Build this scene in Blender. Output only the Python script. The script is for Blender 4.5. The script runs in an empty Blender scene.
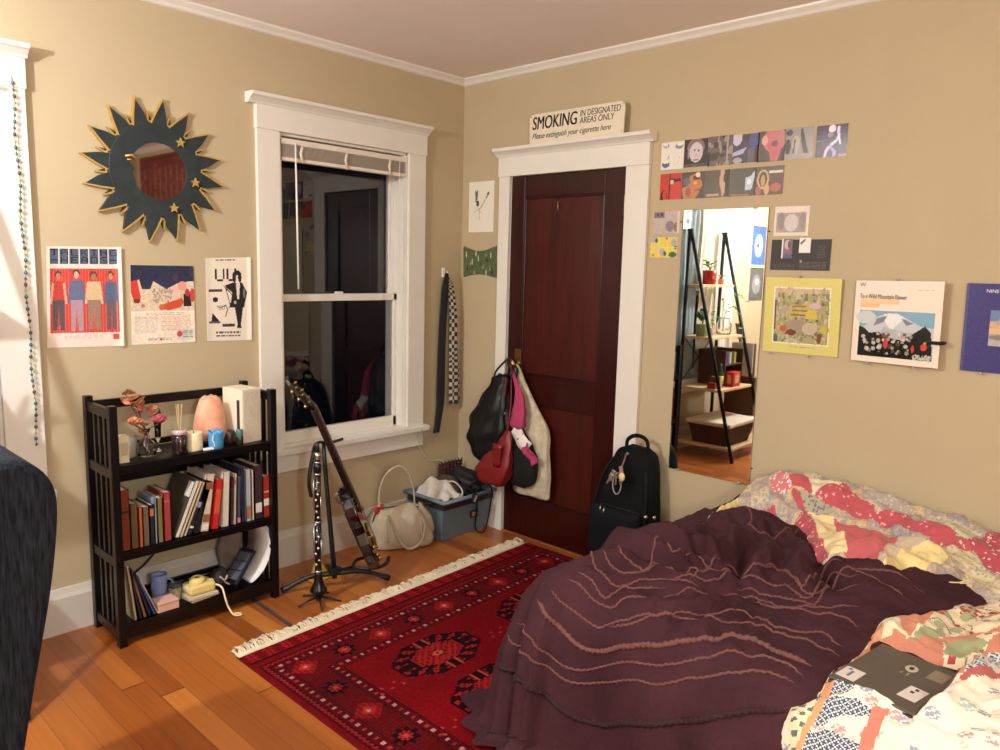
import bpy, bmesh, math, random
import numpy as np
from mathutils import Vector, Matrix
random.seed(7)
RNG = np.random.default_rng(11)
sc = bpy.context.scene
COL = sc.collection
PI = math.pi

def s2l(c):
    c = np.asarray(c, dtype=float) / 255.0
    return np.where(c <= 0.04045, c / 12.92, ((c + 0.055) / 1.055) ** 2.4)

def rgba(c):
    l = s2l(c)
    return (float(l[0]), float(l[1]), float(l[2]), 1.0)

MATS = {}
def mat(name, c, rough=0.55, metal=0.0, var=0.06, scale=18.0, bump=0.0, bscale=60.0, coat=0.0, trans=0.0,
        sheen=0.0, emit=0.0, ior=None, sss=0.0, spec=None):
    """plain colour with a little procedural noise in colour and height"""
    if name in MATS:
        return MATS[name]
    m = bpy.data.materials.new(name)
    m.use_nodes = True
    nt = m.node_tree
    b = nt.nodes['Principled BSDF']
    col = rgba(c)
    tc = nt.nodes.new('ShaderNodeTexCoord')
    if var > 0:
        nz = nt.nodes.new('ShaderNodeTexNoise'); nz.inputs['Scale'].default_value = scale; nz.inputs['Detail'].default_value = 4
        nt.links.new(tc.outputs['Object'], nz.inputs['Vector'])
        r = nt.nodes.new('ShaderNodeValToRGB')
        r.color_ramp.elements[0].position = 0.3; r.color_ramp.elements[1].position = 0.7
        r.color_ramp.elements[0].color = tuple(v * (1 - var) for v in col[:3]) + (1,)
        r.color_ramp.elements[1].color = tuple(min(1, v * (1 + var)) for v in col[:3]) + (1,)
        nt.links.new(nz.outputs['Fac'], r.inputs['Fac'])
        nt.links.new(r.outputs['Color'], b.inputs['Base Color'])
    else:
        b.inputs['Base Color'].default_value = col
    b.inputs['Roughness'].default_value = rough
    b.inputs['Metallic'].default_value = metal
    b.inputs['Coat Weight'].default_value = coat
    b.inputs['Transmission Weight'].default_value = trans
    b.inputs['Sheen Weight'].default_value = sheen
    if sss: b.inputs['Subsurface Weight'].default_value = sss; b.inputs['Subsurface Radius'].default_value = (0.02, 0.01, 0.006)
    if ior: b.inputs['IOR'].default_value = ior
    if spec is not None: b.inputs['Specular IOR Level'].default_value = spec
    if emit:
        b.inputs['Emission Color'].default_value = col; b.inputs['Emission Strength'].default_value = emit
    if bump > 0:
        n2 = nt.nodes.new('ShaderNodeTexNoise'); n2.inputs['Scale'].default_value = bscale; n2.inputs['Detail'].default_value = 5
        nt.links.new(tc.outputs['Object'], n2.inputs['Vector'])
        bp = nt.nodes.new('ShaderNodeBump'); bp.inputs['Strength'].default_value = bump; bp.inputs['Distance'].default_value = 0.004
        nt.links.new(n2.outputs['Fac'], bp.inputs['Height'])
        nt.links.new(bp.outputs['Normal'], b.inputs['Normal'])
    MATS[name] = m
    return m

def vmat(name, rough=0.6, bump=0.0, bscale=200.0, sheen=0.0, coat=0.0, spec=0.5, var=0.05):
    """material that takes its pattern from the mesh's 'pattern' colour layer, with fine procedural weave noise"""
    if name in MATS:
        return MATS[name]
    m = bpy.data.materials.new(name); m.use_nodes = True
    nt = m.node_tree; b = nt.nodes['Principled BSDF']
    a = nt.nodes.new('ShaderNodeAttribute'); a.attribute_name = 'pattern'
    tc = nt.nodes.new('ShaderNodeTexCoord')
    nz = nt.nodes.new('ShaderNodeTexNoise'); nz.inputs['Scale'].default_value = bscale; nz.inputs['Detail'].default_value = 3
    nt.links.new(tc.outputs['Object'], nz.inputs['Vector'])
    mr = nt.nodes.new('ShaderNodeMapRange'); mr.inputs['To Min'].default_value = 1 - var * 2; mr.inputs['To Max'].default_value = 1 + var * 2
    nt.links.new(nz.outputs['Fac'], mr.inputs['Value'])
    mx = nt.nodes.new('ShaderNodeVectorMath'); mx.operation = 'SCALE'
    nt.links.new(a.outputs['Color'], mx.inputs[0]); nt.links.new(mr.outputs['Result'], mx.inputs['Scale'])
    nt.links.new(mx.outputs['Vector'], b.inputs['Base Color'])
    b.inputs['Roughness'].default_value = rough; b.inputs['Sheen Weight'].default_value = sheen; b.inputs['Coat Weight'].default_value = coat
    b.inputs['Specular IOR Level'].default_value = spec
    if bump:
        bp = nt.nodes.new('ShaderNodeBump'); bp.inputs['Strength'].default_value = bump; bp.inputs['Distance'].default_value = 0.003
        nt.links.new(nz.outputs['Fac'], bp.inputs['Height']); nt.links.new(bp.outputs['Normal'], b.inputs['Normal'])
    MATS[name] = m
    return m

def tag(o, label=None, cat=None, group=None, kind=None):
    if label: o['label'] = label
    if cat: o['category'] = cat
    if group: o['group'] = group
    if kind: o['kind'] = kind
    return o

def thing(name, label, cat, loc, group=None):
    o = bpy.data.objects.new(name, None); COL.objects.link(o)
    o.location = loc; o.empty_display_size = 0.05
    return tag(o, label, cat, group)

def root_loc(p):
    while p.parent is not None: p = p.parent
    return Vector(p.location)

def link_mesh(name, me, parent=None, origin=None):
    """vertices come in world coordinates; they are stored relative to the thing's base"""
    if parent is not None:
        off = root_loc(parent)
    else:
        if origin is None:
            n = len(me.vertices); co = np.empty(n * 3); me.vertices.foreach_get('co', co); co = co.reshape(-1, 3)
            mn, mx = co.min(0), co.max(0); origin = ((mn[0] + mx[0]) / 2, (mn[1] + mx[1]) / 2, mn[2])
        off = Vector(origin)
    me.transform(Matrix.Translation(-off))
    o = bpy.data.objects.new(name, me); COL.objects.link(o)
    if parent is not None: o.parent = parent
    else: o.location = off
    return o

class MB:
    """collects shapes (world coordinates) and links them as one mesh object"""
    def __init__(s): s.v = []; s.f = []; s.m = []; s.cur = 0; s.sm = []; s.smooth = False
    def _add(s, vs, fs, smooth=None):
        n = len(s.v); s.v.extend([tuple(map(float, v)) for v in vs])
        for f in fs:
            s.f.append([i + n for i in f]); s.m.append(s.cur); s.sm.append(s.smooth if smooth is None else smooth)
    def box(s, x0, x1, y0, y1, z0, z1, R=None, piv=None):
        vs = [(x, y, z) for x in (x0, x1) for y in (y0, y1) for z in (z0, z1)]
        if R is not None:
            p = Vector(piv if piv is not None else ((x0 + x1) / 2, (y0 + y1) / 2, (z0 + z1) / 2))
            vs = [tuple(R @ (Vector(v) - p) + p) for v in vs]
        s._add(vs, [(0, 1, 3, 2), (4, 6, 7, 5), (0, 4, 5, 1), (2, 3, 7, 6), (0, 2, 6, 4), (1, 5, 7, 3)], False)
        return s
    def cbox(s, c, d, R=None):
        return s.box(c[0] - d[0] / 2, c[0] + d[0] / 2, c[1] - d[1] / 2, c[1] + d[1] / 2, c[2] - d[2] / 2, c[2] + d[2] / 2, R)
    def tube(s, pts, r, n=8, cap=True, closed=False, flat=1.0, up=None):
        pts = [Vector(p) for p in pts]; m = len(pts)
        rr = r if hasattr(r, '__len__') else [r] * m
        rings = []; prev = None
        for i, p in enumerate(pts):
            a = pts[(i - 1) % m] if (closed or i > 0) else p
            b = pts[(i + 1) % m] if (closed or i < m - 1) else p
            t = (b - a)
            if t.length < 1e-9: t = Vector((0, 0, 1))
            t.normalize()
            if prev is None:
                u = Vector(up) if up is not None else (Vector((0, 0, 1)) if abs(t.z) < 0.9 else Vector((1, 0, 0)))
            else: u = prev
            u = (u - t * u.dot(t))
            if u.length < 1e-6: u = t.orthogonal()
            u.normalize(); w = t.cross(u); prev = u
            rings.append([p + (u * math.cos(2 * PI * k / n) * flat + w * math.sin(2 * PI * k / n)) * rr[i] for k in range(n)])
        vs = [v for rg in rings for v in rg]; fs = []
        for i in range(m if closed else m - 1):
            j = (i + 1) % m
            for k in range(n):
                l = (k + 1) % n
                fs.append((i * n + k, i * n + l, j * n + l, j * n + k))
        if cap and not closed:
            fs.append(tuple(range(n - 1, -1, -1))); fs.append(tuple((m - 1) * n + k for k in range(n)))
        s._add(vs, fs, n > 5)
        return s
    def lathe(s, prof, c, n=20, axis=(0, 0, 1), squash=(1, 1)):
        """prof = [(radius, height)...]"""
        ax = Vector(axis).normalized(); u = ax.orthogonal().normalized()
        if abs(ax.z) > 0.99: u = Vector((1, 0, 0))
        w = ax.cross(u); c = Vector(c)
        vs = []; fs = []
        for r, h in prof:
            for k in range(n):
                t = 2 * PI * k / n
                vs.append(c + ax * h + u * math.cos(t) * r * squash[0] + w * math.sin(t) * r * squash[1])
        for i in range(len(prof) - 1):
            for k in range(n):
                l = (k + 1) % n
                fs.append((i * n + k, i * n + l, (i + 1) * n + l, (i + 1) * n + k))
        fs.append(tuple(range(n - 1, -1, -1))); fs.append(tuple((len(prof) - 1) * n + k for k in range(n)))
        s._add(vs, fs, True)
        return s
    def prism(s, poly, fn, d0, d1):
        """poly 2-d outline; fn(u, v, d) -> world point; sides between depth d0 and d1"""
        n = len(poly)
        vs = [fn(p[0], p[1], d0) for p in poly] + [fn(p[0], p[1], d1) for p in poly]
        fs = [tuple(range(n)), tuple(range(2 * n - 1, n - 1, -1))] + [(i, i + n, (i + 1) % n + n, (i + 1) % n) for i in range(n)]
        s._add(vs, fs, False)
        return s
    def ball(s, c, r, nu=14, nv=9, R=None, wob=0.0, seed=0):
        rr = r if hasattr(r, '__len__') else (r, r, r)
        rg = np.random.default_rng(seed); ph = rg.uniform(0, 6.28, 6)
        vs = []; fs = []
        for j in range(nv + 1):
            th = PI * j / nv
            for i in range(nu):
                t = 2 * PI * i / nu
                d = Vector((math.sin(th) * math.cos(t), math.sin(th) * math.sin(t), math.cos(th)))
                k = 1 + wob * (math.sin(3 * d.x + ph[0]) * math.sin(4 * d.y + ph[1]) + 0.6 * math.sin(7 * d.z + 5 * d.x + ph[2]))
                v = Vector((d.x * rr[0] * k, d.y * rr[1] * k, d.z * rr[2] * k))
                if R is not None: v = R @ v
                vs.append(v + Vector(c))
        for j in range(nv):
            for i in range(nu):
                k = (i + 1) % nu
                fs.append((j * nu + i, j * nu + k, (j + 1) * nu + k, (j + 1) * nu + i))
        s._add(vs, fs, True)
        return s
    def grid(s, P, thick=None):
        """P[i][j] points"""
        P = np.asarray(P); a, b = P.shape[:2]
        s._add(P.reshape(-1, 3), [(i * b + j, i * b + j + 1, (i + 1) * b + j + 1, (i + 1) * b + j) for i in range(a - 1) for j in range(b - 1)], True)
        return s
    def build(s, name, mats, parent=None, bevel=0.0, seg=2, sub=0, label=None, weld=False, solid=0.0, origin=None, recalc=True):
        me = bpy.data.meshes.new(name)
        me.from_pydata(s.v, [], s.f)
        if not isinstance(mats, (list, tuple)): mats = [mats]
        for m in mats: me.materials.append(m)
        me.polygons.foreach_set('material_index', s.m)
        me.polygons.foreach_set('use_smooth', s.sm)
        bm = bmesh.new(); bm.from_mesh(me)
        if weld: bmesh.ops.remove_doubles(bm, verts=bm.verts, dist=1e-5)
        if recalc: bmesh.ops.recalc_face_normals(bm, faces=bm.faces)
        bm.to_mesh(me); bm.free(); me.update()
        o = link_mesh(name, me, parent, origin)
        if solid:
            md = o.modifiers.new('solid', 'SOLIDIFY'); md.thickness = solid; md.offset = 0
        if bevel:
            md = o.modifiers.new('bevel', 'BEVEL'); md.width = bevel; md.segments = seg; md.limit_method = 'ANGLE'; md.angle_limit = 0.7
        if sub:
            md = o.modifiers.new('sub', 'SUBSURF'); md.levels = sub; md.render_levels = sub
        if label: o['label'] = label
        return o

# ---- small pattern painter: flat print colours for papers, covers and the rug -----------------
FONT = {
 'A':['01110','10001','10001','11111','10001','10001','10001'],'L':['10000','10000','10000','10000','10000','10000','11111'],
 'T':['11111','00100','00100','00100','00100','00100','00100'],'K':['10001','10010','10100','11000','10100','10010','10001'],
 'I':['01110','00100','00100','00100','00100','00100','01110'],'N':['10001','11001','10101','10101','10011','10001','10001'],
 'G':['01111','10000','10000','10011','10001','10001','01111'],'H':['10001','10001','10001','11111','10001','10001','10001'],
 'E':['11111','10000','10000','11110','10000','10000','11111'],'D':['11110','10001','10001','10001','10001','10001','11110'],
 'S':['01111','10000','10000','01110','00001','00001','11110'],'U':['10001','10001','10001','10001','10001','10001','01110'],
 'M':['10001','11011','10101','10101','10001','10001','10001'],'O':['01110','10001','10001','10001','10001','10001','01110'],
 'R':['11110','10001','10001','11110','10100','10010','10001'],'P':['11110','10001','10001','11110','10000','10000','10000'],
 '-':['00000','00000','00000','11111','00000','00000','00000']}
class Canvas:
    """u to the right and v down, both 0..1"""
    def __init__(s, w, h, c):
        s.w, s.h = w, h
        s.a = np.zeros((h, w, 3)); s.a[:] = c
        s.U, s.V = np.meshgrid((np.arange(w) + .5) / w, (np.arange(h) + .5) / h)
    def put(s, m, c, k=1.0): s.a[m] = s.a[m] * (1 - k) + np.asarray(c, float) * k
    def rect(s, u0, v0, u1, v1, c, k=1.0): s.put((s.U >= u0) & (s.U < u1) & (s.V >= v0) & (s.V < v1), c, k)
    def ell(s, u, v, a, b, c, k=1.0, rot=0.0):
        du, dv = s.U - u, s.V - v
        x = du * math.cos(rot) + dv * math.sin(rot); y = -du * math.sin(rot) + dv * math.cos(rot)
        s.put((x / a) ** 2 + (y / b) ** 2 < 1, c, k)
    def poly(s, pts, c, k=1.0):
        inside = np.zeros(s.U.shape, bool); n = len(pts)
        for i in range(n):
            (x0, y0), (x1, y1) = pts[i], pts[(i + 1) % n]
            if y0 == y1: continue
            cr = ((s.V < y0) != (s.V < y1)) & (s.U < (x1 - x0) * (s.V - y0) / (y1 - y0) + x0)
            inside ^= cr
        s.put(inside, c, k)
    def line(s, pts, wd, c, k=1.0):
        for (x0, y0), (x1, y1) in zip(pts[:-1], pts[1:]):
            dx, dy = x1 - x0, y1 - y0; L = dx * dx + dy * dy + 1e-12
            t = np.clip(((s.U - x0) * dx + (s.V - y0) * dy) / L, 0, 1)
            d = np.hypot(s.U - x0 - t * dx, (s.V - y0 - t * dy) * s.h / s.w)
            s.put(d < wd, c, k)
    def text(s, u, v, hgt, txt, c, wid=None):
        px = hgt / 7; pu = (wid if wid else hgt * 0.8 * s.h / s.w) / 6
        for q, ch in enumerate(txt):
            g = FONT.get(ch)
            if g is None: continue
            for j, row in enumerate(g):
                for i, b in enumerate(row):
                    if b == '1': s.rect(u + (q * 6 + i) * pu, v + j * px, u + (q * 6 + i + 1) * pu, v + (j + 1) * px, c)
    def lines(s, u0, v0, u1, v1, n, c, seed=0, k=0.8):
        rg = np.random.default_rng(seed); hh = (v1 - v0) / n
        for i in range(n):
            u = u0
            while u < u1 - .01:
                w = rg.uniform(.03, .1); s.rect(u, v0 + i * hh, min(u + w, u1), v0 + (i + .55) * hh, c, k); u += w + .02
    def noise(s, amp, seed=0, cell=4):
        rg = np.random.default_rng(seed)
        n = rg.normal(0, amp, (s.h // cell + 2, s.w // cell + 2, 3)).repeat(cell, 0).repeat(cell, 1)[:s.h, :s.w]
        s.a = np.clip(s.a + n, 0, 255)
    def streak(s, amp, seed=0):
        s.a = np.clip(s.a + np.random.default_rng(seed).normal(0, amp, (1, s.w, 1)), 0, 255)

def set_pattern(me, face_rgb):
    """face_rgb: one sRGB colour per face"""
    cnt = np.empty(len(me.polygons), int); me.polygons.foreach_get('loop_total', cnt)
    lin = s2l(face_rgb); lin = np.concatenate([lin, np.ones((len(lin), 1))], 1)
    at = me.color_attributes.new('pattern', 'FLOAT_COLOR', 'CORNER')
    at.data.foreach_set('color', np.repeat(lin, cnt, 0).astype(np.float32).ravel())

def np_mesh(name, V, F, mats, smooth=True):
    me = bpy.data.meshes.new(name)
    me.vertices.add(len(V)); me.vertices.foreach_set('co', np.asarray(V, np.float32).ravel())
    F = np.asarray(F, np.int32)
    me.loops.add(F.size); me.loops.foreach_set('vertex_index', F.ravel())
    me.polygons.add(len(F))
    me.polygons.foreach_set('loop_start', np.arange(0, F.size, 4, dtype=np.int32))
    me.polygons.foreach_set('loop_total', np.full(len(F), 4, np.int32))
    me.polygons.foreach_set('use_smooth', np.full(len(F), smooth))
    for m in mats: me.materials.append(m)
    me.update(calc_edges=True); me.validate()
    return me

def card(name, cv, P00, P10, P01, P11, nrm, thick, m, parent=None, edge=(225, 220, 210), warp=None, origin=None):
    """a printed sheet: front split in one face per printed dot, with real thickness; P00 top-left, P10 top-right, P01 bottom-left"""
    w, h = cv.w, cv.h
    P00, P10, P01, P11, nrm = [np.asarray(p, float) for p in (P00, P10, P01, P11, nrm)]
    u = np.linspace(0, 1, w + 1)[None, :, None]; v = np.linspace(0, 1, h + 1)[:, None, None]
    F3 = (P00 * (1 - u) + P10 * u) * (1 - v) + (P01 * (1 - u) + P11 * u) * v
    if warp is not None: F3 = F3 + nrm * warp(u[..., 0], v[..., 0])[..., None]
    front = (F3 + nrm * thick).reshape(-1, 3); back = F3.reshape(-1, 3)
    nv = len(front); V = np.concatenate([front, back])
    I = np.arange(nv).reshape(h + 1, w + 1)
    ff = np.stack([I[:-1, :-1], I[1:, :-1], I[1:, 1:], I[:-1, 1:]], -1).reshape(-1, 4)
    bf = ff[:, ::-1] + nv
    bd = np.concatenate([I[0, :], I[1:, -1], I[-1, -2::-1], I[-2:0:-1, 0]])
    nx = np.roll(bd, -1)
    sf = np.stack([bd, nx, nx + nv, bd + nv], -1)
    me = np_mesh(name, V, np.concatenate([ff, bf, sf]), [m], False)
    cols = np.concatenate([cv.a.reshape(-1, 3), np.tile(np.array([edge], float), (len(bf) + len(sf), 1))])
    set_pattern(me, cols)
    return link_mesh(name, me, parent, origin)

def text_mesh(name, body, size, M4, m, parent, depth=0.0006, shear=0.0, sx=1.0):
    cu = bpy.data.curves.new(name, 'FONT'); cu.body = body; cu.size = size; cu.extrude = depth; cu.shear = shear
    cu.align_x = 'LEFT'
    t = bpy.data.objects.new(name, cu); COL.objects.link(t)
    dg = bpy.context.evaluated_depsgraph_get()
    me = bpy.data.meshes.new_from_object(t.evaluated_get(dg))
    bpy.data.objects.remove(t); bpy.data.curves.remove(cu)
    me.transform(M4 @ Matrix.Diagonal((sx, 1, 1, 1)))
    me.materials.clear(); me.materials.append(m)
    return link_mesh(name, me, parent)

def copy_thing(o, loc, label, group=None, parent=None):
    c = o.copy(); COL.objects.link(c)
    if parent is not None: c.parent = parent
    else: c.location = loc; c['label'] = label
    if group: c['group'] = group
    for ch in list(o.children): copy_thing(ch, None, None, None, c)
    return c

def smoothstep(x): x = np.clip(x, 0, 1); return x * x * (3 - 2 * x)
def catmull(pts, n=8):
    P = [np.array(p, float) for p in pts]; P = [2 * P[0] - P[1]] + P + [2 * P[-1] - P[-2]]; out = []
    for i in range(1, len(P) - 2):
        for k in range(n):
            t = k / n
            out.append(0.5 * ((2 * P[i]) + (-P[i - 1] + P[i + 1]) * t + (2 * P[i - 1] - 5 * P[i] + 4 * P[i + 1] - P[i + 2]) * t * t + (-P[i - 1] + 3 * P[i] - 3 * P[i + 1] + P[i + 2]) * t ** 3))
    out.append(P[-2]); return [tuple(o) for o in out]
# =============================== materials of the room ===============================
M_wall = mat('wall_paint', (186, 168, 136), rough=0.75, var=0.025, scale=3, bump=0.12, bscale=45)
M_ceil = mat('ceiling_paint', (238, 228, 222), rough=0.85, var=0.02, scale=2, bump=0.05)
M_trim = mat('trim_paint', (226, 220, 210), rough=0.35, var=0.02, scale=6, bump=0.04, bscale=25)
M_base = mat('baseboard_paint', (205, 196, 184), rough=0.5, var=0.03, scale=6)
M_glass = mat('window_glass', (255, 255, 255), rough=0.0, var=0, trans=1.0, ior=1.5)
M_clear = mat('clear_glass', (250, 252, 252), rough=0.02, var=0, trans=1.0, ior=1.45)
M_black = mat('black_wood', (11, 7, 8), rough=0.32, var=0.2, scale=30, spec=.35)
M_dark = mat('matte_black', (8, 8, 10), rough=0.6, var=0.15, spec=.3)
M_steel = mat('steel', (190, 188, 182), rough=0.3, metal=1.0, var=0.05)
M_brass = mat('brass', (190, 150, 80), rough=0.3, metal=1.0, var=0.08)

def wood_floor():
    m = bpy.data.materials.new('plank_floor'); m.use_nodes = True
    nt = m.node_tree; N = nt.nodes; L = nt.links; b = N['Principled BSDF']
    g = N.new('ShaderNodeNewGeometry'); sp = N.new('ShaderNodeSeparateXYZ'); L.new(g.outputs['Position'], sp.inputs[0])
    def mth(op, a, c=None, d=None):
        n = N.new('ShaderNodeMath'); n.operation = op
        for i, v in enumerate((a, c, d)):
            if v is None: continue
            if isinstance(v, (int, float)): n.inputs[i].default_value = v
            else: L.new(v, n.inputs[i])
        return n.outputs[0]
    W = 0.083
    xs = mth('DIVIDE', sp.outputs['X'], W); idx = mth('FLOOR', xs); fx = mth('FRACT', xs)
    w1 = N.new('ShaderNodeTexWhiteNoise'); w1.noise_dimensions = '1D'; L.new(idx, w1.inputs['W'])
    ys = mth('ADD', mth('DIVIDE', sp.outputs['Y'], 3.4), mth('MULTIPLY', w1.outputs['Value'], 7.0))
    idy = mth('FLOOR', ys); fy = mth('FRACT', ys)
    cb = N.new('ShaderNodeCombineXYZ'); L.new(idx, cb.inputs[0]); L.new(idy, cb.inputs[1])
    w2 = N.new('ShaderNodeTexWhiteNoise'); w2.noise_dimensions = '2D'; L.new(cb.outputs[0], w2.inputs['Vector'])
    # grain
    sc3 = N.new('ShaderNodeVectorMath'); sc3.operation = 'MULTIPLY'; L.new(g.outputs['Position'], sc3.inputs[0]); sc3.inputs[1].default_value = (42, 1.6, 1)
    ad = N.new('ShaderNodeVectorMath'); ad.operation = 'ADD'; L.new(sc3.outputs[0], ad.inputs[0]); L.new(w2.outputs['Color'], ad.inputs[1])
    nz = N.new('ShaderNodeTexNoise'); nz.inputs['Scale'].default_value = 1.0; nz.inputs['Detail'].default_value = 6; nz.inputs['Distortion'].default_value = 0.8
    L.new(ad.outputs[0], nz.inputs['Vector'])
    rp = N.new('ShaderNodeValToRGB'); e = rp.color_ramp.elements
    e[0].position = 0.0; e[0].color = rgba((96, 44, 18)); e[1].position = 1.0; e[1].color = rgba((196, 126, 58))
    k = rp.color_ramp.elements.new(0.3); k.color = rgba((146, 78, 30))
    k = rp.color_ramp.elements.new(0.65); k.color = rgba((172, 100, 42))
    fac = mth('ADD', mth('MULTIPLY', w2.outputs['Value'], 0.60), mth('MULTIPLY', nz.outputs['Fac'], 0.46)); L.new(fac, rp.inputs['Fac'])
    # seams between planks and butt joints
    e1 = mth('LESS_THAN', fx, 0.016); e2 = mth('LESS_THAN', fy, 0.0018); gap = mth('MAXIMUM', e1, e2)
    mx = N.new('ShaderNodeMix'); mx.data_type = 'RGBA'; L.new(gap, mx.inputs[0]); L.new(rp.outputs['Color'], mx.inputs[6]); mx.inputs[7].default_value = rgba((80, 38, 18))
    L.new(mx.outputs[2], b.inputs['Base Color'])
    b.inputs['Roughness'].default_value = 0.33; b.inputs['Coat Weight'].default_value = 0.25; b.inputs['Coat Roughness'].default_value = 0.2
    bp = N.new('ShaderNodeBump'); bp.inputs['Strength'].default_value = 0.25; bp.inputs['Distance'].default_value = 0.002
    hgt = mth('SUBTRACT', mth('MULTIPLY', nz.outputs['Fac'], 0.3), gap); L.new(hgt, bp.inputs['Height']); L.new(bp.outputs['Normal'], b.inputs['Normal'])
    return m
M_floor = wood_floor()

def mahogany(name, c0, c1, rough):
    m = bpy.data.materials.new(name); m.use_nodes = True; nt = m.node_tree; N = nt.nodes; L = nt.links; b = N['Principled BSDF']
    tc = N.new('ShaderNodeTexCoord'); mp = N.new('ShaderNodeMapping'); mp.inputs['Scale'].default_value = (30, 30, 2.0); L.new(tc.outputs['Object'], mp.inputs[0])
    nz = N.new('ShaderNodeTexNoise'); nz.inputs['Scale'].default_value = 1.2; nz.inputs['Detail'].default_value = 7; nz.inputs['Distortion'].default_value = 1.2; L.new(mp.outputs[0], nz.inputs['Vector'])
    rp = N.new('ShaderNodeValToRGB'); rp.color_ramp.elements[0].position = .25; rp.color_ramp.elements[1].position = .75
    rp.color_ramp.elements[0].color = rgba(c0); rp.color_ramp.elements[1].color = rgba(c1)
    L.new(nz.outputs['Fac'], rp.inputs['Fac']); L.new(rp.outputs['Color'], b.inputs['Base Color'])
    b.inputs['Roughness'].default_value = rough; b.inputs['Coat Weight'].default_value = 0.05; b.inputs['Specular IOR Level'].default_value = 0.4
    return m
M_door = mahogany('mahogany_frame', (38, 6, 5), (58, 12, 8), 0.30)
M_door2 = mahogany('mahogany_panel', (50, 11, 7), (78, 22, 12), 0.38)

H = 2.60; XL = -4.7; YB = -4.7
def struct(mb, name, m, **k):
    o = mb.build(name, m, **k); o['kind'] = 'structure'; return o
struct(MB().box(XL, 0.14, YB, 0.14, -0.08, 0), 'floor', M_floor)
struct(MB().box(XL - .12, 0.14, YB - .12, 0.14, H, H + 0.1), 'ceiling', M_ceil)
# window openings in the left (window) wall
W1 = (-1.218, -0.426, 0.615, 2.135); W0 = (-3.40, -2.403, 0.615, 2.135); T = 0.17
w = MB()
for a, b_ in ((XL, W0[0]), (W0[1], W1[0]), (W1[1], 0.0)): w.box(a, b_, 0, T, 0, H)
for W in (W0, W1):
    w.box(W[0], W[1], 0, T, 0, W[2]); w.box(W[0], W[1], 0, T, W[3], H)
struct(w, 'wall_left', M_wall)
DY0, DY1, DZ = -0.392, -1.156, 2.03
struct(MB().box(0, .14, DY0, .14, 0, H).box(0, .14, DY1, DY0, DZ, H).box(0, .14, YB, DY1, 0, H), 'wall_right', M_wall)
struct(MB().box(XL - .12, XL, YB, .14, 0, H), 'wall_far_left', M_wall)
struct(MB().box(XL, .14, YB - .12, YB, 0, H), 'wall_back', M_wall)
# crown strips
prof = [(0, 2.562), (0.010, 2.566), (0.018, 2.578), (0.034, 2.592), (0.036, 2.60), (0, 2.60)]
struct(MB().prism(prof, lambda u, v, d: (d, -u, v), XL, 0), 'trim_1', M_trim)
struct(MB().prism(prof, lambda u, v, d: (-u, d, v), YB, -0.0), 'trim_2', M_trim)
# baseboards
bprof = [(0, 0), (0.020, 0), (0.020, 0.150), (0.014, 0.166), (0.010, 0.186), (0, 0.187)]
struct(MB().prism(bprof, lambda u, v, d: (d, -u, v), XL, 0), 'baseboard_left', M_base)
bb = MB(); bb.prism(bprof, lambda u, v, d: (-u, d, v), -0.31, -0.02); bb.prism(bprof, lambda u, v, d: (-u, d, v), YB, -1.286)
struct(bb, 'baseboard_right', M_base)

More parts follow.
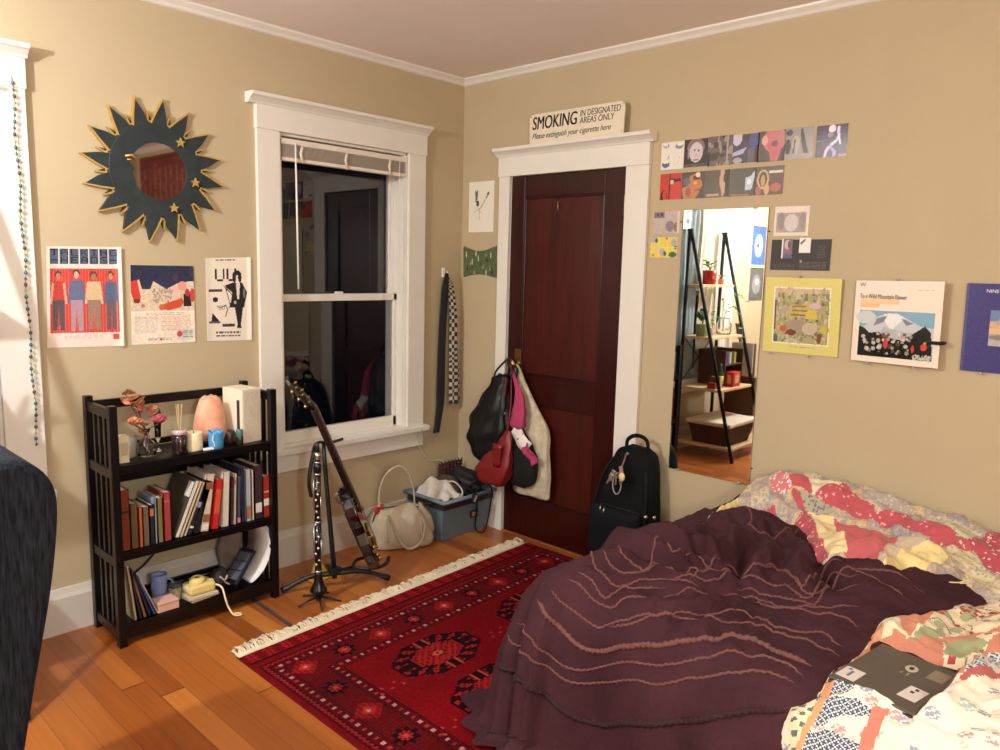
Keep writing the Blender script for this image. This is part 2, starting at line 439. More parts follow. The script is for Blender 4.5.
def window(num, W, cl, cr, mid=1.372):
    x0, x1, z0, z1 = W
    c = MB()
    c.box(x0 - cl, x0, -0.022, 0, z0, z1 + 0.001); c.box(x1, x1 + cr, -0.022, 0, z0, z1 + 0.001)           # side casings
    c.box(x0 - cl - .004, x1 + cr + .004, -0.028, 0, z1, z1 + 0.118)                                       # head
    cp = [(0, 0.112), (0.032, 0.112), (0.038, 0.122), (0.058, 0.138), (0.070, 0.142), (0.072, 0.158), (0, 0.160)]
    c.prism([(u, z1 + v - .005) for u, v in cp], lambda u, v, d: (d, -u, v), x0 - cl - .046, x1 + cr + .012)
    fr = struct(c, 'window_%d' % num, M_trim, bevel=0.002)
    # jamb lining, parting beads
    j = MB()
    j.box(x0 - .001, x0 + .012, 0, T, z0, z1).box(x1 - .012, x1 + .001, 0, T, z0, z1).box(x0, x1, 0, T, z1 - .012, z1)
    j.box(x0 + .012, x0 + .022, .005, .060, z0, z1).box(x1 - .020, x1 - .012, .005, .060, z0, z1)
    j.box(x1 - .024, x1 - .012, .095, .103, z0, z1).box(x0 + .012, x0 + .024, .095, .103, z0, z1)
    for xa, xb_ in ((x0 + .010, x0 + .030), (x1 - .030, x1 - .010)): j.box(xa, xb_, .088, .110, mid - .05, mid + .002)
    j.build('jamb', M_trim, fr, bevel=.001)
    s = MB(); s.box(x0 - cl - .035, x1 + cr + .020, -0.058, 0.03, z0 - .030, z0).box(x0, x1, 0.0, T, z0 - .012, z0 + .006)
    s.build('window_sill', M_trim, fr, bevel=.004)
    MB().box(x0 - cl, x1 + cr, -0.020, 0, z0 - .122, z0 - .030).build('apron', M_trim, fr, bevel=.003)
    # lower sash (room side) and upper sash
    a0, a1 = x0 + .013, x1 - .013
    def sash(n, y0, y1, zb, zt, rb, rt):
        q = MB(); q.box(a0, a0 + .026, y0, y1, zb, zt).box(a1 - .026, a1, y0, y1, zb, zt).box(a0, a1, y0, y1, zb, zb + rb).box(a0, a1, y0, y1, zt - rt, zt)
        o = q.build(n, M_trim, fr, bevel=.002)
        ym = (y0 + y1) / 2
        MB().box(a0 + .024, a1 - .024, ym - .0015, ym + .0015, zb + rb - .002, zt - rt + .002).build('glass_pane', M_glass, o)
        return o
    lo = sash('lower_sash', .062, .094, z0 + .004, mid, .055, .036)
    up = sash('upper_sash', .104, .134, mid - .034, z1 - .012, .034, .05)
    MB().box((a0 + a1) / 2 - .02, (a0 + a1) / 2 + .02, .066, .092, mid, mid + .012).build('sash_lock', M_trim, lo, bevel=.002)
    MB().box(a0 + .05, a0 + .058, .056, .063, mid - .026, mid - .006).box(a1 - .115, a1 - .107, .056, .063, mid - .03, mid - .004).build('sash_catch', M_trim, lo)
    return fr
window(1, W1, .118, .118)
window(2, W0, .135, .135)
# raised blind in window 1
t = thing('venetian_blind', 'raised beige venetian blind bunched at the top of the window', 'blind', (-0.81, 0.02, 2.02))
x0, x1 = W1[0] + .014, W1[1] - .014
M_bl = mat('blind_beige', (188, 176, 160), rough=.5, var=.03)
MB().box(x0, x1, -.012, .024, 2.085, 2.112).build('head_rail', mat('blind_rail', (226, 216, 200), rough=.4), t, bevel=.003)
q = MB()
for k in range(11): q.box(x0 + .004, x1 - .004, -.010, .022, 2.028 + k * .0052, 2.0308 + k * .0052)
q.build('slat_stack', M_bl, t)
MB().box(x0 + .002, x1 - .002, -.010, .022, 2.008, 2.026).build('bottom_rail', mat('blind_rail', (226, 216, 200)), t, bevel=.003)
for xx in (-1.09, -.83, -.55):
    MB().tube([(xx, -.013, 2.085), (xx - .012, -.015, 2.05), (xx, -.014, 2.006)], .004, 6, flat=2.0).build('ladder_tape', mat('blind_rail', (226, 216, 200)), t)
MB().tube([(-1.135, -.02, 2.095), (-1.133, -.024, 1.75), (-1.128, -.022, 1.40)], .0045, 8).build('tilt_wand', mat('wand_white', (236, 232, 222), rough=.2), t)
MB().tube([(-.49, -.014, 2.09), (-.488, -.012, 1.6), (-.487, -.01, 1.39)], .0018, 5).build('lift_cord', mat('cord_white', (225, 220, 210)), t)

# night outside: a dark neighbouring wall is not seen; only darkness
# ------------------------------- door -------------------------------
d = MB()
yl, yr = DY0 - .004, DY1 + .004      # slab from y=yr to y=yl
st = .112
P1 = (-0.492, -1.024, 0.945, 1.915); P2 = (-0.492, -1.024, 0.235, 0.785)
xf, xb = -0.004, 0.036
d.box(xf, xb, P1[0], yl, .008, DZ - .003); d.box(xf, xb, yr, P1[1], .008, DZ - .003)
d.box(xf, xb, P1[1], P1[0], P1[3], DZ - .003); d.box(xf, xb, P1[1], P1[0], P2[3], P1[2]); d.box(xf, xb, P1[1], P1[0], .008, P2[2])
door = struct(d, 'door_1', M_door, bevel=.0015)
for (a, b_, z0, z1) in (P1, P2):
    MB().box(xf + .012, xb - .005, b_ - .002, a + .002, z0 - .002, z1 + .002).build('door_panel', M_door2, door)
    q = MB(); e = .012
    q.box(xf + .002, xf + .013, b_, b_ + e, z0, z1).box(xf + .002, xf + .013, a - e, a, z0, z1).box(xf + .002, xf + .013, b_, a, z0, z0 + e).box(xf + .002, xf + .013, b_, a, z1 - e, z1)
    q.build('panel_moulding', M_door, door, bevel=.004, seg=3)
kn = MB().lathe([(.0, 0), (.026, 0), (.026, .004), (.012, .010), (.010, .030), (.020, .036), (.028, .046), (.029, .056), (.022, .066), (.0, .069)], (xf, -.475, 1.0), axis=(-1, 0, 0))
kn.build('door_knob', mat('aged_brass', (150, 120, 78), rough=.35, metal=1, var=.2), door)
MB().cbox((xf - .002, -.475, 1.0), (.004, .045, .16)).build('knob_plate', mat('aged_brass', (150, 120, 78)), door, bevel=.0015)
for zz in (1.80, .28):
    MB().box(-.012, .002, DY1 - .004, DY1 + .010, zz, zz + .09).lathe([(.0055, 0), (.0055, .10)], (-.013, DY1 + .003, zz - .005), 10).build('hinge', M_steel, door)
MB().tube([(-.006, -.735, 1.885), (-.014, -.735, 1.882), (-.014, -.735, 1.85), (-.010, -.735, 1.835)], .0035, 7).build('small_hook', M_brass, door)
# casing
c = MB()
c.box(-.022, 0, DY0, DY0 + .078, 0, DZ + .001).box(-.022, 0, DY1 - .130, DY1, 0, DZ + .001)
c.box(-.028, 0, DY1 - .132, DY0 + .082, DZ, DZ + .112)
cp = [(0, .104), (0.032, .104), (0.038, .114), (0.058, .128), (0.070, .132), (0.072, .150), (0, .152)]
c.prism([(u, DZ + v) for u, v in cp], lambda u, v, dd: (-u, dd, v), DY1 - .155, DY0 + .094)
c.box(-.001, .05, DY0 - .002, DY0 + .002, 0, DZ).box(-.001, .05, DY1 - .002, DY1 + .002, 0, DZ)
struct(c, 'trim_3', M_trim, bevel=.002)
struct(MB().box(-.012, .05, DY1, DY0, 0, .007), 'trim_4', mat('threshold_wood', (150, 88, 44), rough=.4), bevel=.002)
# =============================== window wall: hangings ===============================
def onA(u, v, d): return (u, -d, v)          # wall at y=0, d = distance off the wall
M_paper = vmat('printed_paper', rough=.55, var=.015)
M_gloss = vmat('printed_sleeve', rough=.14, spec=.5, var=.01)
# ---- sun and moon mirror
cx, cz = -1.797, 1.893
t = thing('sun_mirror', 'dark teal sun-shaped wall mirror with gold-edged rays, moon face and stars', 'mirror', (cx, -.001, cz - .29))
M_teal = mat('teal_black_wood', (34, 44, 47), rough=.6, var=.3, scale=25, bump=.2)
M_gold = mat('gold_paint', (196, 160, 84), rough=.45, metal=.35, var=.15, scale=60)
M_mir2 = mat('tinted_mirror', (186, 176, 168), rough=.03, metal=1, var=0)
M_mir = mat('mirror_glass', (235, 238, 236), rough=.015, metal=1, var=0)
def pol(r, a): return (cx + r * math.cos(a), cz + r * math.sin(a))
disc = [pol(.2, 2 * PI * k / 64) for k in range(64)]
MB().prism(disc, onA, .002, .012).build('disc', M_teal, t)
angs = [math.radians(a) for a in (100.5, 77, 53, 33, 11, -8, -29, -50, -69, -88, -107, -130, -155, -180, -205, -229, -249)]
angs = [math.radians(90 + 17 - 22.5 * k) for k in range(16)]
for k, a in enumerate(angs):
    tip = pol(.296 if k % 2 else .287, a - .03); ba, bb_ = pol(.186, a + .185), pol(.186, a - .18)
    ctl = pol(.235, a + .075); ct2 = pol(.235, a - .115)
    MB().prism([ba, ctl, tip, ct2, bb_], onA, .004, .018).build('ray', M_teal, t, bevel=.002)
    ge = [pol(.196, a + .190), pol(.238, a + .084), pol(.299, a - .028), pol(.294, a - .040), pol(.235, a + .060), pol(.19, a + .165)]
    MB().prism(ge, onA, .003, .0205).build('gold_edge', M_gold, t)
    b = a - 0.19
    MB().prism([pol(.19, b + .07), pol(.243, b + .01), pol(.236, b - .012), pol(.19, b + .02)], onA, .003, .015).build('gold_spike', M_gold, t)
    MB().prism([pol(.19, b + .02), pol(.24, b - .005), pol(.19, b - .06)], onA, .003, .014).build('small_ray', M_teal, t)
n = 72; ox, oz = cx + .012, cz + .0
inner = []
for k in range(n):
    a = 2 * PI * k / n; r = .116
    dd = (a - PI + PI) % (2 * PI) - PI          # angle from the left side
    dd = a - PI
    if abs(dd) < 1.0:
        v = dd
        r -= .018 * math.exp(-((v + .02) / .13) ** 2) + .010 * math.exp(-((v - .30) / .09) ** 2) + .008 * math.exp(-((v - .46) / .07) ** 2) - .012 * math.exp(-((v + .28) / .18) ** 2)
    inner.append((ox + r * math.cos(a), oz + r * math.sin(a)))
outer = [pol(.197, 2 * PI * k / n) for k in range(n)]
mb = MB()
vs = [onA(*p, .012) for p in outer] + [onA(*p, .018) for p in inner] + [onA(*p, .012) for p in inner] + [onA(cx + (p[0] - cx) * .95, cz + (p[1] - cz) * .95, .019) for p in outer]
fs = []
for k in range(n):
    l = (k + 1) % n
    fs += [(k, l, 3 * n + l, 3 * n + k), (3 * n + k, 3 * n + l, n + l, n + k), (n + k, n + l, 2 * n + l, 2 * n + k)]
mb._add(vs, fs, False); mb.build('moon_frame', M_teal, t)
MB().prism(inner, onA, .0125, .014).build('mirror_glass', M_mir2, t)
MB().tube([onA(*pol(.199, 2 * PI * k / 64), .014) for k in range(64)], .0028, 6, closed=True).build('gold_rim', M_gold, t)
for (px_, pz_) in ((-1.693, 2.02), (-1.633, 1.86), (-1.730, 1.745)):
    st_ = [(px_ + (.021 if k % 2 == 0 else .009) * math.cos(PI / 2 + k * PI / 5), pz_ + (.021 if k % 2 == 0 else .009) * math.sin(PI / 2 + k * PI / 5)) for k in range(10)]
    MB().prism(st_, onA, .018, .028).build('star', M_gold, t)
MB().tube([onA(cx - .125, cz + .045, .022), onA(cx - .10, cz + .052, .024), onA(cx - .085, cz + .040, .024)], .005, 6).tube([onA(cx - .118, cz + .032, .022), onA(cx - .098, cz + .034, .024)], .003, 6).build('moon_eye', M_gold, t)

# ---- posters
cv = Canvas(124, 180, (226, 208, 196))
cv.rect(.03, .02, .955, .17, (78, 92, 108)); 
for k in range(8): cv.rect(.03 + k * .132 - .008, .02, .03 + k * .132 + .008, .17, (226, 214, 204))
for k, ch in enumerate('TALKING'): cv.text(.052 + k * .132, .028, .062, ch, (30, 30, 40), wid=.12)
for k, ch in enumerate('-HEADS-'): cv.text(.052 + k * .132, .102, .060, ch, (30, 34, 48), wid=.12)
cv.rect(.04, .215, .955, .855, (196, 62, 54))
for k in range(24): cv.rect(.045 + k * .038, .215, .052 + k * .038, .855, (222, 108, 90))
def man(u, top, bottom, skin, shirt, trouser, s=1.0, arms=None):
    arms = arms or shirt; h = bottom - top
    cv.ell(u, top + .045 * h, .046 * s, .062 * h, (84, 56, 46)); cv.ell(u, top + .075 * h, .032 * s, .060 * h, skin)
    cv.poly([(u - .085 * s, top + .16 * h), (u + .085 * s, top + .16 * h), (u + .075 * s, top + .5 * h), (u - .075 * s, top + .5 * h)], shirt)
    cv.poly([(u - .085 * s, top + .17 * h), (u - .055 * s, top + .2 * h), (u - .085 * s, top + .55 * h), (u - .115 * s, top + .55 * h)], arms)
    cv.poly([(u + .085 * s, top + .17 * h), (u + .055 * s, top + .2 * h), (u + .085 * s, top + .55 * h), (u + .115 * s, top + .55 * h)], arms)
    cv.poly([(u - .075 * s, top + .48 * h), (u + .075 * s, top + .48 * h), (u + .08 * s, bottom), (u + .02 * s, bottom), (u, top + .6 * h), (u - .02 * s, bottom), (u - .075 * s, bottom)], trouser)
man(.15, .25, .83, (176, 120, 98), (186, 58, 52), (86, 74, 78), 1.0, (206, 160, 130))
man(.385, .235, .84, (196, 164, 148), (96, 104, 132), (168, 138, 148), 1.05)
man(.615, .255, .82, (160, 116, 90), (206, 176, 138), (150, 118, 104), 1.1)
man(.85, .25, .83, (190, 142, 116), (84, 96, 126), (100, 88, 96), .9)
cv.rect(.06, .865, .94, .868, (190, 160, 150)); cv.lines(.22, .885, .72, .925, 3, (208, 170, 160), 3)
cv.rect(.86, .87, .945, .93, (206, 60, 50)); cv.noise(5, 3, 2)
def curl(amp): return lambda u, v: amp * (np.exp(-((u - 1) / .06) ** 2) + .5 * np.exp(-((u) / .08) ** 2)) + 0 * v
t = thing('wall_poster', 'poster of four standing men on red stripes under blocky blue lettering', 'poster', (-2.09, -.002, 1.17), 'posters on the window wall')
card('printed_sheet', cv, onA(-2.222, 1.566, 0), onA(-1.949, 1.573, 0), onA(-2.239, 1.173, 0), onA(-1.953, 1.165, 0), (0, -1, 0), .0015, M_paper, t, warp=curl(.010))
cv = Canvas(104, 130, (232, 216, 196))
cv.rect(0, 0, 1, .58, (214, 190, 166)); cv.poly([(0, 0), (1, 0), (1, .2), (.93, .2), (.75, .22), (.55, .3), (.35, .2), (.3, .3), (.17, .3), (.13, .18), (0, .22)], (34, 40, 68))
cv.noise(9, 5, 3)
cv.poly([(0, .2), (.1, .19), (.15, .4), (.14, .45), (.05, .46), (.0, .34)], (206, 58, 48)); cv.ell(.09, .45, .055, .03, (120, 40, 30))
cv.poly([(.48, .56), (.5, .49), (.75, .43), (.8, .4), (.83, .47), (.78, .53), (.6, .57)], (204, 74, 40)); cv.ell(.47, .53, .04, .04, (190, 100, 60))
cv.ell(.81, .26, .07, .06, (226, 150, 140)); cv.ell(.7, .15, .05, .05, (70, 52, 66)); cv.ell(.71, .35, .06, .045, (228, 190, 170))
cv.rect(.83, .36, .95, .52, (26, 22, 26)); cv.ell(.89, .345, .04, .05, (170, 50, 60)); cv.ell(.97, .38, .04, .09, (190, 60, 50))
for k in range(60):
    a = RNG.uniform(0, 1, 2); cv.ell(.34 + a[0] * .3, .30 + a[1] * .17, .012, .012, (150, 132, 112), .8)
cv.ell(.18, .51, .03, .025, (176, 120, 70))
cv.rect(0, .585, 1, .6, (240, 226, 210)); cv.lines(.05, .65, .40, .86, 14, (196, 180, 160), 5); cv.lines(.46, .65, .94, .84, 14, (212, 160, 140), 6)
cv.lines(.22, .60, .82, .64, 2, (150, 130, 120), 8); cv.rect(.70, .82, .98, .96, (206, 206, 196)); cv.ell(.75, .88, .045, .04, (206, 70, 60)); cv.lines(.8, .84, .96, .94, 4, (120, 120, 120), 9)
cv.lines(.25, .92, .62, .96, 2, (150, 130, 110), 4); cv.ell(.45, .94, .02, .02, (200, 90, 80))
t = thing('wall_poster', 'poster with red lipsticks and spilled objects above two columns of small text', 'poster', (-1.78, -.002, 1.165), 'posters on the window wall')
card('printed_sheet', cv, onA(-1.913, 1.501, 0), onA(-1.645, 1.502, 0), onA(-1.920, 1.167, 0), onA(-1.646, 1.165, 0), (0, -1, 0), .0015, M_paper, t, warp=curl(.003))
cv = Canvas(90, 160, (232, 220, 204)); K = (26, 24, 28)
cv.lines(.22, .02, .68, .055, 1, (110, 100, 96), 1); cv.text(.2, .13, .15, 'UU', K, wid=.26)
cv.rect(.06, .375, .36, .405, (60, 56, 60)); cv.ell(.2, .5, .06, .03, K); cv.poly([(.13, .66), (.25, .74), (.27, .76), (.1, .77)], K); cv.rect(.05, .765, .3, .785, (90, 84, 84))
cv.line([(.24, .58), (.3, .6), (.42, .57), (.47, .62), (.42, .7)], .012, (80, 74, 74)); cv.text(.27, .575, .05, 'SO', (100, 92, 90), wid=.07)
cv.ell(.69, .21, .10, .055, K); cv.ell(.69, .25, .045, .04, (226, 214, 200)); cv.ell(.63, .24, .04, .06, K); cv.ell(.755, .24, .04, .06, K)
cv.poly([(.6, .3), (.8, .3), (.92, .42), (.86, .56), (.86, .6), (.52, .6), (.58, .42), (.45, .36), (.42, .33)], K)
cv.poly([(.66, .3), (.76, .3), (.73, .5), (.69, .5)], (226, 214, 200)); cv.ell(.64, .54, .03, .02, (190, 180, 170)); cv.ell(.85, .43, .03, .06, (120, 110, 110))
cv.poly([(.63, .6), (.82, .6), (.76, .82), (.79, .85), (.67, .85), (.69, .8)], K)
cv.line([(.4, .34), (.58, .45)], .012, K); cv.line([(.43, .36), (.53, .57), (.5, .6)], .01, K)
cv.rect(.34, .8, .62, .83, (70, 64, 66)); cv.lines(.34, .795, .62, .84, 1, (40, 36, 40), 2); cv.lines(.2, .89, .76, .97, 2, (50, 46, 50), 12)
t = thing('wall_poster', 'black and white flyer with a long-haired figure in a dark coat, nearest the window', 'poster', (-1.48, -.002, 1.165), 'posters on the window wall')
card('printed_sheet', cv, onA(-1.589, 1.538, 0), onA(-1.371, 1.549, 0), onA(-1.590, 1.167, 0), onA(-1.374, 1.161, 0), (0, -1, 0), .0015, M_paper, t, warp=curl(.006))

# ---- bead string on the left window casing
t = thing('bead_garland', 'thin string of small green and brown beads hanging down the left window casing', 'garland', (-2.322, -.028, .80))
gp = [(-2.312 + .004 * math.sin(k * .5) + k * .0002, -.03 - .006 * math.sin(k * .23) ** 2, 2.17 - k * (1.365 / 60)) for k in range(61)]
MB().tube(gp, .0012, 5).build('cord', mat('cord_dark', (70, 66, 50)), t)
gc = [mat('bead_green', (60, 110, 84), rough=.2), mat('bead_amber', (176, 160, 90), rough=.2), mat('bead_brown', (96, 74, 48), rough=.25), mat('bead_teal', (64, 112, 120), rough=.2)]
for k in range(1, 61):
    p = gp[k]; R_ = .0065 if k % 2 else .0048
    MB().ball(p, (R_, R_, R_ * 1.25), 8, 6).build('bead', gc[(k * 7 + k // 3) % 4], t)

# ---- hook and scarves beside the window
t = thing('wall_hook', 'small white hook on the wall right of the window, above the scarves', 'hook', (-.150, 0, 1.475))
mb = MB(); mb.cbox((-.150, -.004, 1.495), (.022, .008, .055)); mb.build('hook_plate', mat('hook_white', (236, 232, 226), rough=.25), t, bevel=.003)
MB().tube([(-.150, -.008, 1.485), (-.150, -.028, 1.478), (-.150, -.038, 1.488), (-.150, -.040, 1.502)], .004, 8).build('hook_arm', mat('hook_white', (236, 232, 226)), t)
def hanging(name, label, cat, spine, widths, m, cvfun, ny=60, nx=14, depth=.012, waves=2.5, group=None, thick=.006):
    """folded cloth hanging down the window wall: spine of (x, y, z)"""
    sp = np.array(catmull(spine, 12)); s = np.linspace(0, len(sp) - 1, ny + 1)
    cxs = np.stack([np.interp(s, np.arange(len(sp)), sp[:, k]) for k in range(3)], 1)
    ws = np.interp(np.linspace(0, 1, ny + 1), np.linspace(0, 1, len(widths)), widths)
    th = np.linspace(0, 2 * PI, nx * 2, endpoint=False)
    V = []; 
    for j in range(ny + 1):
        wv = 1 + .35 * math.sin(j * .21 + waves)
        for a in th:
            x = math.cos(a) * ws[j] / 2; y = math.sin(a) * (thick + depth * .5 * (1 + .5 * math.cos(x / max(ws[j], .01) * 16 + j * .06)))
            V.append((cxs[j, 0] + x, cxs[j, 1] + y, cxs[j, 2] + .004 * math.sin(a * 2 + j * .3)))
    m_ = nx * 2; F = [(j * m_ + k, j * m_ + (k + 1) % m_, (j + 1) * m_ + (k + 1) % m_, (j + 1) * m_ + k) for j in range(ny) for k in range(m_)]
    nV = len(V); V += [tuple(cxs[0]), tuple(cxs[-1])]
    F += [(k, (k + 1) % m_, nV, nV) if False else (nV, (k + 1) % m_, k, k) for k in range(0)]
    me = np_mesh(name, V, F, [m], True)
    C = [cvfun(j / ny, k / m_, j, k) for j in range(ny) for k in range(m_)]
    set_pattern(me, np.array(C, float))
    bm = bmesh.new(); bm.from_mesh(me); bmesh.ops.holes_fill(bm, edges=[e for e in bm.edges if e.is_boundary]); bmesh.ops.recalc_face_normals(bm, faces=bm.faces); bm.to_mesh(me); bm.free()
    o = link_mesh(name, me); return tag(o, label, cat, group)
M_cloth = vmat('woven_cloth', rough=.9, bump=.25, bscale=350, sheen=.1)
hanging('scarf', 'long black scarf hanging from the white hook beside the window', 'scarf', [(-.158, -.042, 1.49), (-.165, -.035, 1.36), (-.18, -.035, 1.1), (-.185, -.035, .85), (-.19, -.035, .70), (-.215, -.035, .555)], [.02, .05, .055, .06, .065, .055, .045], M_cloth, lambda v, u, j, k: (22, 21, 24))
hanging('scarf', 'black and cream checked scarf hanging beside the black scarf', 'scarf', [(-.145, -.030, 1.478), (-.115, -.03, 1.40), (-.095, -.035, 1.25), (-.088, -.035, 1.05), (-.080, -.035, .9), (-.075, -.035, .715)], [.02, .055, .06, .07, .075, .085, .085], M_cloth,
        lambda v, u, j, k: (186, 174, 156) if (j % 4 < 2) != ((k // 2) % 3 == 0) else (44, 41, 42), ny=84, depth=.016)
# pale cable running down behind the bags
o = MB().tube(catmull([(-.36, -.062, .60), (-.345, -.022, .52), (-.30, -.012, .44), (-.235, -.012, .385), (-.16, -.02, .375), (-.13, -.06, .33)], 8), .004, 6).build('cable', mat('cable_cream', (206, 196, 170), rough=.5))
tag(o, 'thin pale cable running from the window sill down behind the storage bin', 'cable')

# =============================== black bookcase ===============================
BX0, BX1, BYF, BYB, BZ = -2.132, -1.428, -.312, -.030, .958
t = thing('bookcase', 'small black wooden folding bookcase with slatted ends and three shelves', 'bookcase', ((BX0 + BX1) / 2, (BYF + BYB) / 2, 0))
p = .030
for x in (BX0, BX1 - p):
    MB().box(x, x + p, BYF, BYF + .034, 0, BZ + .012).build('post', M_black, t, bevel=.003)
    MB().box(x, x + p, BYB - .034, BYB, 0, BZ + .02).build('post', M_black, t, bevel=.003)
    for z in (BZ - .022, .70, .345, .050): MB().box(x + .005, x + p - .005, BYF + .03, BYB - .03, z - .018, z + .020).build('side_rail', M_black, t, bevel=.002)
    for k in range(3):
        yy = BYF + .034 + (k + 1) * (BYB - BYF - .068) / 4
        MB().box(x + .009, x + p - .009, yy - .009, yy + .009, .06, BZ - .03).build('side_slat', M_black, t, bevel=.001)
SH = (.735, .385, .088)
for z in SH:
    MB().box(BX0 + p - .002, BX1 - p + .002, BYF + .012, BYB - .010, z - .016, z).box(BX0 + p - .002, BX1 - p + .002, BYF + .006, BYF + .028, z - .034, z).build('shelf', M_black, t, bevel=.002)
    MB().box(BX0 + p - .002, BX1 - p + .002, BYB - .022, BYB - .006, z + .005 if z > .7 else z + .01, z + .03).build('shelf_lip', M_black, t)
MB().box(BX0 + p, BX1 - p, BYB - .026, BYB - .006, BZ - .04, BZ - .002).build('back_rail', M_black, t, bevel=.002)
MB().box(BX0 + p, BX1 - p, BYB - .024, BYB - .008, .60, .65).build('back_rail', M_black, t, bevel=.002)
MB().box(BX0 + p, BX1 - p, BYF + .01, BYF + .026, .028, .060).build('toe_rail', M_black, t, bevel=.002)

M_pages = mat('book_pages', (214, 204, 184), rough=.8, var=.08, scale=90)
LASTB = [None]
def book(x, w, h, d, col, label, z0, yf=-.285, lean=0.0, group='books on the middle shelf', marks=(), cov=.0022, cat='book'):
    """standing book: spine towards the room, leaning by an angle about its lower edge"""
    t = thing('book', label, cat, (x, yf + d / 2, z0), group); LASTB[0] = t
    R = Matrix.Rotation(lean, 4, 'Y').to_3x3(); piv = (x - w / 2 if lean < 0 else x + w / 2, yf, z0)
    m = mat('cover_%d_%d_%d' % col, col, rough=.5, var=.08, scale=40)
    mb = MB(); x0, x1 = x - w / 2, x + w / 2
    mb.box(x0, x1, yf, yf + cov, z0, z0 + h, R, piv).box(x0, x0 + cov, yf, yf + d, z0, z0 + h, R, piv).box(x1 - cov, x1, yf, yf + d, z0, z0 + h, R, piv)
    mb.build('cover', m, t)
    MB().box(x0 + cov, x1 - cov, yf + cov, yf + d - .004, z0 + .003, z0 + h - .004, R, piv).build('pages', M_pages, t)
    for (a, b_, c2) in marks:
        MB().box(x0 + w * .1, x1 - w * .1, yf - .0006, yf + .001, z0 + h * a, z0 + h * b_, R, piv).build('spine_label', mat('label_%d_%d_%d' % c2, c2, rough=.6), t)
    return t
z = SH[1] + .0005
book(-2.081, .034, .245, .19, (112, 44, 20), 'thick rust-brown book at the left end of the middle shelf', z, marks=((.62, .66, (40, 20, 14)),))
book(-2.0475, .027, .185, .14, (92, 70, 40), 'olive brown old book beside the rust-brown one', z)
book(-2.0225, .014, .165, .13, (176, 84, 44), 'thin orange book between two brown old books', z)
book(-2.002, .023, .162, .13, (104, 84, 68), 'worn grey-brown small book right of the thin orange one', z)
book(-1.9785, .018, .165, .13, (28, 26, 28), 'small black book with an orange label near the top of its spine', z, marks=((.72, .9, (182, 104, 66)),))
book(-1.9635, .009, .188, .14, (140, 152, 176), 'thin pale blue book left of the olive and pink-red pair', z)
book(-1.9460, .020, .188, .14, (120, 108, 66), 'olive green book beside the pink-red book', z)
book(-1.9165, .028, .205, .15, (156, 58, 58), 'faded pink-red cloth book, last of the upright group on the left', z, marks=((.8, .83, (190, 100, 90)),))
ln = .40
book(-1.882, .016, .245, .20, (72, 62, 52), 'tall dark-sided folder with a white spine leaning at the left of the leaning books', z, lean=ln, marks=((.01, .99, (222, 214, 202)),))
MB().box(-1.8915, -1.8895, -.280, -.235, z + .17, z + .235, Matrix.Rotation(ln, 4, 'Y').to_3x3(), (-1.874, -.285, z)).build('side_label', mat('label_222_214_202', (222, 214, 202)), LASTB[0])
book(-1.8645, .013, .235, .17, (208, 196, 164), 'thin cream book leaning against the white folder', z, lean=ln)
book(-1.8485, .013, .232, .17, (186, 172, 140), 'thin tan book leaning second from the white folder', z, lean=ln)
book(-1.8305, .019, .235, .17, (30, 34, 52), 'dark navy book with white specks leaning beside the tan one', z, lean=.38, marks=((.12, .16, (210, 210, 210)), (.5, .6, (150, 160, 180))))
book(-1.8035, .028, .225, .17, (24, 24, 26), 'thick black book leaning before the upright books', z, lean=.30)
book(-1.7625, .036, .245, .18, (206, 190, 170), 'cream book with two brown bands across its spine', z, lean=.14, marks=((.16, .3, (140, 92, 50)), (.74, .86, (134, 88, 50)), (.03, .12, (230, 226, 220))))
book(-1.7165, .030, .215, .17, (196, 36, 30), 'bright red book among the cream books', z, lean=.13, marks=((.3, .8, (214, 80, 48)),))
book(-1.6690, .030, .242, .18, (212, 200, 182), 'white and cream book right of the bright red one', z, lean=.05)
book(-1.6420, .010, .215, .16, (60, 38, 52), 'thin plum book between two cream ones', z, lean=.05)
book(-1.6255, .013, .225, .16, (196, 176, 150), 'thin tan book right of the plum one', z, lean=.04, marks=((.8, .9, (170, 90, 70)),))
book(-1.6060, .016, .212, .16, (72, 78, 100), 'slim slate blue book with a pink mark at its foot', z, lean=.03, marks=((.02, .12, (214, 120, 160)),))
book(-1.5860, .016, .250, .19, (36, 40, 62), 'tall navy book behind the pale grey one', z)
book(-1.5580, .024, .232, .17, (170, 178, 184), 'pale grey book with a brown mark low on its spine', z, marks=((.05, .3, (168, 110, 80)),))
book(-1.5375, .010, .228, .17, (222, 208, 184), 'thin cream book right of the pale grey one', z)
book(-1.5090, .036, .245, .19, (58, 36, 46), 'thick dark plum book with a round white sticker', z, marks=((.12, .3, (220, 214, 208)),))
book(-1.4715, .030, .190, .15, (158, 48, 32), 'rust red book with a white square at the right end of the shelf', z, marks=((.28, .45, (226, 214, 200)), (.6, .64, (220, 160, 90))))

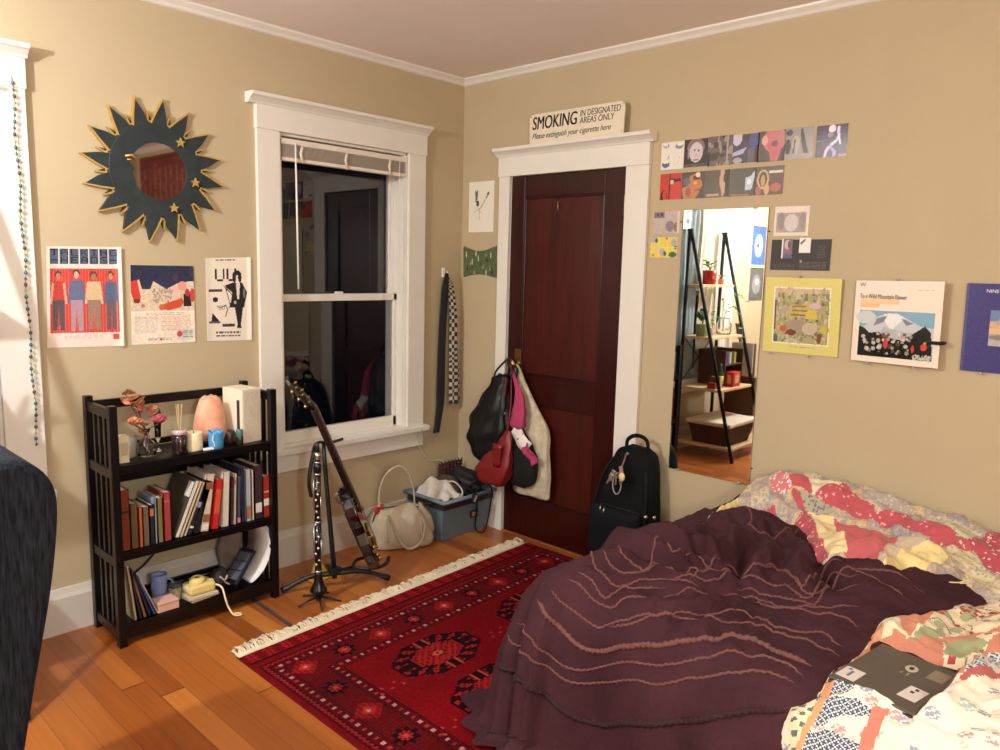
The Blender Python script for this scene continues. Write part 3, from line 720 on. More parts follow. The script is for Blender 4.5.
# ---- things on the top shelf
z = SH[0] + .0005
t = thing('candle_box', 'narrow cream box at the left end of the top shelf', 'box', (-2.068, -.255, z), )
MB().cbox((-2.068, -.255, z + .054), (.036, .036, .108)).build('carton', mat('carton_cream', (222, 210, 178), rough=.6), t, bevel=.002)
MB().box(-2.082, -2.054, -.2738, -.2728, z + .03, z + .08).build('box_label', mat('carton_ink', (190, 176, 146)), t)
def jar(name, label, cat, c, prof, m, inner=None, n=24):
    t = thing(name, label, cat, (c[0], c[1], z))
    MB().lathe(prof, (c[0], c[1], z), n).build('vessel', m, t)
    return t
t = jar('votive_glass', 'clear frosted glass cup between the cream box and the flower vase', 'glass', (-2.020, -.19), [(.022, 0), (.026, .004), (.030, .05), (.030, .085), (.027, .085), (.026, .05), (.02, .006), (0, .006)], mat('frosted', (225, 222, 212), rough=.35, trans=.7, var=0))
MB().lathe([(.0, .007), (.022, .007), (.024, .045), (.0, .046)], (-2.020, -.19, z), 20).build('wax', mat('wax', (232, 222, 196), rough=.5), t)
t = jar('bud_vase', 'round clear glass vase holding dried roses', 'vase', (-1.965, -.225), [(.018, 0), (.033, .006), (.040, .03), (.034, .055), (.014, .075), (.012, .10), (.017, .112), (.014, .112), (.010, .098), (.012, .076), (.031, .054), (.037, .03), (.030, .009), (0, .007)], M_clear)
t = thing('dried_roses', 'bunch of dried pink and orange roses with curled brown leaves in the glass vase', 'flowers', (-1.965, -.225, z + .01))
M_stem = mat('dry_stem', (84, 58, 44), rough=.8); M_leafd = mat('dry_leaf', (176, 112, 78), rough=.85, var=.25, scale=60); M_rose = mat('dry_rose_pink', (178, 84, 96), rough=.8, var=.25, scale=80); M_rose2 = mat('dry_rose_orange', (204, 132, 88), rough=.8, var=.25, scale=80)
heads = [((-1.920, -.25, z + .150), M_rose, .026), ((-2.010, -.235, z + .150), M_rose2, .024), ((-1.985, -.22, z + .190), M_rose, .015), ((-2.022, -.215, z + .238), M_leafd, .014)]
rg = random.Random(4)
for (hc, hm, hr) in heads:
    MB().tube(catmull([(-1.965 + rg.uniform(-.006, .006), -.225, z + .012), (-1.965 + rg.uniform(-.004, .004), -.225, z + .10), tuple(np.array(hc) - (0, 0, hr * .6))], 6), .0022, 6).build('stem', M_stem, t)
    mb = MB()
    for ring in range(3):
        for k in range(5 + ring):
            a = 2 * PI * k / (5 + ring) + ring; rr = hr * (.25 + .3 * ring)
            R_ = Matrix.Rotation(a, 3, 'Z') @ Matrix.Rotation(.35 + .25 * ring, 3, 'Y')
            mb.ball((hc[0] + math.cos(a) * rr, hc[1] + math.sin(a) * rr, hc[2] + hr * (.25 - .15 * ring)), (hr * .16, hr * .42, hr * .62), 8, 6, R=R_, wob=.15, seed=k)
    mb.build('rose_head', hm, t)
for k in range(13):
    a = [(-2.035, .262), (-2.050, .232), (-2.018, .262), (-2.005, .24), (-1.99, .225), (-1.975, .20), (-1.995, .215), (-1.955, .19), (-1.945, .175), (-1.975, .13), (-1.985, .10), (-1.935, .195), (-2.0, .19)][k]
    c_ = Vector((a[0], -.225 + rg.uniform(-.02, .02), z + a[1]))
    dx = Vector((rg.uniform(-1, 1), rg.uniform(-.5, .5), rg.uniform(-.6, .8))).normalized() * rg.uniform(.016, .026)
    w_ = dx.cross(Vector((0, 1, .3))).normalized() * .009; nn = Vector((0, -.006, .004))
    P = [[c_ + dx * s_ + w_ * q_ * math.cos(s_ * 1.4) + nn * (s_ * s_ * 2 + abs(q_) * 1.5) for q_ in (-1, -.5, 0, .5, 1)] for s_ in (-1, -.6, -.2, .2, .6, 1)]
    MB().grid(P).build('leaf', M_leafd, t, solid=.001)
    if k % 3 == 0: MB().tube([(-1.965, -.225, z + .10), tuple(c_)], .0014, 5).build('stem', M_stem, t)
t = jar('stemmed_glass', 'slim clear glass with a dark green top behind the dried roses', 'glass', (-1.893, -.165), [(.020, 0), (.020, .003), (.004, .010), (.004, .04), (.012, .06), (.013, .10), (.011, .10), (.010, .062), (0, .058)], M_clear)
MB().lathe([(.0, .098), (.013, .098), (.015, .125), (.014, .165), (.011, .178), (0, .18)], (-1.893, -.165, z), 16).build('green_top', mat('bottle_green', (28, 46, 38), rough=.3), t)
t = jar('reed_diffuser', 'dark glass reed diffuser jar with thin reeds', 'diffuser', (-1.840, -.250), [(.0, 0), (.029, 0), (.031, .004), (.031, .070), (.024, .078), (.017, .082), (.017, .086), (0, .086)], mat('smoke_glass', (40, 26, 28), rough=.08, var=0, coat=.5))
MB().lathe([(.026, .078), (.030, .082), (.030, .098), (.024, .100), (.016, .090), (.016, .078)], (-1.840, -.250, z), 20).build('collar', mat('collar_glass', (196, 170, 168), rough=.15), t)
for k in range(5):
    a = k * 1.3; MB().tube([(-1.840 + .004 * math.cos(a), -.25 + .004 * math.sin(a), z + .087), (-1.838 + .012 * math.cos(a), -.25 + .012 * math.sin(a), z + .205)], .0016, 5).build('reed', mat('reed', (196, 176, 120)), t)
t = jar('pillar_candle', 'short cream pillar candle right of the reed diffuser', 'candle', (-1.775, -.235), [(.0, 0), (.036, 0), (.037, .004), (.037, .072), (.034, .077), (.028, .072), (0, .070)], mat('wax_cream', (226, 216, 176), rough=.45, var=.03, sss=.2))
MB().tube([(-1.775, -.235, z + .070), (-1.774, -.235, z + .082)], .0012, 5).build('wick', M_dark, t)
t = thing('salt_lamp', 'rounded pink salt lamp rock on a dark base', 'lamp', (-1.668, -.17, z))
MB().lathe([(0, 0), (.055, 0), (.058, .006), (.056, .020), (0, .020)], (-1.668, -.17, z), 24).build('lamp_base', M_black, t, )
mb = MB(); rg2 = np.random.default_rng(5)
prf = [(.040, .018), (.056, .026), (.064, .055), (.064, .09), (.058, .13), (.050, .165), (.040, .195), (.024, .210), (0, .205)]
nn_ = 26; vs = []; ph = rg2.uniform(0, 6, 8)
for (r_, h_) in prf:
    for k in range(nn_):
        a = 2 * PI * k / nn_; q_ = 1 + .05 * math.sin(3 * a + ph[0]) + .04 * math.sin(5 * a + ph[1] + h_ * 30) + .03 * math.sin(h_ * 60 + 2 * a)
        vs.append((-1.668 + 1.08 * r_ * q_ * math.cos(a), -.17 + .95 * r_ * q_ * math.sin(a), z + h_ + .004 * math.sin(4 * a + h_ * 50)))
mb._add(vs, [(i * nn_ + k, i * nn_ + (k + 1) % nn_, (i + 1) * nn_ + (k + 1) % nn_, (i + 1) * nn_ + k) for i in range(len(prf) - 1) for k in range(nn_)] + [tuple(range(nn_ - 1, -1, -1))], True)
mb.build('salt_rock', mat('salt_pink', (226, 158, 126), rough=.5, var=.16, scale=22, bump=.8, bscale=40, sss=.15), t)
t = thing('blue_holder', 'bright blue scalloped candle cup in front of the salt lamp', 'candle holder', (-1.695, -.272, z))
mb = MB(); nn_ = 24; vs = []
rows = [(.026, 0), (.030, .004), (.031, .03), (.031, .062), (.034, .074), (.030, .074), (.027, .06), (.024, .01), (0.001, .01)]
for i, (r_, h_) in enumerate(rows):
    for k in range(nn_):
        a = 2 * PI * k / nn_; q_ = 1 + (.10 * math.cos(6 * a) if 3 < i < 6 else 0); hz = h_ + (.006 * math.cos(6 * a) if 3 < i < 6 else 0)
        vs.append((-1.695 + r_ * q_ * math.cos(a), -.272 + r_ * q_ * math.sin(a), z + hz))
mb._add(vs, [(i * nn_ + k, i * nn_ + (k + 1) % nn_, (i + 1) * nn_ + (k + 1) % nn_, (i + 1) * nn_ + k) for i in range(len(rows) - 1) for k in range(nn_)] + [tuple(range(nn_ - 1, -1, -1))], True)
mb.build('cup', mat('blue_glaze', (70, 150, 206), rough=.3, var=.08), t)
MB().tube(catmull([(-1.716, -.2965, z + .064), (-1.721, -.2965, z + .045), (-1.716, -.2995, z + .028), (-1.714, -.2985, z + .014)], 6), .003, 6).build('wax_drip', mat('wax', (232, 222, 196)), t)
t = thing('lighter', 'small white flat piece lying in front of the candle', 'trinket', (-1.735, -.285, z))
MB().cbox((-1.735, -.285, z + .006), (.045, .018, .012)).build('body', mat('white_plastic', (232, 226, 216), rough=.3), t, bevel=.004)
MB().cbox((-1.709, -.285, z + .006), (.010, .014, .010)).build('tip', mat('tip_gold', (206, 190, 160), rough=.3), t, bevel=.002)
t = jar('small_bottle', 'small dark bottle with a teal cap beside the white boxed set', 'bottle', (-1.588, -.275), [(.0, 0), (.014, 0), (.015, .003), (.015, .035), (.012, .04), (.0, .041)], mat('bottle_dark', (40, 32, 30), rough=.2))
MB().lathe([(.013, .036), (.014, .037), (.014, .066), (.012, .068), (0, .068)], (-1.588, -.275, z), 16).build('cap', mat('cap_teal', (70, 120, 108), rough=.4), t)
t = thing('dark_jar', 'low dark brown jar behind the small teal-capped bottle', 'jar', (-1.605, -.215, z))
MB().lathe([(0, 0), (.022, 0), (.024, .004), (.024, .05), (.02, .056), (0, .057)], (-1.605, -.215, z), 18).build('body', mat('jar_brown', (52, 34, 30), rough=.35), t)
# boxed set: white case with a dark strip, spines to the right
t = thing('boxed_set', 'tall white slipcase box with a dark vertical strip at the right of the top shelf', 'book', (-1.525, -.20, z))
Rz = Matrix.Rotation(math.radians(8), 3, 'Z')
MB().box(-1.578, -1.482, -.26, -.12, z, z + .238, Rz).build('slipcase', mat('case_white', (228, 218, 196), rough=.45, var=.02), t, bevel=.0015)
MB().box(-1.5795, -1.5775, -.240, -.222, z + .05, z + .190, Rz, (-1.53, -.19, z)).build('dark_strip', mat('case_strip', (46, 44, 48), rough=.5), t)
MB().box(-1.570, -1.490, -.2612, -.2592, z + .008, z + .230, Rz, (-1.53, -.19, z)).build('page_edges', M_pages, t)

# ---- things on the bottom shelf
z = SH[2] + .0005
lb = [(-2.078, .012, .235, .25, (176, 160, 130), 'tan folder leaning at the left end of the bottom shelf', .10),
      (-2.058, .010, .225, .22, (40, 34, 32), 'black notebook leaning behind the tan folder', .16),
      (-2.041, .012, .215, .21, (120, 92, 70), 'brown book leaning third on the bottom shelf', .22),
      (-2.022, .012, .205, .20, (26, 26, 30), 'black book leaning fourth on the bottom shelf', .28),
      (-2.003, .009, .190, .19, (70, 84, 140), 'thin blue booklet leaning right of the black books', .34),
      (-1.990, .007, .175, .18, (206, 196, 180), 'thin white booklet at the right of the leaning stack', .38)]
for (x, w, h, d_, c_, lab, ln_) in lb: book(x + .02, w, h, d_, c_, lab, z, lean=-ln_, group='leaning books on the bottom shelf', yf=-.288)
t = thing('card_box', 'small pale pink cardboard box on the bottom shelf', 'box', (-1.928, -.255, z))
MB().box(-1.970, -1.884, -.292, -.215, z, z + .040).build('carton', mat('carton_pink', (214, 170, 150), rough=.6), t, bevel=.002)
MB().box(-1.968, -1.886, -.2935, -.2915, z + .031, z + .033).build('lid_seam', mat('seam_brown', (170, 120, 104)), t)
t = thing('mug', 'lavender blue ceramic cup standing behind the pink box', 'cup', (-1.915, -.172, z))
MB().lathe([(.0, 0), (.026, 0), (.030, .004), (.033, .11), (.034, .118), (.030, .118), (.028, .10), (.025, .01), (0, .01)], (-1.915, -.172, z), 24).build('vessel', mat('lavender_glaze', (128, 142, 196), rough=.35, var=.03), t)
MB().tube(catmull([(-1.885, -.18, z + .09), (-1.868, -.185, z + .085), (-1.862, -.187, z + .06), (-1.87, -.184, z + .035), (-1.887, -.18, z + .028)], 5), .004, 7).build('handle', mat('lavender_glaze', (128, 142, 196)), t)
t = thing('tin', 'small patterned tin with a dark teal lid behind the pink box', 'tin', (-1.858, -.195, z))
MB().lathe([(0, 0), (.026, 0), (.027, .003), (.027, .055), (0, .055)], (-1.858, -.195, z), 20).build('body', mat('tin_floral', (150, 132, 106), rough=.5, var=.5, scale=120), t)
MB().lathe([(0, .055), (.028, .055), (.028, .068), (0, .069)], (-1.858, -.195, z), 20).build('lid', mat('tin_teal', (50, 80, 80), rough=.4), t)
# instant camera on two notebooks
for k, (c_, lab) in enumerate((((170, 140, 110), 'tan notebook lying under the yellow camera'), ((206, 190, 170), 'pale notebook lying directly beneath the yellow camera'))):
    q = thing('notebook', lab, 'notebook', (-1.775, -.235, z + k * .010), 'notebooks under the camera')
    R_ = Matrix.Rotation(math.radians(6 - 10 * k), 3, 'Z')
    MB().box(-1.835, -1.708, -.290, -.185, z + k * .010, z + .0025 + k * .010, R_).box(-1.835, -1.708, -.290, -.185, z + .0065 + k * .010, z + .009 + k * .010, R_).build('cover', mat('nb_%d' % k, c_, rough=.6), q)
    MB().box(-1.832, -1.712, -.287, -.188, z + .0025 + k * .010, z + .0065 + k * .010, R_).build('pages', M_pages, q)
zc = z + .0195
t = thing('instant_camera', 'pale yellow rounded instant camera lying on notebooks', 'camera', (-1.772, -.235, zc))
M_yel = mat('camera_yellow', (226, 206, 130), rough=.35, var=.02)
mb = MB(); mb.cbox((-1.772, -.235, zc + .022), (.118, .085, .044)); mb.build('body', M_yel, t, bevel=.014, seg=4)
MB().lathe([(0, .04), (.034, .04), (.036, .046), (.032, .058), (.022, .066), (.016, .066), (.014, .060), (0, .060)], (-1.778, -.232, zc), 24).build('lens_barrel', M_yel, t)
MB().lathe([(0, .0595), (.013, .0595), (.013, .0625), (0, .063)], (-1.778, -.232, zc), 18).build('lens_glass', mat('lens_dark', (46, 44, 46), rough=.1), t)
MB().cbox((-1.728, -.256, zc + .042), (.022, .022, .014)).build('viewfinder', M_yel, t, bevel=.004)
MB().cbox((-1.828, -.235, zc + .030), (.012, .05, .02)).build('grip', mat('camera_cream', (238, 226, 180), rough=.4), t, bevel=.004)
MB().tube(catmull([(-1.715, -.262, zc + .025), (-1.700, -.30, zc + .015), (-1.700, -.332, zc - .03), (-1.692, -.338, .045), (-1.680, -.362, .012), (-1.655, -.375, .008), (-1.648, -.362, .008), (-1.662, -.352, .010), (-1.683, -.352, .014)], 7), .0042, 7).build('strap', mat('strap_cream', (232, 214, 160), rough=.6), t)
# dark calculator-like pad leaning on the papers and a small studded black pouch
t = thing('keypad', 'black flat device with grey keys leaning on the white papers', 'electronic pad', (-1.60, -.235, z))
Rk = Matrix.Rotation(math.radians(-48), 3, 'Y') @ Matrix.Rotation(math.radians(10), 3, 'Z')
pv = (-1.625, -.24, z + .006)
MB().box(-1.625, -1.455, -.285, -.185, z + .004, z + .020, Rk, pv).build('body', mat('pad_black', (28, 28, 32), rough=.4), t, bevel=.003)
for i in range(3):
    for j in range(2):
        MB().box(-1.605 + i * .046, -1.565 + i * .046, -.277 + j * .044, -.239 + j * .044, z + .019, z + .0225, Rk, pv).build('key', mat('key_grey', (92, 96, 110), rough=.4), t, bevel=.001)
t = thing('pouch', 'small crumpled black pouch with pale specks between camera and keypad', 'pouch', (-1.672, -.225, z))
MB().ball((-1.672, -.225, z + .048), (.036, .04, .046), 18, 12, wob=.10, seed=3).build('bag', mat('pouch_black', (40, 32, 32), rough=.7, var=.4, scale=60, bump=.5), t)
MB().tube(catmull([(-1.69, -.262, z + .07), (-1.67, -.268, z + .05), (-1.655, -.262, z + .065), (-1.665, -.258, z + .04), (-1.645, -.262, z + .02)], 5), .004, 6).build('drawstring', mat('pouch_specks', (186, 170, 160), rough=.6), t)
for k in range(4):
    r_ = .17 + k * .012; P = []
    t2 = thing('paper_sheet', ['curved white paper sheet standing at the right of the bottom shelf, frontmost', 'second curved white paper behind the frontmost sheet', 'third curved white paper, greyer, in the bent stack', 'rearmost bent paper in the stack on the bottom shelf'][k], 'paper', (-1.50, -.2, z), 'bent papers on the bottom shelf')
    a0, a1 = math.radians(-66), math.radians(40 - k * 6)
    cxp, czp = -1.615 - .004 * k, z + .155 + .004 * k
    P = [[(cxp + r_ * .93 * math.cos(a), yy, max(z + .001, czp + r_ * .93 * math.sin(a))) for yy in (-.29 + .01 * k, -.2, -.09)] for a in np.linspace(a0, a1, 20)]
    MB().grid(P).build('sheet', mat('paper_%d' % (k % 2), ((226, 224, 222), (206, 202, 204))[k % 2], rough=.7), t2, solid=.0015)
t = thing('paper_bag', 'brown crumpled paper tucked behind the white sheets', 'paper', (-1.57, -.12, z + .0))
MB().grid([[(-1.60 + .10 * u_ + .008 * math.sin(9 * v_), -.075 - .03 * u_ + .01 * math.sin(5 * v_ + 3 * u_), z + .001 + .215 * v_ * (1 - .15 * u_)) for u_ in np.linspace(0, 1, 8)] for v_ in np.linspace(0, 1, 10)]).build('sheet', mat('kraft', (120, 104, 92), rough=.8, var=.15, scale=30), t, solid=.002)
o = MB().tube(catmull([(-1.84, -.035, .46), (-1.835, -.05, .36), (-1.87, -.06, .28), (-1.93, -.07, .225), (-2.0, -.08, .19), (-2.04, -.05, .15)], 8), .004, 6).build('lamp_cord', M_dark)
tag(o, 'black cord drooping down behind the bottom shelf of the bookcase', 'cord')
# dark cord cover strip on the floor by the bookcase
tag(MB().prism([(-1.53, -.26), (-1.545, -.55), (-1.558, -.56), (-1.60, -.55)][:0] or [(-1.523, -.235), (-1.540, -.60), (-1.556, -.60), (-1.541, -.235)], lambda u, v, d: (u, v, d), .001, .004).build('floor_cord_cover', mat('tape_grey', (58, 58, 66), rough=.6)), 'dark grey cord cover strip on the floor between bookcase and rug', 'cord cover')
# =============================== door wall ===============================
def onB(y, z, d): return (-d, y, z)
def sheetB(name, cv, y0, y1, z1, z0, th=.0018, m=None, parent=None, off=.0, off2=None, edge=(225, 220, 210), dz0=0, dz1=0, warp=None, lab=None, cat=None, grp=None):
    """rectangle on the door wall; y0 is its left edge seen from the room; off/off2 distance of left/right edge off the wall"""
    o2 = off if off2 is None else off2
    o = card(name, cv, onB(y0, z1 + dz0, off), onB(y1, z1 + dz1, o2), onB(y0, z0 + dz0, off), onB(y1, z0 + dz1, o2), (-1, 0, 0), th, m or M_paper, parent, edge, warp)
    if lab: tag(o, lab, cat, grp)
    return o
# ---- smoking sign on top of the door head
t = thing('smoking_sign', 'cream metal sign reading SMOKING in designated areas only, standing on the door head', 'sign', (-.045, -.85, 2.182))
y0, y1, z0, z1, r_ = -.549, -1.153, 2.1825, 2.335, .03
op = []
for (cy, cz_, a0) in ((y0 - .012, z0 + .008, 270), (y0 - r_, z1 - r_, 0), (y1 + r_, z1 - r_, 90), (y1 + .012, z0 + .008, 180)):
    rr = r_ if cz_ > 2.25 else .008
    for k in range(7):
        a = math.radians(a0 + 15 * k); op.append((cy + rr * math.cos(a) * (1), cz_ + rr * math.sin(a)))
lean_ = 0.0
MB().prism(op, lambda u, v, d: (-.045 + d - (0), u, v), -.003, .003).build('sign_plate', mat('sign_cream', (226, 214, 190), rough=.35, var=.03), t, bevel=.001)
M_ink = mat('sign_ink', (44, 40, 44), rough=.5)
def TM(y, z, rot=0): return Matrix(((0, 0, -1, -.0485), (-1, 0, 0, y), (0, 1, 0, z), (0, 0, 0, 1)))
text_mesh('lettering', 'SMOKING', .092, TM(y0 - .020, z0 + .073), M_ink, t, sx=.72, shear=.1)
text_mesh('lettering', 'SMOKING', .092, TM(y0 - .0225, z0 + .0735), M_ink, t, sx=.72, shear=.1)
text_mesh('lettering', 'IN DESIGNATED', .043, TM(y0 - .335, z0 + .108), M_ink, t, sx=.78, shear=.1)
text_mesh('lettering', 'AREAS ONLY', .043, TM(y0 - .335, z0 + .073), M_ink, t, sx=.82, shear=.1)
text_mesh('lettering', 'Please extinguish your cigarette here', .040, TM(y0 - .022, z0 + .026), M_ink, t, sx=.84, shear=.35)
for (a, b_) in ((y0 - .014, z1 - .014), (y1 + .014, z1 - .014), (y1 + .014, z0 + .014)):
    MB().lathe([(0, 0), (.0035, 0), (.003, .0015), (0, .002)], (-.048, a, b_), 10, axis=(-1, 0, 0)).build('rivet', M_steel, t)
# ---- pencil drawing
cv = Canvas(72, 104, (230, 224, 208)); K = (86, 78, 76)
cv.ell(.31, .29, .045, .12, K, .9, rot=.25); cv.ell(.36, .43, .06, .06, (70, 62, 64)); cv.ell(.27, .22, .02, .06, K, .8)
cv.line([(.36, .42), (.42, .58), (.44, .75)], .006, (120, 110, 104)); cv.line([(.2, .6), (.5, .52), (.78, .27)], .006, (120, 110, 104)); cv.line([(.25, .5), (.55, .64)], .005, (150, 140, 130)); cv.line([(.44, .55), (.62, .38), (.7, .3)], .006, (110, 100, 98))
cv.ell(.77, .25, .05, .035, K, .9, rot=-.5); cv.ell(.72, .31, .03, .02, K, .7)
sheetB('drawing', cv, -.056, -.257, 2.020, 1.733, lab='ink sketch of a twig on white paper left of the door, above the green panel', cat='drawing')
# ---- green fabric earring panel
t = thing('fabric_panel', 'green fabric panel with curved edges holding small earrings, left of the door', 'wall hanging', (-.004, -.155, 1.47))
op = [(-.020 - .268 * k / 12, 1.655 - .030 * math.sin(PI * k / 12)) for k in range(13)] + [(-.288, 1.655), (-.290, 1.56), (-.292, 1.472)] + [(-.292 + .268 * k / 12, 1.470 + .020 * math.sin(PI * k / 12)) for k in range(1, 13)] + [(-.022, 1.56)]
MB().prism(op, lambda u, v, d: (-d, u, v), .0, .006).build('fabric', mat('green_felt', (84, 98, 62), rough=.95, var=.12, scale=60, bump=.3), t)
eb = [(-.05, 1.60), (-.06, 1.52), (-.085, 1.55), (-.10, 1.56), (-.10, 1.53), (-.12, 1.50), (-.15, 1.58), (-.17, 1.55), (-.19, 1.53), (-.215, 1.50), (-.22, 1.57), (-.245, 1.52), (-.25, 1.60), (-.262, 1.50), (-.21, 1.60), (-.13, 1.61)]
ec = [mat('pearl', (214, 206, 190), rough=.2), mat('dark_stone', (40, 34, 32), rough=.2), mat('silver_bit', (180, 176, 168), rough=.3, metal=.8)]
for k, (a, b_) in enumerate(eb):
    MB().ball((-.009, a, b_), (.003, .004, .010 if k % 3 else .018), 8, 6).tube([(-.007, a, b_ + .008), (-.010, a, b_ + .022)], .0012, 5).build('earring', ec[k % 3], t)
for a, b_ in ((-.024, 1.650), (-.284, 1.650), (-.026, 1.476), (-.286, 1.476)):
    MB().lathe([(0, 0), (.004, 0), (.003, .004), (0, .005)], (-.006, a, b_), 8, axis=(-1, 0, 0)).build('pin', M_steel, t)

# ---- square photo cards
def prt(kind, seed):
    c = Canvas(44, 44, (60, 56, 60)); r = np.random.default_rng(seed)
    if kind == 'white_blue':
        c.a[:] = (226, 220, 210); c.ell(.22, .80, .17, .13, (92, 104, 150)); c.ell(.22, .72, .13, .06, (230, 226, 220)); c.ell(.78, .17, .18, .10, (130, 140, 172)); c.ell(.80, .12, .12, .05, (232, 228, 220)); c.ell(.2, .12, .14, .08, (150, 152, 176)); c.ell(.18, .09, .1, .05, (232, 228, 220)); c.line([(.35, .5), (.3, .6)], .02, (130, 140, 176)); c.line([(.82, .5), (.78, .75), (.6, .85)], .008, (196, 176, 160))
    elif kind == 'face_sepia':
        c.a[:] = (56, 42, 52); c.ell(.5, .3, .36, .34, (130, 110, 116)); c.ell(.52, .48, .28, .36, (206, 192, 196)); c.ell(.45, .4, .05, .03, (90, 74, 80)); c.ell(.62, .42, .05, .03, (90, 74, 80)); c.ell(.52, .58, .03, .05, (150, 130, 136)); c.rect(0, .88, 1, 1, (84, 74, 82)); c.ell(.2, .5, .05, .2, (150, 130, 140)); c.line([(.4, .74), (.62, .76)], .02, (120, 96, 104))
    elif kind == 'grey_pattern':
        c.a[:] = (104, 94, 92)
        for k in range(26): a = r.uniform(0, 1, 4); c.ell(a[0], a[1], .03 + .08 * a[2], .03 + .12 * a[3], (150, 138, 134) if k % 2 else (70, 62, 64))
        c.rect(.75, 0, .82, 1, (160, 150, 144)); c.rect(0, .6, .1, 1, (30, 26, 30))
    elif kind == 'blue_shapes':
        c.a[:] = (70, 66, 84); c.ell(.15, .1, .2, .28, (196, 192, 206)); c.rect(.35, .0, .6, .5, (78, 66, 78)); c.ell(.8, .22, .18, .3, (84, 84, 140)); c.poly([(0, .62), (.55, .45), (.4, .68), (0, .75)], (170, 170, 206)); c.rect(.6, .5, .85, 1, (96, 90, 98)); c.ell(.2, .9, .18, .1, (160, 160, 170)); c.rect(.88, .4, 1, 1, (50, 26, 44))
    elif kind == 'pink_head':
        c.a[:] = (84, 76, 70); c.ell(.6, .3, .42, .4, (196, 116, 116)); c.poly([(.35, .4), (.9, .4), (.8, .85), (.74, 1), (.5, 1)], (190, 104, 108)); c.ell(.25, .3, .12, .16, (220, 160, 150)); c.ell(.62, .42, .12, .1, (120, 74, 84)); c.ell(.88, .16, .12, .14, (180, 130, 136)); c.rect(.88, .6, 1, 1, (70, 40, 52)); c.ell(.03, .6, .04, .2, (150, 90, 86))
    elif kind == 'grey_figure':
        c.a[:] = (150, 140, 134); c.ell(.15, .15, .12, .1, (60, 56, 70)); c.poly([(.55, .05), (.62, .05), (.86, .9), (.7, .9), (.56, .4)], (72, 64, 62)); c.ell(.4, .55, .13, .3, (176, 164, 158)); c.ell(.12, .6, .1, .25, (54, 46, 56)); c.rect(0, .85, 1, 1, (160, 148, 148)); c.line([(.35, .4), (.33, .8)], .03, (90, 80, 78))
    elif kind == 'purple_spark':
        c.a[:] = (58, 34, 58); c.ell(.5, .12, .12, .12, (226, 216, 226)); c.line([(.7, .1), (.72, .35), (.66, .5), (.45, .66), (.35, .8), (.3, 1)], .045, (206, 196, 226)); c.line([(.72, .35), (.78, .6)], .03, (230, 220, 236)); c.line([(.45, .66), (.62, .85), (.6, 1)], .04, (150, 150, 206)); c.ell(.45, .3, .1, .08, (140, 116, 150)); c.line([(.02, .5), (.25, .48)], .012, (150, 140, 176)); c.rect(.75, .94, 1, 1, (150, 116, 130)); c.ell(.25, .4, .14, .25, (80, 50, 84), .7)
    elif kind == 'red_scene':
        c.a[:] = (196, 58, 48); c.rect(.42, .2, .95, .32, (44, 30, 32)); c.rect(.47, .24, .62, .4, (206, 186, 170)); c.line([(.45, .0), (.44, 1)], .025, (70, 24, 28)); c.poly([(.05, .75), (.15, .62), (.2, .62), (.12, .8), (.18, 1), (.05, 1)], (44, 24, 28)); c.line([(.3, .78), (.36, .95)], .02, (60, 26, 30))
    elif kind == 'face_profile':
        c.a[:] = (74, 70, 70); c.poly([(.35, .15), (.75, 0), (.84, .3), (.92, .52), (.82, .62), (.78, .8), (.62, 1), (.1, 1), (.02, .6), (.3, .5)], (190, 120, 74)); c.rect(.5, .15, .8, .3, (80, 56, 46)); c.ell(.22, .35, .16, .14, (100, 98, 110)); c.ell(.7, .12, .1, .1, (226, 204, 190)); c.ell(.6, .42, .08, .06, (220, 160, 110)); c.line([(.6, .7), (.78, .68)], .02, (110, 50, 40)); c.ell(.3, .75, .12, .18, (120, 66, 46), .6)
    elif kind == 'grey_torso':
        c.a[:] = (90, 86, 80); c.poly([(.62, 0), (.78, 0), (.75, .3), (.9, .7), (.72, 1), (.66, .7), (.58, .5)], (196, 158, 136)); c.rect(.82, .0, 1, 1, (56, 46, 44)); c.rect(.1, .86, .6, .95, (186, 150, 120)); c.ell(.8, .3, .06, .16, (70, 56, 52))
    elif kind == 'grey_spray':
        c.a[:] = (86, 86, 82); c.poly([(.6, .35), (.78, .3), (.98, .06), (.92, .4), (.84, .78), (.6, .8)], (186, 200, 220)); c.rect(.05, .94, .75, .97, (150, 120, 90)); c.ell(.74, .5, .08, .1, (226, 232, 240)); c.rect(.93, 0, 1, 1, (62, 60, 58))
    elif kind == 'brown_ring':
        c.a[:] = (110, 84, 80); c.rect(0, 0, 1, .3, (96, 92, 84)); c.ell(.25, .45, .22, .34, (196, 170, 130)); c.ell(.25, .45, .15, .27, (90, 88, 84)); c.ell(.25, .5, .08, .2, (190, 160, 110)); c.rect(.45, .16, .95, .24, (214, 204, 200)); c.ell(.72, .75, .2, .15, (176, 110, 100)); c.ell(.4, .8, .1, .2, (206, 160, 130)); c.ell(.08, .85, .12, .15, (166, 110, 110))
    c.noise(5, seed, 1); return c
rowa = [('white_blue', 'white card with blue watercolour spots, leftmost of the upper row of square prints'), ('face_sepia', 'sepia portrait print of a pale face with curly hair'), ('grey_pattern', 'grey mottled print between the sepia portrait and the blue abstract'),
        ('blue_shapes', 'violet-blue abstract square print in the upper row'), ('pink_head', 'square print of a pink head shape on dark grey'), ('grey_figure', 'grey square print with a dark diagonal, second from the right end of the upper row'), ('purple_spark', 'dark purple print with a glowing white figure at the right end of the upper row')]
ys = [-1.337, -1.456, -1.576, -1.695, -1.809, -1.926, -2.046]
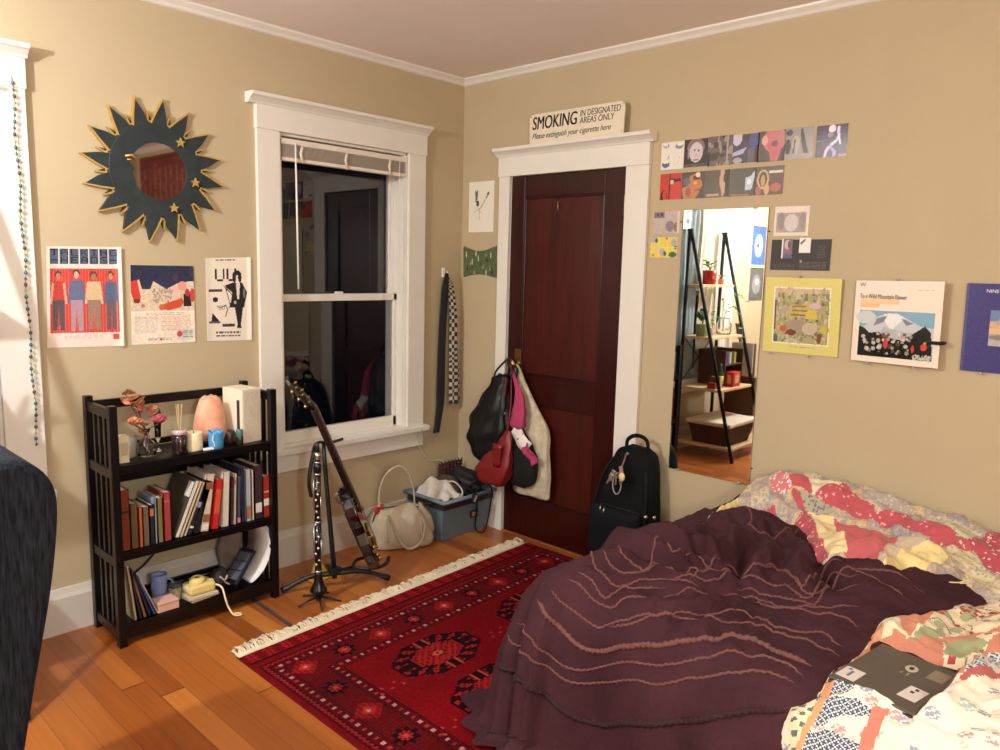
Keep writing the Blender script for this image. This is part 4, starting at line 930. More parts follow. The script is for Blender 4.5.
for k, (kd, lab) in enumerate(rowa):
    ww = .119 if k < 6 else .122
    yy = ys[k] - (0 if k < 6 else .010)
    sheetB('photo_print', prt(kd, 20 + k), yy, yy - ww, 2.1255 + .002 * (k % 3), 2.0045 - .003 * ((k + 1) % 2), lab=lab, cat='print', grp='square prints above the mirror', edge=(200, 196, 190), m=M_gloss)
rowb = [('red_scene', 'red square print with black marks at the left of the lower row'), ('face_profile', 'warm-toned print of a large face in profile'), ('grey_torso', 'dark grey print with a pale vertical figure at its right'), ('grey_spray', 'dark grey print with a white-blue splash'), ('brown_ring', 'brown and rose print with a pale ring, right end of the lower row')]
yb = [-1.339, -1.453, -1.569, -1.693, -1.812]
for k, (kd, lab) in enumerate(rowb):
    sheetB('photo_print', prt(kd, 40 + k), yb[k], yb[k] - (.114, .116, .122, .119, .121)[k], 1.983, 1.864, lab=lab, cat='print', grp='square prints above the mirror', edge=(200, 196, 190), m=M_gloss)
c = Canvas(48, 34, (190, 172, 168)); c.rect(.03, .04, .42, .3, (120, 108, 112)); c.rect(.12, .08, .2, .22, (84, 74, 78)); c.rect(.28, .06, .36, .2, (84, 74, 78)); c.ell(.65, .68, .17, .25, (140, 124, 126)); c.ell(.9, .72, .1, .22, (130, 112, 116)); c.rect(.92, 0, 1, 1, (214, 200, 186)); c.noise(6, 2, 2)
sheetB('photo_print', c, -1.313, -1.452, 1.811, 1.709, lab='mauve-grey faded print left of the mirror, above the yellow comic card', cat='print', grp='small cards left of the mirror')
c = Canvas(48, 34, (226, 200, 86))
for (a, b_, e, g_, q) in ((.1, .12, .15, .14, (170, 172, 178)), (.22, .15, .05, .12, (60, 100, 70)), (.88, .25, .1, .2, (160, 166, 180)), (.45, .72, .1, .2, (170, 170, 172)), (.56, .8, .06, .12, (50, 110, 80)), (.85, .85, .15, .14, (50, 110, 76)), (.28, .5, .06, .1, (190, 186, 180)), (.95, .5, .05, .1, (70, 90, 80)), (.12, .88, .06, .05, (140, 160, 60)), (.62, .06, .05, .05, (190, 90, 70))): c.ell(a, b_, e, g_, q)
c.rect(.32, 0, .34, 1, (236, 220, 140)); c.rect(.64, 0, .66, 1, (236, 220, 140)); c.rect(0, .49, 1, .52, (236, 220, 140)); c.noise(5, 4, 1)
sheetB('photo_print', c, -1.303, -1.446, 1.690, 1.596, lab='yellow comic-panel card with grey and green patches, lower left of the mirror', cat='print', grp='small cards left of the mirror')
c = Canvas(50, 42, (226, 212, 196)); c.rect(.06, .22, .92, .88, (170, 156, 154)); c.ell(.5, .55, .2, .3, (206, 196, 190)); c.ell(.2, .5, .1, .3, (150, 138, 136)); c.ell(.82, .5, .09, .3, (156, 142, 140)); c.noise(5, 6, 2)
sheetB('photo_print', c, -1.906, -2.052, 1.812, 1.690, lab='pale faded instant photo with white border right of the mirror top', cat='print')
# dark card with two photos tucked on it
c = Canvas(84, 44, (46, 38, 36)); c.lines(.05, .80, .42, .97, 4, (92, 82, 74), 3); c.lines(.50, .72, .95, .96, 5, (110, 98, 86), 4); c.rect(.50, .66, .53, .74, (150, 140, 130)); c.lines(.79, .2, .92, .62, 8, (84, 76, 60), 5)
t = thing('black_card', 'wide black card with small grey text, right of the mirror above the yellow picture', 'card', (-.002, -2.025, 1.547))
sheetB('printed_sheet', c, -1.902, -2.151, 1.675, 1.548, parent=t, edge=(40, 34, 34))
c = Canvas(26, 38, (120, 104, 120)); c.rect(0, 0, .14, 1, (226, 220, 216)); c.ell(.55, .3, .3, .25, (196, 176, 180)); c.poly([(.45, .5), (.8, .55), (.7, .75)], (196, 84, 70)); c.ell(.7, .3, .14, .2, (90, 86, 104)); c.rect(.14, .78, 1, 1, (100, 84, 120))
sheetB('photo_print', c, -1.947, -1.992, 1.678, 1.597, off=.0025, lab='small purple photo tucked at the left on the black card', cat='print', grp='photos on the black card')
c = Canvas(26, 30, (232, 228, 224)); c.poly([(.05, .35), (.5, .05), (.55, .15), (.2, .45)], (90, 80, 84)); c.line([(.1, .42), (.5, .2)], .02, (170, 110, 100))
sheetB('photo_print', c, -2.021, -2.068, 1.681, 1.620, off=.0025, lab='small white photo tucked at the right on the black card', cat='print', grp='photos on the black card')

# ---- frameless wall mirror
t = thing('wall_mirror', 'tall narrow frameless mirror hung on the wall right of the door', 'mirror', (-.004, -1.676, .592))
MB().box(-.0075, -.003, -1.880, -1.472, .592, 1.811).build('mirror_glass', M_mir, t)
MB().box(-.003, -.0005, -1.8805, -1.4715, .5915, 1.8115).build('backing', mat('mirror_back', (40, 34, 32), rough=.7), t)
for (a, b_) in ((-1.52, .592), (-1.83, .592), (-1.53, 1.811), (-1.82, 1.811)):
    MB().cbox((-.0065, a, b_), (.010, .018, .010)).build('clip', mat('clip_clear', (190, 184, 176), rough=.2, trans=.4), t, bevel=.002)
for (a, b_) in ((-1.462, 1.76), (-1.888, 1.71), (-1.886, .67)):
    MB().lathe([(0, 0), (.003, 0), (.003, .006), (0, .007)], (0, a, b_), 8, axis=(-1, 0, 0)).build('nail', M_dark, t)

# ---- record sleeves held by pins
def pins(t, pts, d=.012):
    for (a, b_) in pts: MB().lathe([(.0012, 0), (.0012, d), (.005, d), (.006, d + .004), (.004, d + .012), (.0052, d + .014), (0, d + .015)], (0, a, b_), 10, axis=(-1, 0, 0)).build('push_pin', mat('pin_clear', (226, 222, 214), rough=.1, trans=.5), t)
c = Canvas(105, 105, (218, 206, 124)); rg = np.random.default_rng(8)
c.rect(.125, .125, .875, .875, (232, 226, 206)); c.rect(.145, .145, .86, .86, (170, 162, 124))
for k in range(420):
    a = rg.uniform(0, 1, 5); u_, v_ = .15 + .70 * a[0], .15 + .70 * a[1]
    pal = [(140, 138, 90), (190, 176, 120), (120, 128, 108), (176, 150, 120), (196, 188, 150), (110, 96, 70), (170, 170, 120), (206, 196, 176)]
    c.ell(u_, v_, .008 + .02 * a[2], .01 + .04 * a[3] * (1.3 - v_), pal[int(a[4] * 8)], .75)
c.poly([(.3, .42), (.62, .3), (.66, .5), (.3, .52)], (196, 180, 100), .8); c.rect(.40, .36, .56, .38, (150, 120, 70)); c.rect(.38, .42, .58, .44, (150, 120, 70)); c.rect(.36, .48, .56, .50, (130, 104, 66))
c.ell(.27, .43, .09, .04, (176, 158, 150), rot=-.5); c.ell(.68, .36, .07, .04, (206, 180, 190)); c.poly([(.58, .42), (.7, .42), (.72, .53), (.56, .53)], (210, 186, 84))
c.ell(.45, .64, .18, .09, (166, 146, 122)); c.ell(.62, .66, .1, .08, (190, 176, 156)); c.ell(.27, .67, .045, .045, (200, 96, 60)); c.ell(.75, .78, .03, .07, (130, 80, 50)); c.ell(.38, .72, .07, .04, (120, 72, 54)); c.rect(.145, .76, .2, .86, (84, 104, 96)); c.rect(.145, .3, .165, .7, (110, 60, 40)); c.ell(.82, .66, .06, .05, (200, 180, 80)); c.rect(.845, .2, .86, .86, (130, 128, 70))
c.rect(.145, .145, .86, .2, (216, 180, 150), .6); c.lines(.36, .905, .70, .93, 1, (150, 140, 84), 2, .7); c.noise(4, 9, 1)
t = thing('record_sleeve', 'yellow-green framed record sleeve with a busy garden scene, nearest the mirror', 'record sleeve', (-.006, -2.053, 1.197), 'record sleeves pinned on the wall')
card('sleeve', c, onB(-1.895, 1.517, .016), onB(-2.210, 1.517, .016), onB(-1.897, 1.199, .003), onB(-2.213, 1.201, .003), (-1, 0, 0), .003, M_gloss, t, edge=(200, 190, 120))
pins(t, [(-2.04, 1.521), (-1.94, 1.194), (-2.10, 1.193)], .014)
c = Canvas(110, 110, (236, 222, 206)); rg = np.random.default_rng(3)
c.rect(.07, .36, .93, .93, (128, 170, 196)); c.ell(.15, .45, .12, .08, (200, 206, 206)); c.poly([(.07, .62), (.25, .46), (.36, .40), (.5, .385), (.62, .44), (.76, .52), (.93, .55), (.93, .75), (.07, .75)], (196, 200, 206))
c.poly([(.36, .40), (.5, .385), (.6, .44), (.52, .52), (.45, .60), (.38, .5)], (230, 230, 230)); c.poly([(.28, .46), (.4, .42), (.36, .5), (.24, .55)], (130, 130, 140)); c.poly([(.56, .44), (.7, .5), (.62, .53)], (126, 128, 140)); c.poly([(.36, .55), (.55, .6), (.75, .62), (.7, .7), (.3, .7)], (176, 182, 186))
c.poly([(.07, .56), (.14, .58), (.2, .64), (.32, .62), (.38, .68), (.6, .71), (.7, .62), (.78, .56), (.83, .52), (.9, .6), (.93, .93), (.07, .93)], (30, 34, 30))
for k in range(60):
    a = rg.uniform(0, 1, 3); c.ell(.08 + .6 * a[0], .62 + .28 * a[1], .012 + .016 * a[2], .012 + .016 * a[2], [(214, 206, 196), (176, 160, 144), (110, 74, 66)][k % 3], .85)
for k in range(60):
    a = rg.uniform(0, 1, 2); c.ell(.72 + .2 * a[0], .86 + .07 * a[1], .008, .01, (190, 186, 180))
c.ell(.40, .76, .028, .06, (190, 70, 74)); c.ell(.71, .80, .016, .045, (206, 66, 62)); c.ell(.83, .77, .035, .04, (216, 70, 56)); c.ell(.84, .72, .012, .015, (206, 160, 130))
c.rect(.07, .225, .52, .285, (236, 200, 150)); c.rect(.07, .285, .3, .325, (232, 190, 150)); c.lines(.72, .10, .9, .12, 1, (196, 170, 150), 2, .7)
t = thing('record_sleeve', 'white boxed record with a snowy mountain and flower field picture', 'record sleeve', (-.02, -2.425, 1.195), 'record sleeves pinned on the wall')
fp = [onB(-2.265, 1.513, .006), onB(-2.581, 1.517, .030), onB(-2.269, 1.197, .006), onB(-2.585, 1.196, .024)]
card('sleeve', c, *fp, (-1, 0, 0), .012, M_gloss, t, edge=(214, 170, 120))
nrm = Vector((-.018 - .0, 0, 0))
Ms = Matrix(((-.076, 0, -1, -.0235), (-1, 0, 0, -2.285), (0, 1, 0, 1.445), (0, 0, 0, 1)))
text_mesh('title_lettering', 'To a Wild Mountain Flower', .0255, Ms, mat('title_ink', (84, 76, 96), rough=.5), t, depth=.0003, sx=.60)
Ms2 = Matrix(((-.076, 0, -1, -.0205), (-1, 0, 0, -2.281), (0, 1, 0, 1.490), (0, 0, 0, 1)))
text_mesh('emblem_lettering', 'W', .022, Ms2, mat('title_ink', (84, 76, 96)), t, depth=.0003)
MB().box(-.052, -.010, -2.600, -2.556, 1.285, 1.297).build('binder_clip', M_dark, t, bevel=.003)
pins(t, [(-2.42, 1.519), (-2.335, 1.190), (-2.50, 1.190)], .020)
c = Canvas(105, 105, (62, 60, 122)); c.rect(.26, .30, 1, .70, (206, 180, 156)); c.rect(.26, .30, 1, .42, (110, 132, 172)); c.rect(.26, .42, 1, .5, (206, 170, 140)); c.ell(.6, .43, .3, .05, (176, 160, 160)); c.rect(.26, .5, 1, .56, (222, 178, 140)); c.rect(.26, .56, 1, .64, (160, 150, 146)); c.rect(.26, .62, 1, .7, (176, 172, 170)); c.ell(.45, .6, .2, .03, (130, 124, 124)); c.rect(0, 0, .03, 1, (84, 84, 130)); c.noise(3, 3, 2)
t = thing('record_sleeve', 'deep blue record sleeve with a beach sunset picture at the right edge', 'record sleeve', (-.006, -2.805, 1.195), 'record sleeves pinned on the wall')
card('sleeve', c, onB(-2.646, 1.514, .006), onB(-2.961, 1.514, .006), onB(-2.650, 1.196, .003), onB(-2.965, 1.196, .003), (-1, 0, 0), .004, M_gloss, t, edge=(50, 50, 100))
text_mesh('title_lettering', 'NINE N', .017, Matrix(((0, 0, -1, -.0106), (-1, 0, 0, -2.708), (0, 1, 0, 1.482), (0, 0, 0, 1))), mat('title_white', (226, 222, 226)), t, depth=.0003)
pins(t, [(-2.72, 1.192)], .008)

# ---- woven hanging further along the wall (what the sun mirror shows)
c = Canvas(90, 80, (112, 34, 32)); rg = np.random.default_rng(2)
for k in range(9):
    c.rect(.05 + k * .105, .12, .07 + k * .105, .95, (150, 110, 84)); 
for k in range(260): a = rg.uniform(0, 1, 2); c.ell(a[0], a[1], .012, .014, [(150, 116, 90), (70, 26, 30), (140, 50, 44)][k % 3], .8)
for k in range(12): c.ell(.06, .1 + .075 * k, .018, .02, (220, 214, 206))
c.rect(0, 0, 1, .05, (96, 24, 24)); c.rect(0, .0, .02, 1, (120, 26, 24))
sheetB('wall_tapestry', c, -3.50, -4.62, 2.52, 1.55, th=.006, m=M_cloth, lab='dark red patterned woven hanging high on the wall above the bed', cat='tapestry', edge=(100, 30, 28))

# =============================== bags on the door knob ===============================
def sack(rows, n=30, wob=.03, seed=0, power=2.4, wrk=8, tilt=None):
    """closed lofted soft shape: rows of (z, y centre, half width, x centre, half depth)"""
    rg = np.random.default_rng(seed); ph = rg.uniform(0, 6.28, 8); vs = []
    rows = catmull(rows, 5)
    for i, (z, yc, hw, xc, hd) in enumerate(rows):
        for k in range(n):
            a = 2 * PI * k / n; ca, sa = math.cos(a), math.sin(a)
            e = 2 / power; px_ = math.copysign(abs(ca) ** e, ca); py_ = math.copysign(abs(sa) ** e, sa)
            w = 1 + wob * (math.sin(wrk * a + ph[0] + i * .15) + .7 * math.sin((wrk + 5) * a + ph[1] - i * .22) + .6 * math.sin(i * .9 + ph[2] + 2 * a))
            vs.append((xc + max(hd, .001) * py_ * w, yc + max(hw, .001) * px_ * w, z + .004 * math.sin(3 * a + i * .5)))
    m = len(rows); fs = [(i * n + k, i * n + (k + 1) % n, (i + 1) * n + (k + 1) % n, (i + 1) * n + k) for i in range(m - 1) for k in range(n)]
    fs += [tuple(range(n - 1, -1, -1)), tuple((m - 1) * n + k for k in range(n))]
    mb = MB(); mb._add(vs, fs, True); return mb
KX, KY, KZ = -.062, -.475, 1.0
t = thing('tote_bag', 'beige patterned cloth bag hanging rearmost on the door knob', 'bag', (-.05, -.64, .27), 'bags on the door knob')
sack([(.272, -.64, .09, -.050, .010), (.290, -.64, .128, -.050, .026), (.40, -.645, .130, -.055, .030), (.55, -.640, .128, -.055, .030), (.67, -.640, .108, -.050, .024), (.76, -.60, .07, -.045, .018), (.90, -.54, .035, -.040, .012), (.985, -.49, .012, -.038, .006)], seed=2, wob=.035).build('body', mat('tote_beige', (196, 182, 156), rough=.9, var=.22, scale=26, bump=.3), t)
MB().tube(catmull([(-.060, -.47, 1.012), (-.050, -.52, .99), (-.045, -.57, .90), (-.045, -.61, .80), (-.05, -.64, .70)], 6), .009, 8, flat=.5).build('strap', mat('tote_strap', (186, 170, 140), rough=.9), t)
t = thing('cloth_bag', 'black soft cloth bag bulging low between the red bag and the beige bag', 'bag', (-.105, -.60, .33), 'bags on the door knob')
sack([(.332, -.60, .045, -.105, .012), (.36, -.61, .088, -.108, .030), (.43, -.625, .105, -.110, .040), (.52, -.615, .105, -.108, .036), (.58, -.59, .085, -.10, .030), (.66, -.56, .045, -.095, .020), (.8, -.52, .02, -.08, .010), (.95, -.488, .008, -.070, .006)], seed=5, wob=.04).build('body', mat('black_cloth', (8, 7, 9), rough=.9, var=.2), t)
t = thing('pink_scarf', 'bright pink cloth with white trim stuffed between the black and beige bags', 'scarf', (-.12, -.60, .49), 'bags on the door knob')
sack([(.655, -.585, .022, -.125, .012), (.68, -.595, .050, -.128, .022), (.74, -.60, .044, -.125, .022), (.80, -.60, .036, -.120, .018), (.85, -.585, .025, -.11, .014), (.93, -.53, .010, -.09, .006), (.985, -.485, .006, -.075, .004)], seed=7, wob=.06).build('upper_fold', mat('pink_cloth', (170, 56, 96), rough=.85, var=.12, scale=50, bump=.3), t)
MB().grid([[(-.135 + .012 * math.sin(v * 9) - .01 * abs(u), -.63 - .105 * v + .020 * u, .625 - .13 * v - .020 * u * (1 - .3 * v)) for u in (-1, -.5, 0, .5, 1)] for v in np.linspace(0, 1.05, 12)]).build('lower_fold', mat('pink_cloth', (196, 60, 108)), t, solid=.006)
MB().grid([[(-.138 + .008 * math.sin(v * 7), -.575 - .11 * v + .024 * u, .655 - .09 * v - .030 * u) for u in (-1, -.3, .3, 1)] for v in np.linspace(0, 1, 10)]).build('white_trim', mat('white_cloth', (232, 226, 216), rough=.9), t, solid=.008)
t = thing('leather_bag', 'large black leather drawstring bag hanging frontmost on the door knob', 'bag', (-.13, -.37, .40), 'bags on the door knob')
sack([(.425, -.41, .06, -.135, .018), (.45, -.40, .100, -.135, .045), (.52, -.392, .142, -.135, .062), (.60, -.390, .152, -.13, .064), (.70, -.402, .134, -.125, .056), (.80, -.420, .100, -.115, .044), (.88, -.440, .066, -.105, .032), (.925, -.445, .055, -.095, .022), (.94, -.45, .03, -.09, .010)], seed=9, wob=.10, wrk=8).build('body', mat('black_leather', (11, 10, 12), rough=.42, spec=.35, var=.2, bump=.9, bscale=22), t)
for k, (y_, zt, xo) in enumerate(((-.395, .905, -.115), (-.50, .90, -.10))):
    MB().tube(catmull([(xo, y_, zt), (xo + .01, y_ - .01 + k * .0, .955), (-.085, -.455 - .02 * k, 1.015), (-.066, -.475, 1.032), (-.055, -.500, 1.01), (-.062, -.525, .96), (-.075, -.515, .90)], 7), .007, 8, flat=.6).build('strap', mat('black_leather', (20, 19, 22)), t)
MB().tube(catmull([(-.13, -.505, .93), (-.14, -.51, .86), (-.135, -.50, .80), (-.14, -.515, .74)], 5), .004, 6).build('red_cord', mat('dark_red_cord', (120, 24, 30), rough=.7), t)
MB().lathe([(0, 0), (.010, 0), (.010, .004), (0, .004)], (-.15, -.515, .735), 12, axis=(-1, 0, 0)).build('ring', M_steel, t)
t = thing('red_bag', 'red leather pouch bag hanging low in front of the black leather bag', 'bag', (-.15, -.46, .31), 'bags on the door knob')
sack([(.325, -.475, .045, -.185, .014), (.345, -.465, .095, -.185, .034), (.40, -.470, .128, -.185, .040), (.46, -.495, .105, -.18, .034), (.53, -.525, .070, -.17, .026), (.60, -.540, .042, -.16, .016), (.64, -.545, .02, -.15, .008)], seed=4, wob=.045, wrk=5, power=3).build('body', mat('red_leather', (120, 22, 24), rough=.45, var=.14, bump=.3, bscale=30), t)
MB().tube(catmull([(-.155, -.545, .62), (-.150, -.55, .70), (-.12, -.535, .80), (-.085, -.50, .95), (-.066, -.478, 1.030), (-.06, -.46, 1.0), (-.10, -.475, .90)], 7), .005, 7, flat=.5).build('strap', mat('red_leather', (150, 26, 30)), t)
MB().grid([[(-.222 + .004 * u * u, -.53 + .035 * u * (1 - .3 * v), .575 - .13 * v) for u in (-1, -.5, 0, .5, 1)] for v in np.linspace(0, 1, 6)]).build('flap', mat('dark_red_leather', (120, 18, 24), rough=.4), t, solid=.004)

# =============================== backpack ===============================
t = thing('backpack', 'tall black backpack with a bunch of keys, standing against the wall right of the door', 'backpack', (-.14, -1.33, 0))
M_nyl = mat('black_nylon', (8, 8, 10), rough=.8, spec=.2, var=.12, bump=.25, bscale=220)
sack([(.004, -1.305, .145, -.105, .075), (.03, -1.305, .163, -.105, .084), (.20, -1.305, .170, -.103, .085), (.38, -1.305, .168, -.098, .078), (.50, -1.316, .150, -.092, .066), (.60, -1.334, .124, -.088, .056), (.66, -1.345, .096, -.088, .046), (.685, -1.348, .058, -.088, .026)], seed=1, wob=.010, power=3.6, n=40).build('body', M_nyl, t)
sack([(.045, -1.295, .130, -.185, .010), (.07, -1.295, .140, -.188, .026), (.20, -1.295, .144, -.188, .030), (.345, -1.295, .142, -.178, .028), (.385, -1.295, .132, -.170, .014)], seed=3, wob=.008, power=4, n=36).build('front_pocket', mat('pocket_navy', (11, 14, 20), rough=.8, spec=.2, var=.1, bump=.25, bscale=220), t)
MB().tube(catmull([(-0.172, -1.443, .03), (-0.177, -1.453, .20), (-0.167, -1.453, .38), (-0.152, -1.443, .50), (-0.132, -1.418, .60), (-0.112, -1.378, .66), (-0.107, -1.338, .686), (-0.112, -1.283, .665), (-0.132, -1.223, .60), (-0.152, -1.183, .50), (-0.167, -1.160, .38)], 6), .0055, 7).build('piping', M_dark, t)
MB().tube(catmull([(-0.102, -1.288, .665), (-0.097, -1.293, .715), (-0.097, -1.343, .742), (-0.097, -1.398, .725), (-0.102, -1.413, .655)], 8), .010, 8, flat=.6).build('handle', M_nyl, t)
MB().tube([(-0.186, -1.178, .388), (-0.188, -1.238, .392), (-0.186, -1.368, .392), (-0.178, -1.428, .386)], .0035, 6).build('pocket_zip', mat('zip_dark', (40, 40, 44), rough=.4, metal=.6), t)
for (a, b_) in ((-1.215, .385), (-1.235, .378)): MB().tube([(-.190, a, b_), (-.204, a - .004, b_ - .022)], .0045, 6).build('zip_pull', M_steel, t)
for (y_, x_, z_) in ((-1.470, -.190, .385), (-1.492, -.15, .378)): MB().ball((x_, y_, z_), (.009, .009, .009), 10, 8).build('rivet', mat('rivet_silver', (216, 212, 204), rough=.25, metal=.9), t)
MB().ball((-0.142, -1.323, .655), (.008, .008, .008), 10, 8).build('zip_pull', M_steel, t)
for sy in (-1.24, -1.42): MB().tube(catmull([(-.045, sy, .60), (-.018, sy, .5), (-.014, sy, .3), (-.035, sy, .08)], 6), .018, 8, flat=.35).build('shoulder_strap', M_nyl, t)
k_ = thing('key_bunch', 'bunch of keys and tags on a pale loop hanging from the backpack', 'keys', (-0.184, -1.308, .46))
MB().tube(catmull([(-0.140, -1.313, .650), (-0.162, -1.318, .62), (-0.177, -1.313, .585), (-0.184, -1.308, .555)], 5), .004, 6).build('lanyard', mat('lanyard_brown', (130, 96, 84), rough=.7), k_)
MB().tube([(-.214 + .002 * math.sin(a), -1.318 + .024 * math.cos(a), .52 + .052 * math.sin(a)) for a in np.linspace(0, 2 * PI, 25)[:-1]], .0032, 6, closed=True).build('loop', mat('loop_grey', (160, 158, 154), rough=.3), k_)
for i, (a, b_, c_, m_) in enumerate(((-1.305, .585, .3, 'k'), (-1.318, .575, .05, 'k'), (-1.33, .58, -.222, 'k'), (-1.35, .57, -.5, 'p'), (-1.295, .565, .5, 'k'), (-1.34, .60, -.2, 't'))):
    R_ = Matrix.Rotation(c_, 3, 'X')
    if m_ == 'k': MB().box(-.224, -.220, a - .011, a + .011, b_ - .024, b_ - .002, R_, (-.222, a, b_)).box(-.223, -.219, a - .005, a + .005, b_ - .062, b_ - .024, R_, (-.222, a, b_)).build('key', mat('key_silver', (206, 200, 190), rough=.25, metal=.9), k_, bevel=.001)
    elif m_ == 'p': MB().ball((-.223, a, b_ - .01), (.008, .016, .022), 10, 8).build('charm', mat('charm_cream', (226, 206, 150), rough=.4), k_)
    else: MB().box(-.225, -.219, a - .012, a + .008, b_ - .04, b_ + .01, R_, (-.222, a, b_)).build('tag', mat('tag_rose', (176, 120, 116), rough=.5), k_, bevel=.002)
# =============================== rug ===============================
RX0, RX1, RY0, RY1 = -1.842, -.075, -.690, -3.20
RW, RL = RX1 - RX0, RY0 - RY1; CELL = .0055
cw, ch = int(RW / CELL), int(RL / CELL)
def rug_rgb():
    cvs = Canvas(cw, ch, (120, 12, 20)); X = cvs.U * RW; Y = cvs.V * RL
    dk, rd, mid, wh, pk = (54, 12, 20), (136, 18, 26), (112, 18, 26), (196, 176, 164), (176, 64, 56)
    ex = np.minimum(X, RW - X)                       # from the long sides
    ey = np.minimum(Y, RL - Y) - .115                # from the ends (wider end band)
    d = np.minimum(ex, ey)                           # distance into the patterned frame
    P = cvs.put
    P(ey < 0, (112, 10, 18))
    # end band: faint row of plants
    uu = (X / .075) % 1; vv = np.minimum(Y, RL - Y)
    P((vv > .02) & (vv < .09) & (np.abs(uu - .5) < .10 + .2 * np.abs(np.sin(vv * 130))) , (156, 34, 36))
    P((vv > .02) & (vv < .09) & (np.abs(uu - .5) < .04), (92, 14, 22))
    P(np.abs(vv - .012) < .004, dk); P(np.abs(vv - .100) < .005, dk)
    s = np.where(ex < ey, Y, X)                      # running coordinate along the frame
    P((d > .018) & (d < .245), (92, 10, 18))
    for k, w_ in ((.026, .004), (.044, .003), (.090, .004), (.205, .004), (.250, .004)): P(np.abs(d - k) < w_, dk)
    # zigzag guard
    z_ = np.abs(((s / .022) % 1) - .5) * 2
    P((d > .026) & (d < .044) & (np.abs((d - .026) / .018 - z_) < .35), (150, 36, 38))
    for k in (.067, .226):
        P(np.abs(d - k) < .017, (84, 12, 20))
        q = (s / .034) % 1; odd = (np.floor(s / .034) % 2) == 0
        P((np.abs(d - k) < .008) & (np.abs(q - .5) < .2) & odd, wh); P((np.abs(d - k) < .008) & (np.abs(q - .5) < .2) & ~odd, (160, 60, 56))
    # main border 0.092 .. 0.204 with alternating motifs 0.19 apart
    inb = (d > .094) & (d < .203)
    P(inb, (98, 12, 20))
    sp = ((s / .0155) % 1 - .5); sd = ((d / .0155) % 1 - .5)
    P(inb & (np.abs(sp) + np.abs(sd) < .26), (72, 16, 22))
    step = .190
    cx0, cy0 = .145, .145 + .115
    nx_ = round((RW - 2 * cx0) / step); ny_ = round((RL - 2 * cy0) / step)
    sx_, sy_ = (RW - 2 * cx0) / nx_, (RL - 2 * cy0) / ny_
    cen = [(cx0 + i * sx_, yy, i) for i in range(nx_ + 1) for yy in (cy0, RL - cy0)] + [(xx, cy0 + j * sy_, j) for j in range(1, ny_) for xx in (cx0, RW - cx0)]
    for (a, b_, k) in cen:
        du, dv = X - a, Y - b_; r = np.hypot(du, dv); an = np.arctan2(dv, du)
        if k % 2 == 0:
            P((np.abs(du) / .062 + np.abs(dv) / .062 < 1), (150, 28, 32))
            P((np.abs(du) / .062 + np.abs(dv) / .062 < 1) & (np.floor(du / .009) % 2 == 0) & (r > .02), (116, 20, 26))
            P((np.abs(du) / .03 + np.abs(dv) / .03 < 1), (176, 60, 50)); P(r < .008, wh)
        else:
            pet = .034 + .018 * np.cos(4 * an) ** 2
            P(r < pet, (26, 12, 18)); P(r < .026, (158, 40, 40)); P((r < .026) & (np.abs(np.sin(4 * an)) < .25), (54, 14, 20)); P(r < .010, (186, 90, 76))
    # field
    P(d > .262, (126, 8, 18))
    # big stepped medallions in two columns
    for a in (.578, RW - .578):
        for j in range(7):
            b_ = .545 + j * .33
            if b_ > RL - .40: continue
            du, dv = np.round((X - a) / .011) * .011, np.round((Y - b_) / .011) * .011
            r8 = np.maximum(np.maximum(np.abs(du) / .205, np.abs(dv) / .128), (np.abs(du) / .205 + np.abs(dv) / .128) / 1.38)
            an = np.arctan2(dv * 1.5, du)
            ring = (r8 < 1) & (r8 > .58)
            P(r8 < 1, (30, 10, 16)); P((r8 < .58), (150, 30, 34))
            seg = (an / (2 * PI / 16)) % 1
            P(ring & (r8 < .92) & (r8 > .66) & (np.abs(seg - .5) < .20), (158, 34, 34))
            P(ring & (r8 < .86) & (r8 > .74) & (np.abs(seg - .5) < .09), (96, 18, 24))
            P((np.abs(np.abs(du) - .022) < .006) & ring, (190, 96, 60)); 
            P((r8 < .58) & (np.abs((r8 * 9) % 1 - .5) < .16), (108, 18, 26)); P((r8 < .52) & ((np.round(du / .011) + np.round(dv / .011)) % 3 == 0) & (r8 > .2), (170, 52, 44)); P((r8 < .12), (196, 110, 84)); P(r8 < .05, (60, 14, 20))
    for a in (.29, RW / 2, RW - .29):
        for j in range(-1, 8):
            b_ = .42 + .165 + j * .33
            if b_ > RL - .42 or b_ < .4: continue
            for (p_, q_) in ((-.03, 0), (.03, 0), (0, .025), (-.05, .03), (.05, .03)):
                P(np.hypot(X - a - p_, Y - b_ - q_) < .007, (178, 70, 74))
    cvs.a = cvs.a * np.array([.84, .62, .66])
    cvs.noise(5, 5, 1)
    # soft abrash bands
    ab = 1 + .05 * np.sin(Y * 9) + .04 * np.sin(Y * 23 + 1); cvs.a = np.clip(cvs.a * ab[..., None], 0, 255)
    return cvs
t = thing('rug', 'red oriental rug with black medallions and a cream fringe on the plank floor', 'rug', ((RX0 + RX1) / 2, (RY0 + RY1) / 2, 0))
M_rug = vmat('rug_wool', rough=.95, bump=.5, bscale=420, sheen=.0, spec=.08, var=.10)
tilt_ = .035   # the rug lies very slightly askew
def rp(x, y): return (x, y + tilt_ * (x - RX0) + .0, 0.0005)
card('pile', rug_rgb(), rp(RX0, RY0), rp(RX1, RY0), rp(RX0 - .02, RY1), rp(RX1, RY1), (0, 0, 1), .009, M_rug, t, edge=(110, 20, 24))
mb = MB(); rg = random.Random(3); N_ = 330
